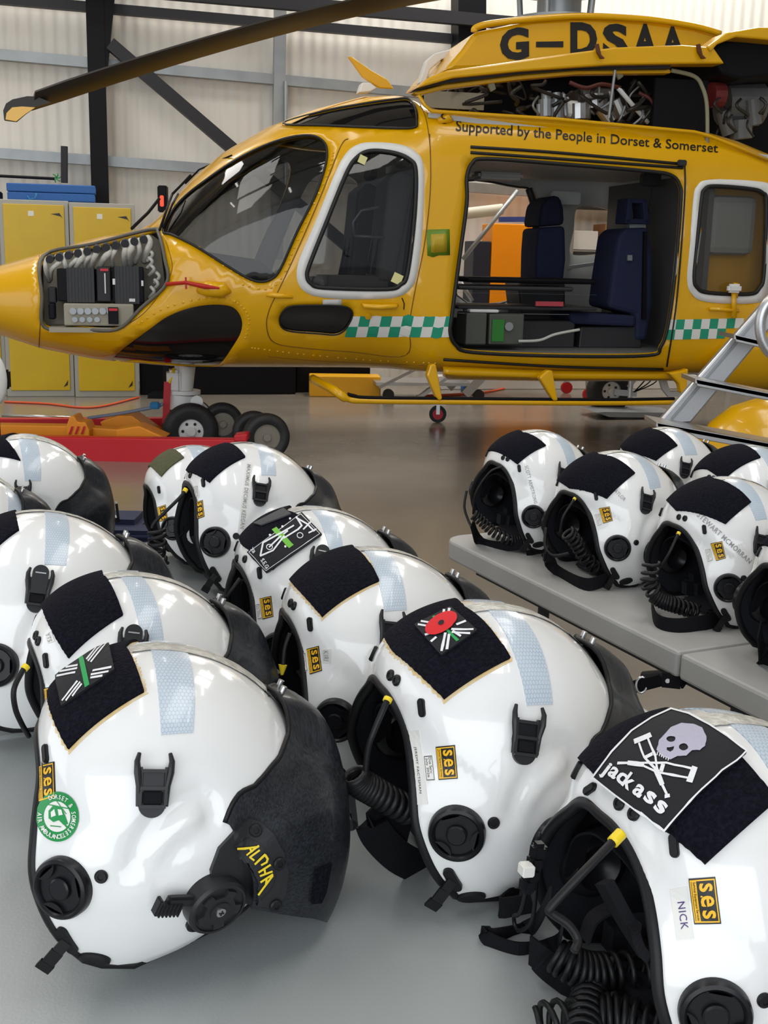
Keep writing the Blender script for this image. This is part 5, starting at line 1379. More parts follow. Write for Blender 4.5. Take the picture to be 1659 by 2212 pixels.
# opened engine door seen almost edge-on, upper fairing
hprism('engine_door', [(900, 190), (925, 168), (965, 152), (1070, 138), (1220, 116), (1330, 102), (1475, 97), (1542, 102), (1566, 137), (1450, 138), (1320, 140), (1130, 153), (980, 168)], -1.08, -.92, M_YELP, .012)
hprism('door_inner_skin', [(897, 193), (920, 178), (980, 168), (1130, 154), (1320, 141), (1448, 140), (1450, 148), (1250, 150), (1120, 160), (960, 180)], -1.02, -.80, M_STEEL2, .006)
hprism('cowl_lip', [(893, 200), (960, 182), (1120, 162), (1250, 150), (1448, 149), (1450, 158), (1250, 160), (1120, 172), (960, 192), (905, 206)], -.95, -.85, M_YELP, .008)
for x in (1291, 1510): hprism('latch', [(x - 3, 95), (x + 3, 94), (x + 8, 118), (x + 16, 126), (x + 8, 126), (x, 112)], -1.12, -1.09, mat('rust_latch', (.10, .03, .01), .5), .002)
# upper fairing with the registration
UF = [(960, 152), (1000, 105), (1026, 68), (1150, 42), (1260, 36), (1400, 44), (1500, 58), (1556, 74), (1562, 100), (1550, 125), (1300, 135), (1100, 150)]
hprism('mast_fairing', UF, -.62, .62, M_YELP, .03)
b = MB(); q = [hl(x, y, -.64) for x, y in [(1024, 69), (1028, 60), (1060, 51), (1150, 41), (1260, 35), (1400, 42), (1500, 57), (1556, 73)]]; b.tube(catmull(q, 5), .022, 8); b.build('fairing_lip', M_YELP, H_, smooth=True)
b = MB()
for ch, q in (('G', [(1080, 62), (1143, 57), (1143, 128), (1080, 132)]), ('D', [(1232, 48), (1290, 48), (1290, 120), (1232, 124)]), ('S', [(1302, 50), (1356, 52), (1356, 122), (1302, 124)]), ('A', [(1372, 50), (1416, 52), (1420, 125), (1366, 125)]), ('A', [(1432, 56), (1474, 58), (1480, 125), (1428, 125)])):
    v, f, ar = text_tris(ch, .045); TL, TR, BR, BL = [Vector(p) for p in q]
    vs = [];
    for p in v:
        c = (BL*(1 - p.x) + BR*p.x)*(1 - p.y) + (TL*(1 - p.x) + TR*p.x)*p.y; vs.append(hl(c.x, c.y, -.625))
    b.add(vs, f)
P = [hl(x, y, -.625) for x, y in [(1158, 102), (1217, 102), (1217, 89), (1158, 90)]]; b.add(P, [(0, 1, 2, 3)]); b.build('registration_lettering', M_STB, H_)
# rear nacelle
b = MB(); c = hl(1660, 230, -.5)
hprism('nacelle_lining', [(1530, 110), (1560, 88), (1620, 82), (1760, 90), (1760, 160), (1660, 165), (1600, 172), (1560, 160)], -.95, -.3, M_STEEL, .02)
hprism('nacelle_door', [(1528, 100), (1570, 70), (1640, 58), (1760, 62), (1760, 96), (1640, 84), (1590, 80), (1550, 96), (1536, 112)], -1.10, -.90, M_YELP, .012)
blob('exhaust_stub', mat('dark_red_pipe', (.16, .02, .02), .5), [(1535, 205, 1560, 205, .085, -.70)])
blob('rear_engine', mat('cast_grey', (.16, .16, .155), .5), [(1560, 225, 1640, 225, .15, -.45), (1600, 260, 1600, 300, .08, -.55), (1560, 240, 1575, 290, .05, -.6), (1625, 215, 1630, 270, .05, -.6)])
def _pf3(x):
    y = rr.uniform(205, 270); yy = rr.uniform(-.8, -.5); return [hl(x, y, yy), hl(x + rr.uniform(-15, 15), y + 15, yy - .03), hl(x + rr.uniform(-25, 25), y + 35, yy)], rr.uniform(.006, .012)
pipes(12, 1535, 1650, _pf3, 'engine_pipe', M_OILY)
b = MB(); b.tube(catmull([hl(1450, 152, -.95), hl(1500, 165, -.95), hl(1518, 190, -.95), hl(1527, 230, -.95), hl(1528, 315, -.95)], 6), .014, 8); b.build('bay_edge', mat('primer_green', (.25, .24, .15), .5), H_, smooth=True)
# ---- rotor mast and blades
hub = hl(1210, -30, 0)
b = MB(); b.cyl((hub.x, 0, hub.z - .45), (hub.x, 0, hub.z + .2), .16, n=24); b.cyl((hub.x, 0, hub.z - .02), (hub.x, 0, hub.z + .10), .42, n=28)
for k in range(5):
    a = 2*PI*k/5 + .3; b.cyl((hub.x + .25*math.cos(a), .25*math.sin(a), hub.z - .5), (hub.x + .30*math.cos(a), .30*math.sin(a), hub.z + .05), .022, n=10)
b.cyl((hub.x, 0, hub.z - .30), (hub.x, 0, hub.z - .24), .36, n=24); b.build('rotor_head', M_GALV, H_, auto=40)
def blade(tip, mname, visible_tip=True):
    r0 = Vector((hub.x, 0, hub.z + .04)); d = tip - r0; L = d.length; b = MB(); n = 20
    hd = Vector((d.x, d.y, 0)).normalized(); cr = Vector((0, 0, 1)).cross(hd)
    sec = [(-.26, -.012), (-.15, -.045), (.0, -.055), (.14, -.05), (.25, -.015), (.25, .02), (.1, .05), (-.1, .045), (-.26, .012)]
    vs = []; fs = []
    tw = .62
    for i in range(n + 1):
        t = .07 + .93*i/n; c = r0 + Vector((d.x, d.y, 0))*t + Vector((0, 0, 1))*(d.z*t**1.35)
        w = .19 + .15*sstep(.07, .22, t); 
        if t > .965: w *= .92; c = c - cr*.0
        for (a, h) in sec:
            lat = cr*math.cos(tw) + Vector((0, 0, 1))*math.sin(tw); up = Vector((0, 0, 1))*math.cos(tw) - cr*math.sin(tw)
            vs.append(c + lat*(a*w) + up*h*w*1.1)
    m_ = len(sec)
    for i in range(n):
        for k in range(m_): fs.append((i*m_ + k, i*m_ + (k + 1) % m_, (i + 1)*m_ + (k + 1) % m_, (i + 1)*m_ + k))
    fs += [tuple(range(m_)), tuple(n*m_ + k for k in range(m_ - 1, -1, -1))]
    b.add(vs, fs); o = b.build('rotor_blade', mat('brown_black_blade', (.022, .018, .015), .5), H_, auto=35)
    bm = bmesh.new(); bm.from_mesh(o.data); bmesh.ops.recalc_face_normals(bm, faces=bm.faces); bm.to_mesh(o.data); bm.free(); return o, cr, hd
tip = hl(72, 218, -1.0); bl, cr, hd = blade(tip, '')
# swept tip in yellow
b = MB(); Tp = [(80, 210), (110, 222), (75, 232), (55, 246), (35, 263), (10, 260), (8, 240), (14, 225), (28, 216), (60, 209)]
P = [hl(a, c, -1.0) for a, c in Tp]; n = len(P); b.add([p + Vector((0, -.03, 0)) for p in P] + [p + Vector((0, .03, 0)) for p in P], [tuple(range(n)), tuple(range(2*n - 1, n - 1, -1))] + [(i, n + i, n + (i + 1) % n, (i + 1) % n) for i in range(n)])
b.build('blade_tip', MATS['brown_black_blade'], bl); 
P = [hl(a, c, -1.035) for a, c in [(76, 232), (55, 246), (35, 262), (12, 258), (14, 244), (26, 232), (48, 230)]]; n = len(P); b = MB(); b.add(P + [p + Vector((0, .004, 0)) for p in P], [tuple(range(n)), tuple(range(2*n - 1, n - 1, -1))] + [(i, n + i, n + (i + 1) % n, (i + 1) % n) for i in range(n)]); b.build('tip_paint', M_YELP, bl)
# ---- undercarriage
def wheel(name, c, R, w, m_hub, e, axis=Vector((0, 1, 0)), rim=.5, holes_=6):
    z = axis.normalized(); x = Vector((0, 0, 1)).cross(z).normalized(); y = z.cross(x); M = Matrix(((x.x, y.x, z.x, c[0]), (x.y, y.y, z.y, c[1]), (x.z, y.z, z.z, c[2]), (0, 0, 0, 1)))
    b = MB(); h = w/2; b.lathe([(R*rim, -h*.7), (R*.72, -h*.95), (R*.90, -h*.9), (R*.98, -h*.5), (R, 0), (R*.98, h*.5), (R*.90, h*.9), (R*.72, h*.95), (R*rim, h*.7)], M, n=40, closed_ends=False); t = b.build('tyre', M_TYRE, e, smooth=True)
    b = MB(); b.lathe([(.001, -h*.5), (R*rim, -h*.5), (R*rim*1.04, -h*.75), (R*rim*1.04, h*.75), (R*rim, h*.5), (.001, h*.5)], M, n=32, closed_ends=False)
    b.lathe([(R*.16, -h*.9), (R*.16, h*.9)], M, n=16); b.cur = 1
    for k in range(holes_): a = 2*PI*k/holes_; p = M @ Vector((R*rim*.66*math.cos(a), R*rim*.66*math.sin(a), 0)); b.cyl(p - z*h*.56, p + z*h*.56, R*.055, n=10)
    b.build('wheel_hub', [m_hub, M_STB], e, auto=35); return t
gear = bpy.data.objects.new('nose_gear', None); COL.objects.link(gear); gear.parent = H_
pw = hl(412, 930, -.17); R_ = .20
b = MB(); t0 = hl(400, 790, 0); t1 = hl(392, 862, 0)
b.cyl(t0, t1, .075, n=20); b.cyl(hl(396, 842, 0), hl(396, 850, 0), .125, n=24); b.cyl(hl(394, 852, 0), hl(392, 884, 0), .105, n=24); b.box(hl(375, 822, -.02), (.10, .16, .16), bevel=.02); b.cyl(hl(392, 884, 0), hl(400, 925, 0), .05, n=16)
b.bar(hl(430, 872, -.03), hl(472, 912, -.03), .05, .06, up=(0, 1, 0)); b.cyl(hl(425, 868, -.10), hl(425, 868, .10), .045, n=16); b.cyl((pw.x, -.22, pw.z), (pw.x, .22, pw.z), .03, n=12); b.cyl(hl(473, 914, -.06), hl(473, 914, .06), .03, n=12)
b.build('strut', M_WHP, gear, auto=40)
for yy in (-.17, .17): wheel('w', (pw.x, yy, pw.z), R_, .15, M_WHP, gear, rim=.44)
b = MB(); b.bar(hl(362, 825, -.10), hl(358, 915, -.10), .05, .006, up=(0, 1, 0)); b.build('warning_streamer', M_RED, gear)
b = MB(); b.tube([hl(376, 795, -.08), hl(372, 812, -.09), hl(366, 828, -.10)], .010, 6); b.build('yellow_lanyard', M_YEL, gear, smooth=True)
# step tube under the doors
b = MB(); yk = -1.02; pts = [hl(676, 818, -.6), hl(720, 842, yk + .05), hl(752, 862, yk), hl(800, 866, yk), hl(1000, 868, yk), hl(1300, 870, yk), hl(1460, 868, yk)]
b.tube(catmull(pts, 6), [.030]*12 + [.020]*25, 10); b.build('step_tube', M_YELP, H_, smooth=True)
b = MB(); b.tube([p + Vector((0, -.006, .022)) for p in catmull([hl(750, 858, yk), hl(765, 862, yk), hl(800, 866, yk), hl(1000, 868, yk), hl(1300, 870, yk), hl(1455, 868, yk)], 5)], .012, 8); b.build('anti_slip_tread', M_STEEL, H_, smooth=True)
for pts in ([(930, 788), (942, 786), (956, 862), (950, 866), (942, 858), (922, 812)], [(1182, 800), (1194, 800), (1206, 866), (1196, 866), (1186, 850), (1165, 816)], [(1478, 800), (1488, 796), (1484, 850), (1472, 850), (1468, 830), (1445, 806)]): hprism('step_bracket', pts, -1.05, -.98, M_YELP, .012)
# main gear on the far side, seen below the belly
gm = bpy.data.objects.new('main_gear', None); COL.objects.link(gm); gm.parent = H_
pm = HMi @ on_z(1312, 893, 0); yy_ = pm.y; wheel('w', (pm.x, yy_, .21), .21, .17, M_WHP, gm, rim=.42, holes_=5)
b = MB(); b.cyl((pm.x + .12, yy_ - .15, .9), (pm.x + .14, yy_ - .16, .34), .035, n=16); b.cyl((pm.x + .14, yy_ - .16, .36), (pm.x + .14, yy_ - .16, .15), .025, n=14); b.bar((pm.x + .32, yy_ - .2, .52), (pm.x + .12, yy_ - .16, .26), .035, .03); b.bar((pm.x, yy_ - .12, .21), (pm.x + .2, yy_ - .16, .2), .05, .05); b.build('strut', M_ALU, gm, auto=40)
b = MB()
for k in range(3): b.tube(catmull([(pm.x + .26 + .04*k, yy_ - .2, .62), (pm.x + .34, yy_ - .22, .45), (pm.x + .24 + .06*k, yy_ - .22, .32), (pm.x + .16, yy_ - .2, .22)], 5), .006, 6)
b.build('brake_hose', M_STEEL, gm, smooth=True)
b = MB(); b.prism([(-.28, .05), (-.16, .01), (.40, .0), (.52, .04), (.44, .045), (-.2, .055)], -.2, .2, Matrix.Translation((pm.x, yy_ - .22, .015)) @ Matrix.Rotation(PI/2, 4, 'X')); b.build('wheel_skate', M_GALV, gm)
# rear sponson and second far shapes
skin_patch('sponson_seam', [(1520, 800), (1535, 765), (1560, 738), (1600, 715), (1680, 695), (1760, 700), (1760, 800), (1650, 815)], M_YELP, H_, off=.12, thick=.10, step=.07)
hprism('towing_eye', [(1425, 818), (1440, 818), (1448, 845), (1470, 845), (1475, 855), (1445, 858), (1432, 842)], -.5, -.46, M_WHP, .006)
b = MB(); b.tube([hp(1585, 640, .02), hp(1583, 610, .05), hp(1578, 612, .05)], .02, 8); b.tube([hp(1579, 618, .04), hp(1580, 680, .04)], .018, 8); b.tube([hp(1530, 664, .02), hp(1555, 663, .04), hp(1590, 666, .04)], .014, 8); b.build('door_lever', M_YELP, H_, smooth=True)
b = MB(); b.box(hp(1577, 618, .06), (.10, .05, .06), bevel=.015); b.build('window_knob', M_WHP, H_)
hbox('rear_equipment', 1538, 420, 1630, 552, -.90, .14, mat('grey_canvas', (.26, .26, .25), .7), bev=.05)
hbox('rear_lining', 1485, 380, 1760, 700, -.72, .02, mat('yellow_lining', srgb(200, 150, 40), .6), bev=None)

# ================================================================ towing dolly and nearby things
dl = empty('towing_dolly', (0, 0, 0), 0, 'red and orange towing dolly under the nose wheel', 'dolly')
def wbox(pts_px, yf, depth, name, m, parent, bev=.01):
    P = [on_y(a, c, yf) for a, c in pts_px]; n = len(P); b = MB()
    b.add([tuple(p) for p in P] + [(p.x, p.y + depth, p.z) for p in P], [tuple(range(n)), tuple(range(2*n - 1, n - 1, -1))] + [(i, n + i, n + (i + 1) % n, (i + 1) % n) for i in range(n)])
    o = b.build(name, m, parent, bevel=bev); bm = bmesh.new(); bm.from_mesh(o.data); bmesh.ops.recalc_face_normals(bm, faces=bm.faces); bm.to_mesh(o.data); bm.free(); return o
wbox([(-60, 942), (530, 950), (532, 992), (400, 1003), (-60, 1000)], 7.55, .10, 'side_beam', M_RED, dl)
wbox([(-60, 905), (352, 903), (352, 925), (-60, 925)], 8.9, .08, 'side_beam', M_RED, dl)
wbox([(505, 940), (535, 937), (534, 955), (505, 955)], 7.52, .14, 'beam_end', M_RED, dl)
wbox([(-60, 917), (150, 920), (260, 928), (260, 946), (-60, 944)], 7.9, .12, 'tow_arm', M_ORG, dl)
wbox([(143, 920), (150, 900), (160, 898), (168, 912), (185, 912), (193, 930), (193, 945), (143, 942)], 7.8, .18, 'coupling_block', M_ORG, dl)
b = MB()
for k in range(3): P = [on_y(a, c, 7.79) for a, c in ((148 + k*13, 938), (153 + k*13, 938), (159 + k*13, 921), (154 + k*13, 921))]; b.add(P, [(0, 1, 2, 3)])
b.build('hazard_stripes', M_RED, dl)
wbox([(215, 912), (255, 898), (285, 898), (350, 945), (300, 946), (225, 930)], 8.2, .25, 'wedge_ramp', M_ORG, dl)
wbox([(250, 928), (300, 920), (358, 946), (250, 946)], 7.75, .2, 'wedge_ramp', M_ORG, dl)
b = MB(); b.tube([on_y(4, 897, 9.1), on_y(155, 903, 9.1)], .015, 8); b.build('chrome_rail', M_MET, dl, smooth=True)
b = MB(); b.tube(catmull([on_y(190, 903, 8.3), on_y(260, 893, 8.25), on_y(330, 880, 8.2), on_y(352, 872, 8.2)], 5), .012, 8); b.build('lashing_strap', mat('grey_blue_strap', srgb(120, 130, 150), .7), dl, smooth=True)
b = MB(); p = on_y(335, 876, 8.18); b.box(p, (.07, .05, .05), bevel=.01); b.build('strap_ratchet', mat('cyan_strap', srgb(30, 110, 160), .7), dl)
def wheel_w(px, py, yf, R, w, e, m=M_GALV):
    p = on_y(px, py, yf); return wheel('w', (p.x, p.y, R), R, w, m, e, axis=Vector((.25, -1, 0)), rim=.55, holes_=0)
M_BEI = mat('dusty_hub', (.22, .20, .16), .6)
wheel_w(480, 912, 8.35, .155, .12, dl, M_BEI); wheel_w(575, 950, 7.75, .16, .13, dl, M_BEI); wheel_w(548, 935, 8.0, .15, .12, dl, M_BEI)

# ---- big aluminium access steps on the right
YL = 4.6
st_ = empty('access_platform', (0, 0, 0), 0, 'aluminium access platform steps with curved handrail at right edge', 'ladder')
wbox([(1700, 600), (1631, 675), (1415, 920), (1493, 914), (1635, 745), (1740, 620)], 5.45, .05, 'stringer', M_ALU, st_)
b = MB(); b.bar(on_y(1664, 655, 5.44), on_y(1452, 905, 5.44), .012, .01); b.build('stringer_rib', M_GALV, st_)
for (x0, y0, x1, y1, h) in ((1586, 722, 1760, 762, 17), (1502, 818, 1760, 868, 17), (1418, 912, 1760, 975, 20)):
    wbox([(x0, y0), (x1, y1), (x1, y1 + h), (x0 + 4, y0 + h)], 5.2, .02, 'tread_nosing', M_ALU, st_, bev=.004)
    a = on_y(x0, y0, 5.2); c = on_y(x1, y1, 5.2); b = MB(); b.add([a, c, c + Vector((0, .25, 0)), a + Vector((0, .25, 0)), a - Vector((0, 0, .02)), c - Vector((0, 0, .02)), c + Vector((0, .25, -.02)), a + Vector((0, .25, -.02))], [(0, 1, 2, 3), (7, 6, 5, 4), (0, 4, 5, 1), (2, 6, 7, 3), (0, 3, 7, 4)]); b.build('tread', M_ALU, st_)
b = MB(); b.tube([(lambda a: on_y(1690 + 48*math.cos(a), 705 + 68*math.sin(a), 3.4))(PI*.45 + PI*1.1*k/24) for k in range(25)], .016, 12); b.build('handrail', M_ALU, st_, smooth=True)
# yellow round-nosed fairing lying behind the steps
p = on_y(1640, 905, 6.6); e = empty('engine_cowling', (p.x, p.y, 0), 0, 'loose yellow rounded cowling on the floor behind the access steps', 'cowling')
b = MB(); b.lathe([(.001, .36), (.10, .35), (.22, .30), (.32, .20), (.38, .08), (.39, 0)], Matrix.Diagonal((1.15, .8, 1.0, 1)), n=36, closed_ends=False); c_ = b.build('cowl_shell', M_YELP, e, smooth=True)
c_.location = (.12, .1, on_y(1640, 862, 6.6).z - .36)
b = MB(); zz_ = on_y(1640, 862, 6.6).z - .36; b.box((.12, .1, zz_/2), (.7, .5, zz_)); b.build('padded_rest', M_STEEL2, e)
# ================================================================ the helmets, one by one
def Z(sc_, ox, oy): return lambda *p: [(ox + x*sc_, oy + y*sc_) for x, y in p]
# seen poses: x, y, z, yaw, roll, pitch, scale
POSE = {'E': (-0.221, 0.9997, 0.8602, 13.05, -3.17, -3.22, 1.0716), 'J': (0.0898, 1.1136, 0.8707, 18.67, 1.58, -1.66, 1.0942), 'K': (0.258, 0.8599, 0.8615, 18.35, -1.42, -4.76, 1.0638), 'M': (0.4411, 2.2218, 0.8608, 22.89, -0.16, 1.98, 1.0279), 'P': (0.5917, 1.9866, 0.8588, 17.59, -0.26, 4.15, 1.0108), 'G': (-0.2769, 2.1276, 0.8612, 20.29, -6.23, -5.17, 1.1378), 'I': (-0.0267, 1.378, 0.8621, 16.51, -2.12, 0.45, 1.0665), 'L': (0.3141, 2.4841, 0.8634, 24.66, 3.23, -2.96, 1.0182), 'A': (-0.7342, 2.2739, 0.8603, 17.58, 10.04, -4.18, 1.029), 'B': (-0.74, 1.91, 0.861, 14, 3, -2, 1.03), 'C': (-0.4667, 1.4717, 0.8716, 18.21, -5.39, 1.46, 1.1096), 'D': (-0.3029, 1.2509, 0.862, 22.49, -0.03, -0.6, 1.0423), 'F': (-0.39, 2.283, 0.8516, 20.23, -6.65, 5.0, 0.956), 'H': (-0.1155, 1.6, 0.8648, 19.32, 0.86, -0.12, 1.0655), 'N': (0.637, 2.6525, 0.8555, 15.81, 1.23, 0.95, 0.9893), 'O': (0.7339, 2.3336, 0.8605, 15.21, -0.15, 1.68, 1.0301), 'Q': (0.668, 1.69, 0.857, 16, 0, 0, 1.0)}
DROP = dict(B=.006, C=.008, D=.010, G=-.010, H=.012, I=.010, J=.009, K=.010, L=.007, M=.015, N=.012, O=.014, P=.014, Q=.012, E=-.001, A=-.001)
GL = 'white flight helmets on the near table'; GR = 'white flight helmets on the right-hand table'
def helm(k, label, group=GL):
    x, y, z, yaw, roll, pitch, s_ = POSE[k]
    q = 1 + DROP.get(k, .0)/(CZ - z); x, y, z, s_ = x*q, y*q, CZ + (z - CZ)*q, s_*q
    return Helmet(label, x, y, yaw, roll, pitch, s_, cz=z, group=group)
T1, T2, TC, TD = (.0066, -.1073, .090), (.0311, -.1056, .0898), (.004, 0, .137), (.036, 0, .137)
VA, VB, VC, VD = (-.0623, -.0899, .0782), (-.0007, -.0731, .1145), (-.082, 0, .088), (-.022, 0, .134)
def fit_far(H, knob=True):
    """fittings of the side turned away and the interior"""
    H.knob(side=1); H.clip(side=1); H.small('slot_bumper', BUMP_ME, xz=(-.0753, .0736), side=1)
    H.small('earcup_plug', PLUG_ME, xz=(-.0318, -.0038), side=1); H.cups()
def near_set(H, k=None, kup=(-30, -60), p=None, c=None, cup=(3, -45), b=None, t=None, o=None, q=(), slide=False, slim=1.0):
    if k: H.knob((k[0], k[1], k[0] + kup[0], k[1] + kup[1]))
    else: H.knob()
    if c: H.clip((c[0], c[1], c[0] + cup[0], c[1] + cup[1]), slide=slide)
    else: H.clip(slide=slide)
    if p: H.small('earcup_plug', PLUG_ME, (p[0], p[1], p[0], p[1] - 10))
    else: H.small('earcup_plug', PLUG_ME, xz=(-.0318, -.0038))
    if b: H.small('slot_bumper', BUMP_ME, (b[0], b[1], b[0] - 1, b[1] - 12))
    else: H.small('slot_bumper', BUMP_ME, xz=(-.0753, .0736))
    if t: H.small('chin_toggle', TOGGLE_ME, (t[0], t[1], t[0] - 7, t[1] - 12))
    if o: H.small('cheek_plug', OVAL_ME, (o[0], o[1], o[0], o[1] - 10))
    for (x, y) in q: H.small('nape_stud', PLUG_ME, (x, y, x - 3, y - 8))

# ---- A, far left back row
H = helm('A', 'white helmet with black pile panel, farthest back on the left, cut by picture edge'); H.visor(); fit_far(H); near_set(H)
H.velcro((-70, 1075), (44, 996), (-60, 955), (8, 932)); H.tape((54, 1039), (88, 1039), (37, 934), (72, 935)); H.crest(15, 100)
# ---- B, behind C
H = helm('B', 'white helmet mostly hidden, only its striped top showing at the left edge'); H.visor(); fit_far(H); near_set(H, slide=True)
H.tape((12, 1125), (50, 1118), (2, 1052), (34, 1055)); H.velcro(VA, VB, VC, VD); H.crest(15, 100)
# ---- C
H = helm('C', 'white helmet with long black strap slide at the left picture edge'); H.visor(); fit_far(H)
near_set(H, k=(-8, 1437), p=(25, 1417), c=(82, 1278), cup=(8, -55), slide=True)
H.tape((96, 1220), (143, 1222), (95, 1107), (138, 1105)); H.velcro((-50, 1235), (42, 1146), (-90, 1180), (33, 1122)); H.crest(15, 100)
# ---- D
H = helm('D', 'white helmet with split black pile panel directly behind the green-badged front left one'); H.visor(); fit_far(H)
near_set(H, c=(283, 1412), cup=(4, -37), b=(101, 1427), q=((79, 1373), (84, 1385)), slide=True)
H.velcro((149, 1423), (266, 1330), (102, 1335), (223, 1246)); H.tape((312, 1420), (355, 1412), (255, 1241), (297, 1239)); H.crest(15, 108)
H.ses([(118, 1481), (122, 1548), (97, 1555), (96, 1487)]); H.name([(112, 1364), (119, 1386), (104, 1390), (98, 1370)], 'YTS', m=M_STW, ink=M_INKG, box=(.05, .1, .9, .7))
H.lead([H.at(58, 1438, -.07), H.at(46, 1454, -.075), H.at(30, 1490, -.085), H.at(33, 1530, -.085), H.at(46, 1562, -.08), H.at(62, 1590, -.06)])
# ---- E
H = E = helm('E', 'white helmet with ALPHA lettered carbon cover and round green badge, front left'); E.visor(); fit_far(E)
near_set(E, k=(135, 1917), kup=(-35, -55), p=(219, 1893), c=(330, 1698), cup=(3, -70), b=(101, 1628), t=(146, 2030), o=(205, 2070))
E.tape((348, 1588), (416, 1583), (322, 1392), (392, 1388)); E.velcro((150, 1620), (312, 1497), (108, 1500), (272, 1391), glue=True); E.crest(18, 106, w=.023)
E.ses([(118, 1645), (121, 1723), (85, 1735), (84, 1652)]); E.due([(78, 1669), (74, 1729), (61, 1729), (67, 1669)])
# flag patch in thread
b = MB(); fq = [(128, 1467), (237, 1394), (251, 1457), (142, 1532)]
b.cur = 0; E.rect(b, fq, .0060, nu=8, nv=6, thick=.0022)
b.cur = 1
for pl in ([(.04, .90), (.36, .64)], [(.10, .97), (.40, .72)], [(.96, .90), (.64, .64)], [(.90, .97), (.60, .72)], [(.04, .10), (.36, .36)], [(.10, .03), (.40, .28)], [(.96, .10), (.64, .36)], [(.90, .03), (.60, .28)],
           [(.22, .97), (.42, .80)], [(.78, .97), (.58, .80)], [(.22, .03), (.42, .20)], [(.78, .03), (.58, .20)]): E.stroke(b, fq, pl, .055, .0064, asp=1.7)
b.cur = 2; E.rect(b, fq, .0066, .46, .02, .54, .98, 1, 6); b.build('flag_patch', [M_PBLK, M_THW, M_THG], E.root)
# green ring badge
b = MB(); gc = Vector((126, 1764)); gr = 46.0
def el(c, rx, ry, n=36, rot=0.0): return [(c[0] + rx*math.cos(2*PI*i/n)*math.cos(rot) - ry*math.sin(2*PI*i/n)*math.sin(rot), c[1] + rx*math.cos(2*PI*i/n)*math.sin(rot) + ry*math.sin(2*PI*i/n)*math.cos(rot)) for i in range(n)]
b.cur = 0; E.pxpoly(b, el(gc, gr, gr*1.18), .0010, 8); b.cur = 1; E.pxpoly(b, el(gc, gr*.62, gr*.72), .0013, 8); b.cur = 0
E.pxpoly(b, [(108, 1752), (118, 1740), (134, 1742), (142, 1756), (150, 1780), (140, 1782), (130, 1772), (118, 1776), (108, 1768)], .0016, 5)
E.pxstroke(b, [(104, 1738), (152, 1746)], 2.2, .0016); E.pxstroke(b, [(126, 1730), (146, 1758)], 1.8, .0016); E.pxstroke(b, [(112, 1784), (134, 1786)], 2.2, .0016); E.pxstroke(b, [(140, 1778), (152, 1792)], 4, .0016)
b.cur = 1; E.pxpoly(b, [(113, 1755), (121, 1748), (124, 1762), (114, 1766)], .0018, 5); E.pxpoly(b, [(128, 1748), (136, 1749), (139, 1760), (130, 1762)], .0018, 5)
def ring_text(txt, a0, a1, flip=False):
    n = len(txt)
    for i, ch in enumerate(txt):
        if ch == ' ': continue
        a = math.radians(a0 + (a1 - a0)*(i + .5)/n); rd = Vector((math.cos(a), math.sin(a)*1.18)); c = gc + rd*gr*.80
        up = rd.normalized()*(-1 if flip else 1)*gr*.105; rt = Vector((-up.y, up.x))*(.78)
        v, f, ar = text_tris(ch, .02); rt = rt*min(1.25, max(.25, ar))
        E.wrap(b, [tuple(p) for p in v], f, [c + up - rt, c + up + rt, c - up + rt, c - up - rt], .0017)
ring_text('DORSET & SOMERSET', -118, 72); ring_text('AIR AMBULANCE', -165 - 5, -165 - 125, True)
b.build('round_badge', [M_GRN, M_STW], E.root)
# visor side plate with lettering
b = MB(); E.pxpoly(b, [(452, 1878), (470, 1830), (500, 1798), (533, 1766), (558, 1774), (588, 1800), (608, 1838), (618, 1880), (613, 1925), (598, 1958), (560, 1953), (520, 1943), (488, 1944), (460, 1950)], .0045, 9, both=True, thick=.006)
pl_ = b.build('visor_side_plate', M_PLAS2, E.root)
b = MB(); E.pxstroke(b, [(497, 1825), (530, 1807), (560, 1820), (583, 1852), (592, 1888), (584, 1912), (560, 1938)], 1.3, .0051, both=True); E.pxstroke(b, [(560, 1938), (545, 1928), (548, 1890), (528, 1858), (497, 1825)], 1.3, .0051, both=True)
b.build('label_outline', M_STB, pl_)
b = MB(); q = [(548, 1817), (590, 1890), (562, 1922), (506, 1832)]
for pl in ([(506, 1829), (554, 1826)], [(555, 1824), (530, 1842)], [(536, 1829), (541, 1836)], [(557, 1833), (537, 1847), (545, 1853)], [(568, 1841), (547, 1861)], [(568, 1842), (573, 1850), (571, 1857), (560, 1863)], [(578, 1863), (555, 1878)], [(582, 1877), (558, 1886)], [(566, 1870), (568, 1882)],
           [(583, 1883), (559, 1899)], [(583, 1886), (554, 1926)], [(571, 1892), (569, 1904)]): E.pxstroke(b, pl, 4.2, .0058, both=True)
b.build('ALPHA_lettering'.lower(), M_YEL, pl_)
for (x, y) in ((548, 1792), (597, 1861), (590, 1949)):
    o = E.part('plate_eyelet', PLUG_ME, E.fr_px(x, y, x, y - 8, both=True, off=.0050)); 
b = MB(); E.pxpoly(b, [(678, 1880), (702, 1868), (712, 1862), (700, 1925), (690, 1948), (670, 1950)], .003, 7, both=True, thick=.002); b.build('visor_pile_pad', M_VELC, E.root)
b = MB(); p, n = E.hit(428, 1990); M = E.frame(p, n, Vector((0, 0, 1)))
b.lathe([(.0085, -.004), (.0085, .003), (.0065, .0045), (.0050, .003), (.0050, -.003)], M @ Matrix.Diagonal((1.3, 1, 1, 1)), n=24, closed_ends=False)
b.build('strap_eye', M_PLAS, E.root, auto=40)
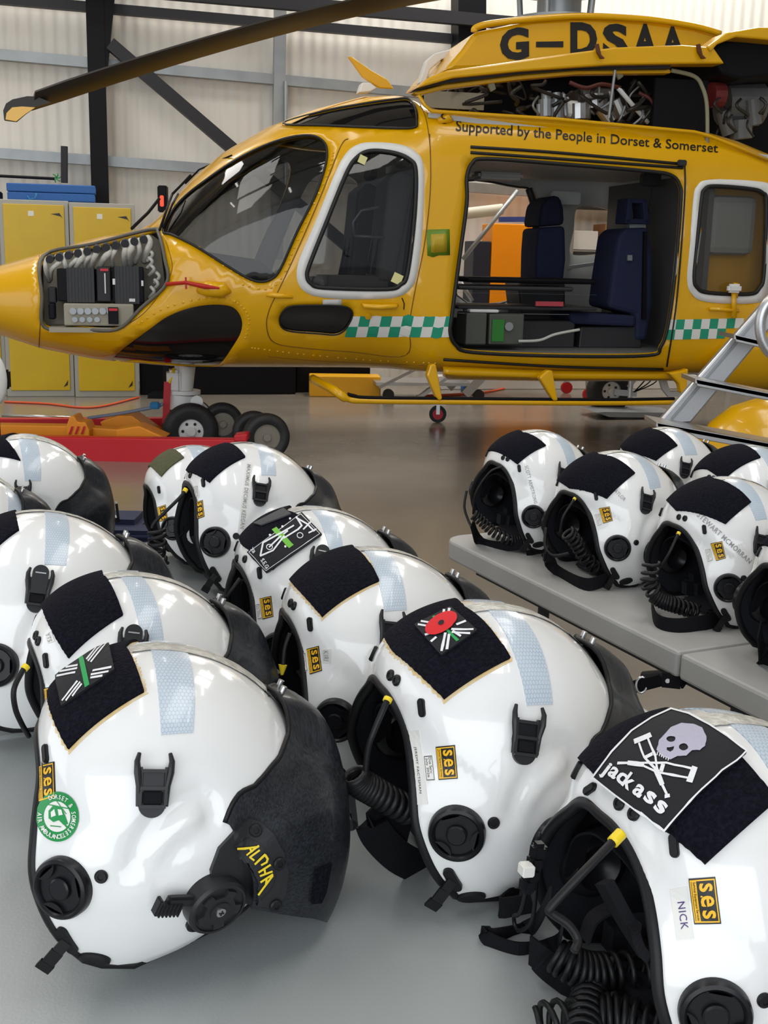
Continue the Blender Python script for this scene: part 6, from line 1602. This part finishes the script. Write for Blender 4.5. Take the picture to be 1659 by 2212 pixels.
# ---- F
H = helm('F', 'white helmet with a faded olive pile panel, in the far row'); H.visor(); fit_far(H); near_set(H, b=(344, 1058))
H.velcro((349, 1031), (398, 990), (332, 1012), (374, 975), m=M_OLIVE); H.tape(T1, T2, TC, TD); H.crest(15, 100); H.ses([(358, 1090), (363, 1123), (345, 1127), (340, 1096)], False)
H.due([(338, 1100), (340, 1117), (333, 1119), (331, 1102)], True)
# ---- G
H = G = helm('G', 'white helmet with a long upright name strip and coiled lead, beside the olive-panelled one'); H.visor(); fit_far(H)
near_set(H, k=(465, 1171), kup=(-8, -25), p=(510, 1158), c=(562, 1063), cup=(1, -25), b=(440, 1043), t=(466, 1240), q=((412, 1027),))
H.velcro((453, 1044), (530, 989), (410, 1023), (493, 963)); H.tape((565, 1027), (596, 1028), (543, 957), (571, 956)); H.crest(15, 98)
H.ses([(438, 1080), (442, 1116), (423, 1123), (420, 1086)]); H.due([(428, 1049), (428, 1071), (422, 1074), (419, 1051)], True)
H.name([(545, 1001), (530, 1148), (514, 1145), (532, 998)], 'MAXIMUS DECIMUS KEEGAN', box=(.03, .22, .97, .8), ink=M_INKG, bold=.01)
H.lead([H.at(402, 1056, -.045), H.at(391, 1072, -.05), H.at(365, 1098, -.06), H.at(335, 1128, -.06), H.at(328, 1142, -.06)])
H.coil('coiled_lead', [H.at(338, 1146, -.06), H.at(340, 1170, -.06), H.at(338, 1195, -.055), H.at(346, 1222, -.05)], .0125, .0030, 6)
# ---- H
H = helm('H', 'white helmet with a black picture patch crossed by a lime stripe, middle of the cluster'); H.visor(); fit_far(H)
near_set(H, c=(690, 1226), cup=(6, -34), b=(562, 1238), q=((513, 1206), (530, 1208)), slide=True)
H.velcro((590, 1232), (692, 1159), (526, 1182), (622, 1110)); H.tape((714, 1200), (742, 1192), (669, 1101), (701, 1100)); H.crest(15, 98)
H.ses([(586, 1287), (591, 1332), (568, 1338), (561, 1293)]); H.due([(561, 1304), (567, 1336), (558, 1338), (553, 1306)])
z7 = Z(.3617, 280, 920); b = MB(); hq = z7((1030, 540), (1145, 665), (830, 885), (722, 765))
b.cur = 0; H.rect(b, hq, .0066, nu=6, nv=8, thick=.003); b.cur = 1
H.pxstroke(b, z7((1024, 552), (1131, 663), (832, 872), (736, 766)), 1.0, .0070, closed=True)
b.cur = 2; H.pxpoly(b, z7((862, 640), (888, 626), (984, 728), (958, 748)), .0071, 6)
b.cur = 1
for pl in ([(800, 790), (815, 715), (925, 655), (985, 620)], [(800, 790), (870, 760), (930, 680)], [(850, 740), (900, 690), (950, 650)], [(930, 690), (1010, 640), (1030, 620), (1000, 570)], [(1000, 575), (1060, 610), (1100, 650)], [(1040, 640), (1080, 600)], [(1070, 660), (1110, 640)]):
    H.pxstroke(b, z7(*pl), 3.2, .0073)
for c_ in ((1020, 675), (850, 740)): H.pxstroke(b, el(z7(c_)[0], 6, 5.4, 14), 1.6, .0073, closed=True)
for c_ in ((965, 580), (922, 625), (853, 672), (938, 738)): H.pxpoly(b, el(z7(c_)[0], 2.4, 2.4, 8), .0073, 5)
H.text(b, z7((820, 800), (852, 850), (830, 866), (798, 818)), 'S.E.G', .0074, (0, .1, 1, .9), bold=.02); H.text(b, z7((760, 735), (775, 762), (758, 778), (742, 756)), 'XII', .0074, (0, .1, 1, .9), bold=.02)
b.build('picture_patch', [M_PBLK, M_THW, M_THGL], H.root)
b = MB(); b.cur = 0; H.rect(b, z7((925, 515), (970, 548), (800, 612), (755, 600)), .0066, thick=.002); b.build('name_tape', [mat('grey_webbing', (.06, .06, .065), .8)], H.root)
b = MB(); b.cur = 0; H.cable('comms_lead', [H.at(518, 1250, -.06), H.at(505, 1268, -.065), H.at(490, 1290, -.065)], .0022)
# ---- I
H = helm('I', 'white helmet with a plain black pile panel edged in amber glue, centre of the cluster'); H.visor(); fit_far(H)
near_set(H, k=(725, 1556), kup=(20, -50), c=(844, 1370), cup=(1, -36), b=(671, 1349), q=((629, 1303), (636, 1309)))
H.velcro((697, 1334), (818, 1258), (638, 1268), (763, 1187), glue=True); H.tape((831, 1321), (878, 1318), (786, 1191), (829, 1187)); H.crest(15, 98)
H.ses([(689, 1395), (696, 1449), (670, 1457), (663, 1402)]); H.due([(661, 1410), (665, 1449), (653, 1454), (649, 1412)])
H.name([(716, 1402), (716, 1432), (697, 1432), (697, 1402)], 'KIRI', ink=M_INKG, box=(.12, .15, .85, .7))
H.cable('comms_lead', [H.at(626, 1368, -.05), H.at(615, 1400, -.055), H.at(611, 1438, -.06)], .0022)
b = MB(); b.tube([H.at(611, 1436, -.06), H.at(609, 1458, -.062)], [.0050, .0015], 10); b.build('yellow_sleeve', M_YEL, H.root)
# ---- J
H = J = helm('J', 'white helmet with a red poppy flag patch on black pile, centre front'); H.visor(); fit_far(H)
near_set(H, k=(987, 1800), kup=(-20, -70), p=(1066, 1777), c=(1134, 1590), cup=(3, -55), b=(912, 1529), t=(978, 1898), o=(1018, 1936), q=((845, 1459), (858, 1470)))
H.velcro((960, 1512), (1100, 1425), (849, 1409), (1008, 1322), glue=True); H.tape((1138, 1524), (1193, 1522), (1053, 1320), (1103, 1315)); H.crest(12, 96, w=.023)
H.ses([(983, 1609), (989, 1682), (948, 1685), (942, 1613)]); H.due([(934, 1631), (940, 1686), (922, 1687), (916, 1633)])
H.name([(906, 1577), (925, 1737), (901, 1738), (884, 1579)], 'JEREMY FACTSMAN', box=(.22, .30, .85, .58))
b = MB(); jq = [(902, 1359), (975, 1322), (1031, 1371), (957, 1423)]
b.cur = 0; H.rect(b, jq, .0062, nu=6, nv=6, thick=.0024); b.cur = 1
for pl in ([(.06, .94), (.42, .60)], [(.18, .98), (.46, .68)], [(.94, .94), (.58, .60)], [(.82, .98), (.54, .68)], [(.06, .06), (.42, .40)], [(.18, .02), (.46, .32)], [(.94, .06), (.58, .40)], [(.82, .02), (.54, .32)],
           [(.03, .62), (.25, .57)], [(.97, .38), (.75, .43)], [(.62, .10), (.57, .34)], [(.03, .40), (.2, .43)]): H.stroke(b, jq, pl, .055, .0067)
b.cur = 2; H.rect(b, jq, .0067, .46, .05, .53, .95, 1, 5)
b.cur = 3; pc = (958, 1360); H.pxpoly(b, el(pc, 36, 18, 28, math.radians(-31)), .0080, 6)
b.cur = 0; H.pxpoly(b, el(pc, 7, 4.5, 14, math.radians(-31)), .0084, 5)
b.build('poppy_flag_patch', [M_PBLK, M_THW, M_THG, M_THR], H.root)
H.lead([H.at(839, 1508, -.055), H.at(829, 1530, -.06), H.at(806, 1585, -.065), H.at(795, 1620, -.065), H.at(789, 1672, -.065)])
H.coil('coiled_lead', [H.at(766, 1676, -.06), H.at(776, 1690, -.06), H.at(800, 1705, -.06), H.at(840, 1728, -.06), H.at(885, 1752, -.055)], .0105, .0033, 15)
H.strap('chin_strap', [H.at(885, 1790, -.03), H.at(840, 1792, -.04), H.at(806, 1770, -.05), H.at(812, 1800, -.05), H.at(860, 1850, -.04), H.at(920, 1880, -.02)], .030)
H.strap('strap_tail', [H.at(1120, 1925, -.10), H.table(1080, 1960, .02), H.table(1150, 1950, .03)], .018)
# ---- K
H = K = helm('K', 'white helmet with an embroidered skull and crossed crutches patch, front right corner'); H.visor(10); fit_far(H)
near_set(H, k=(1545, 2190), kup=(10, -60), p=(1650, 2160), b=(1457, 1827), q=((1339, 1736), (1370, 1758)))
H.small('slot_bumper', BUMP_ME, (1277, 1705, 1290, 1697))
H.velcro((1523, 1868), (1672, 1735), (1273, 1674), (1480, 1560)); H.tape(T1, T2, TC, TD, uvs=1.0); H.crest(12, 96, w=.024)
H.ses([(1545, 1894), (1558, 1995), (1500, 1997), (1488, 1898)]); H.due([(1189, 1771), (1222, 1747), (1219, 1768), (1190, 1790)], True)
H.name([(1484, 1915), (1499, 2027), (1462, 2032), (1448, 1921)], 'NICK', m=M_STW, ink=mat('purple_ink', srgb(70, 40, 110), .5), box=(.27, .34, .80, .78))
z5 = Z(.2224, 1290, 1540); b = MB()
b.cur = 0; H.pxpoly(b, z5((735, 45), (900, 90), (1080, 190), (1250, 300), (1430, 440), (1330, 530), (1200, 620), (1020, 790), (860, 960), (690, 1170), (480, 1000), (240, 830), (25, 665), (200, 440), (380, 250), (560, 130)), .0072, 8, thick=.0032)
b.cur = 1; H.pxstroke(b, z5((735, 50), (900, 95), (1080, 195), (1250, 305), (1425, 440), (1330, 530), (1200, 620), (1020, 790), (860, 960), (690, 1165), (480, 1000), (240, 830), (32, 665), (200, 440), (380, 250), (560, 130)), 3.6, .0078, closed=True)
b.cur = 2
H.pxpoly(b, z5((680, 290), (740, 225), (830, 188), (940, 195), (1020, 230), (1062, 310), (1050, 400), (1000, 435), (930, 440), (880, 490), (800, 490), (740, 520), (660, 490), (612, 430), (635, 340)), .0079, 6,
         holes=[z5(*[(740 + 42*math.cos(a), 335 + 27*math.sin(a)) for a in [PI*2*i/12 for i in range(12)]]), z5(*[(852 + 40*math.cos(a), 408 + 32*math.sin(a)) for a in [PI*2*i/12 for i in range(12)]]), z5((705, 412), (765, 402), (762, 435), (735, 452), (702, 435))])
b.cur = 1
def st(pts, w): H.pxstroke(b, z5(*pts), w*.2224, .0079)
st([(415, 350), (550, 295)], 46); st([(450, 370), (500, 500), (600, 600), (640, 640)], 20); st([(530, 330), (600, 480), (625, 640)], 20); st([(510, 500), (570, 470)], 32)
st([(610, 620), (660, 740)], 46); st([(660, 740), (710, 850)], 24); st([(695, 855), (725, 850)], 34)
st([(260, 548), (360, 548)], 22); st([(360, 548), (490, 565)], 44); st([(480, 550), (700, 550), (930, 605)], 20); st([(490, 575), (620, 635), (900, 690)], 20); st([(670, 570), (655, 620)], 34); st([(950, 600), (910, 715)], 56)
for i in range(6): st([(622 + i*20, 452 + i*11), (616 + i*20, 478 + i*10)], 9)
# lettering follows the lower edge
for ch, (cx, cy), w_, h_ in (('j', (152, 606), 52, 150), ('a', (226, 634), 86, 100), ('c', (300, 684), 86, 100), ('k', (372, 715), 92, 142), ('a', (460, 800), 94, 108), ('s', (557, 868), 98, 110), ('s', (655, 952), 104, 112)):
    c = Vector((1290 + cx*.2224, 1540 + cy*.2224)); rt = Vector((.80, .60))*w_*.2224*.5; up = Vector((.60, -.80))*h_*.2224*.5
    v, f, ar = text_tris(ch, .035); H.wrap(b, [tuple(p) for p in v], f, [c + up - rt, c + up + rt, c - up + rt, c - up - rt], .0080)
b.build('skull_patch', [M_PBLK, M_THW, M_THL], H.root)
H.lead([H.at(1342, 1800, -.055), H.at(1313, 1830, -.06), H.at(1255, 1890, -.065), H.at(1192, 1958, -.065), H.at(1192, 1972, -.065), H.at(1228, 1998, -.07), H.at(1248, 2030, -.075), H.at(1240, 2055, -.08)], r=.0031, sleeve=.14)
H.coil('coiled_lead', [H.table(1204, 2062, .045), H.table(1232, 2082, .040), H.table(1262, 2094, .036), H.table(1295, 2098, .034), H.table(1340, 2095, .034), H.table(1410, 2100, .03)], .0130, .0024, 12)
H.coil('coiled_lead', [H.table(1285, 2110, .020), H.table(1275, 2150, .020), H.table(1262, 2200, .020), H.table(1255, 2260, .018)], .0125, .0026, 12)
H.coil('coiled_lead', [H.table(1160, 2215, .014), H.table(1180, 2212, .015), H.table(1205, 2208, .015), H.table(1230, 2205, .015), H.table(1262, 2203, .015)], .0150, .0024, 3.6)
H.coil('coiled_lead', [H.table(1300, 2190, .02), H.table(1360, 2200, .02), H.table(1440, 2230, .02)], .014, .0025, 7)
H.strap('chin_strap', [H.at(1188, 1935, .02), H.table(1150, 2000, .010), H.table(1068, 2022, .008), H.table(1046, 2012, .012), H.table(1060, 2032, .006), H.table(1120, 2052, .005), H.table(1200, 2040, .012), H.at(1215, 1998, -.01)], .014)
H.cable('earcup_lead', [H.at(1165, 1800, .05), H.table(1128, 1960, .06), H.table(1110, 1980, .03), H.table(1120, 2010, .02), H.table(1150, 1985, .05), H.at(1160, 1880, .04)], .0018)
H.strap('brow_pad', [H.at(1305, 1905, -.03), H.at(1335, 1960, -.04), H.at(1365, 2010, -.05), H.at(1400, 2050, -.07), H.at(1425, 2070, -.08)], .026, up=(0, 1, 0), t=.008)
H.strap('inner_strap', [H.at(1320, 1960, -.01), H.at(1280, 1985, -.01), H.at(1262, 2030, -.01)], .014, up=(0, 1, 0))
H.strap('ear_tab', [H.table(1145, 2052, .03), H.table(1165, 2068, .03), H.table(1210, 2110, .015), H.table(1260, 2150, .008)], .024)
b = MB()
for i, (x, y, a) in enumerate([(1163, 1838, 0), (1156, 1862, 1), (1148, 1888, 0), (1140, 1910, 1)]): b.box(H.at(x, y, .035), (.012, .012, .014), bevel=.003)
b.build('jack_plug', M_PLAS, H.root)
b = MB(); b.box(H.at(1137, 1878, .03), (.010, .011, .009), bevel=.001); b.build('white_tape_band', M_STW, H.root)

# ================ helmets on the right-hand table
H = helm('L', 'white helmet with grey upright name strip, leftmost on the right table', GR); H.visor(); fit_far(H)
near_set(H, k=(1152, 1116), kup=(-5, -20), p=(1178, 1110), c=(1215, 1026), cup=(1, -20), b=(1122, 1012), t=(1144, 1162), o=(1163, 1176), q=((1087, 989), (1097, 992)))
H.velcro((1118, 1004), (1179, 964), (1076, 978), (1128, 936)); H.tape((1226, 1006), (1246, 1007), (1183, 935), (1204, 932)); H.crest(15, 100)
H.name([(1142, 1003), (1163, 1088), (1153, 1090), (1131, 1006)], 'SCOTT ARMSTRONG', ink=M_INKG, box=(.02, .15, .98, .85), backing=False)
H.coil('coiled_lead', [H.at(1024, 1112, -.02), H.at(1045, 1130, -.03), H.at(1070, 1152, -.04), H.at(1105, 1168, -.05), H.at(1128, 1168, -.06)], .0095, .0030, 15)
H.cable('comms_lead', [H.at(1086, 1008, -.06), H.at(1058, 1020, -.05), H.at(1028, 1065, -.035), H.at(1022, 1110, -.02)], .0022)
H.cable('microphone_boom', [H.at(1008, 1060, .05), H.at(1003, 1095, .04), H.at(1012, 1125, .02), H.at(1020, 1140, .0)], .0028)
H.strap('chin_strap', [H.at(1020, 1130, .0), H.table(1035, 1168, .008), H.table(1075, 1180, .006), H.at(1130, 1176, -.08)], .022)
H = helm('M', 'white helmet with wide black panel and loose microphone, front middle of right table', GR); H.visor(); fit_far(H)
near_set(H, k=(1334, 1184), kup=(-5, -25), p=(1374, 1172), c=(1395, 1084), cup=(1, -20), b=(1288, 1072), t=(1328, 1238), o=(1352, 1255), q=((1245, 1051), (1255, 1054)))
H.velcro((1311, 1078), (1371, 1024), (1217, 1052), (1315, 994)); H.tape((1404, 1057), (1427, 1053), (1358, 980), (1380, 980)); H.crest(15, 98)
H.ses([(1317, 1094), (1324, 1125), (1303, 1131), (1294, 1098)]); H.due([(1296, 1109), (1300, 1133), (1292, 1136), (1285, 1112)], True)
H.name([(1333, 1055), (1353, 1077), (1347, 1084), (1325, 1063)], 'AYLOR', ink=M_INKG, backing=False, box=(0, .1, 1, .9))
H.lead([H.at(1242, 1076, -.055), H.at(1233, 1090, -.06), H.at(1216, 1118, -.06), H.at(1210, 1150, -.055)], r=.0022)
H.coil('coiled_lead', [H.at(1226, 1150, -.04), H.at(1245, 1172, -.04), H.at(1262, 1200, -.04), H.at(1290, 1232, -.04)], .0125, .0030, 9)
H.cable('microphone_boom', [H.at(1180, 1140, .04), H.at(1178, 1180, .02), H.at(1195, 1200, .0), H.at(1230, 1195, -.02)], .0035)
b = MB(); p = H.at(1185, 1203, .01); b.box(p, (.022, .012, .022), bevel=.004); b.build('microphone', M_PLAS, H.root)
H.strap('chin_strap', [H.at(1178, 1190, .02), H.table(1200, 1230, .012), H.table(1262, 1262, .012), H.table(1310, 1252, .02), H.at(1325, 1245, -.09)], .024)
H.strap('strap_tail', [H.table(1137, 1196, .004), H.table(1165, 1190, .010), H.table(1195, 1188, .016)], .012)
H = helm('N', 'white helmet partly hidden at the back, second-row middle of the right table', GR); H.visor(); fit_far(H)
near_set(H, c=(1479, 1012), cup=(1, -16)); H.velcro((1417, 996), (1463, 964), (1325, 975), (1410, 929)); H.tape((1480, 984), (1506, 983), (1438, 926), (1460, 925)); H.crest(15, 98)
H = helm('O', 'white helmet cut off by the right picture edge, behind the one with faded grey lettering', GR); H.visor(); fit_far(H)
near_set(H, q=((1532, 1031), (1541, 1033))); H.velcro((1562, 1040), (1642, 990), (1503, 1043), (1612, 966)); H.tape(T1, T2, TC, TD); H.crest(15, 98)
H = helm('P', 'white helmet with slanting grey lettering and a thick coiled lead resting on right table', GR); H.visor(); fit_far(H)
near_set(H, k=(1574, 1270), kup=(-5, -30), c=(1641, 1172), cup=(1, -26), b=(1522, 1144), t=(1568, 1327), q=((1467, 1117), (1480, 1120)))
H.velcro((1567, 1133), (1621, 1087), (1448, 1100), (1552, 1041)); H.tape(T1, T2, TC, TD); H.crest(15, 98)
H.ses([(1560, 1169), (1568, 1206), (1547, 1212), (1535, 1174)]); H.due([(1535, 1185), (1540, 1210), (1529, 1214), (1523, 1187)], True)
H.name([(1514, 1105), (1625, 1209), (1617, 1219), (1504, 1116)], 'STEWART MCMORRAN', ink=M_INKG, backing=False, box=(0, .1, 1, .9), bold=.01)
H.lead([H.at(1467, 1150, -.055), H.at(1458, 1168, -.06), H.at(1444, 1198, -.06), H.at(1425, 1228, -.05)], r=.0024)
H.coil('coiled_lead', [H.at(1408, 1215, -.04), H.at(1405, 1240, -.04), H.at(1404, 1262, -.04), H.at(1415, 1280, -.04)], .0135, .0030, 5)
H.coil('coiled_lead', [H.at(1412, 1285, -.03), H.at(1432, 1298, -.04), H.at(1462, 1308, -.05), H.at(1505, 1322, -.055)], .0115, .0032, 14)
H.strap('chin_strap', [H.at(1408, 1300, .02), H.table(1418, 1340, .012), H.table(1460, 1352, .012), H.table(1520, 1345, .014), H.at(1560, 1345, -.08)], .026)
H = helm('Q', 'white helmet with its dark neck opening showing, cut off lowest at the right edge', GR); H.visor(); fit_far(H)
near_set(H); H.velcro(VA, VB, VC, VD); H.tape(T1, T2, TC, TD); H.crest(15, 98)
H.strap('chin_strap', [H.at(1640, 1360, .0), H.table(1650, 1420, .012), H.table(1690, 1440, .012)], .03)
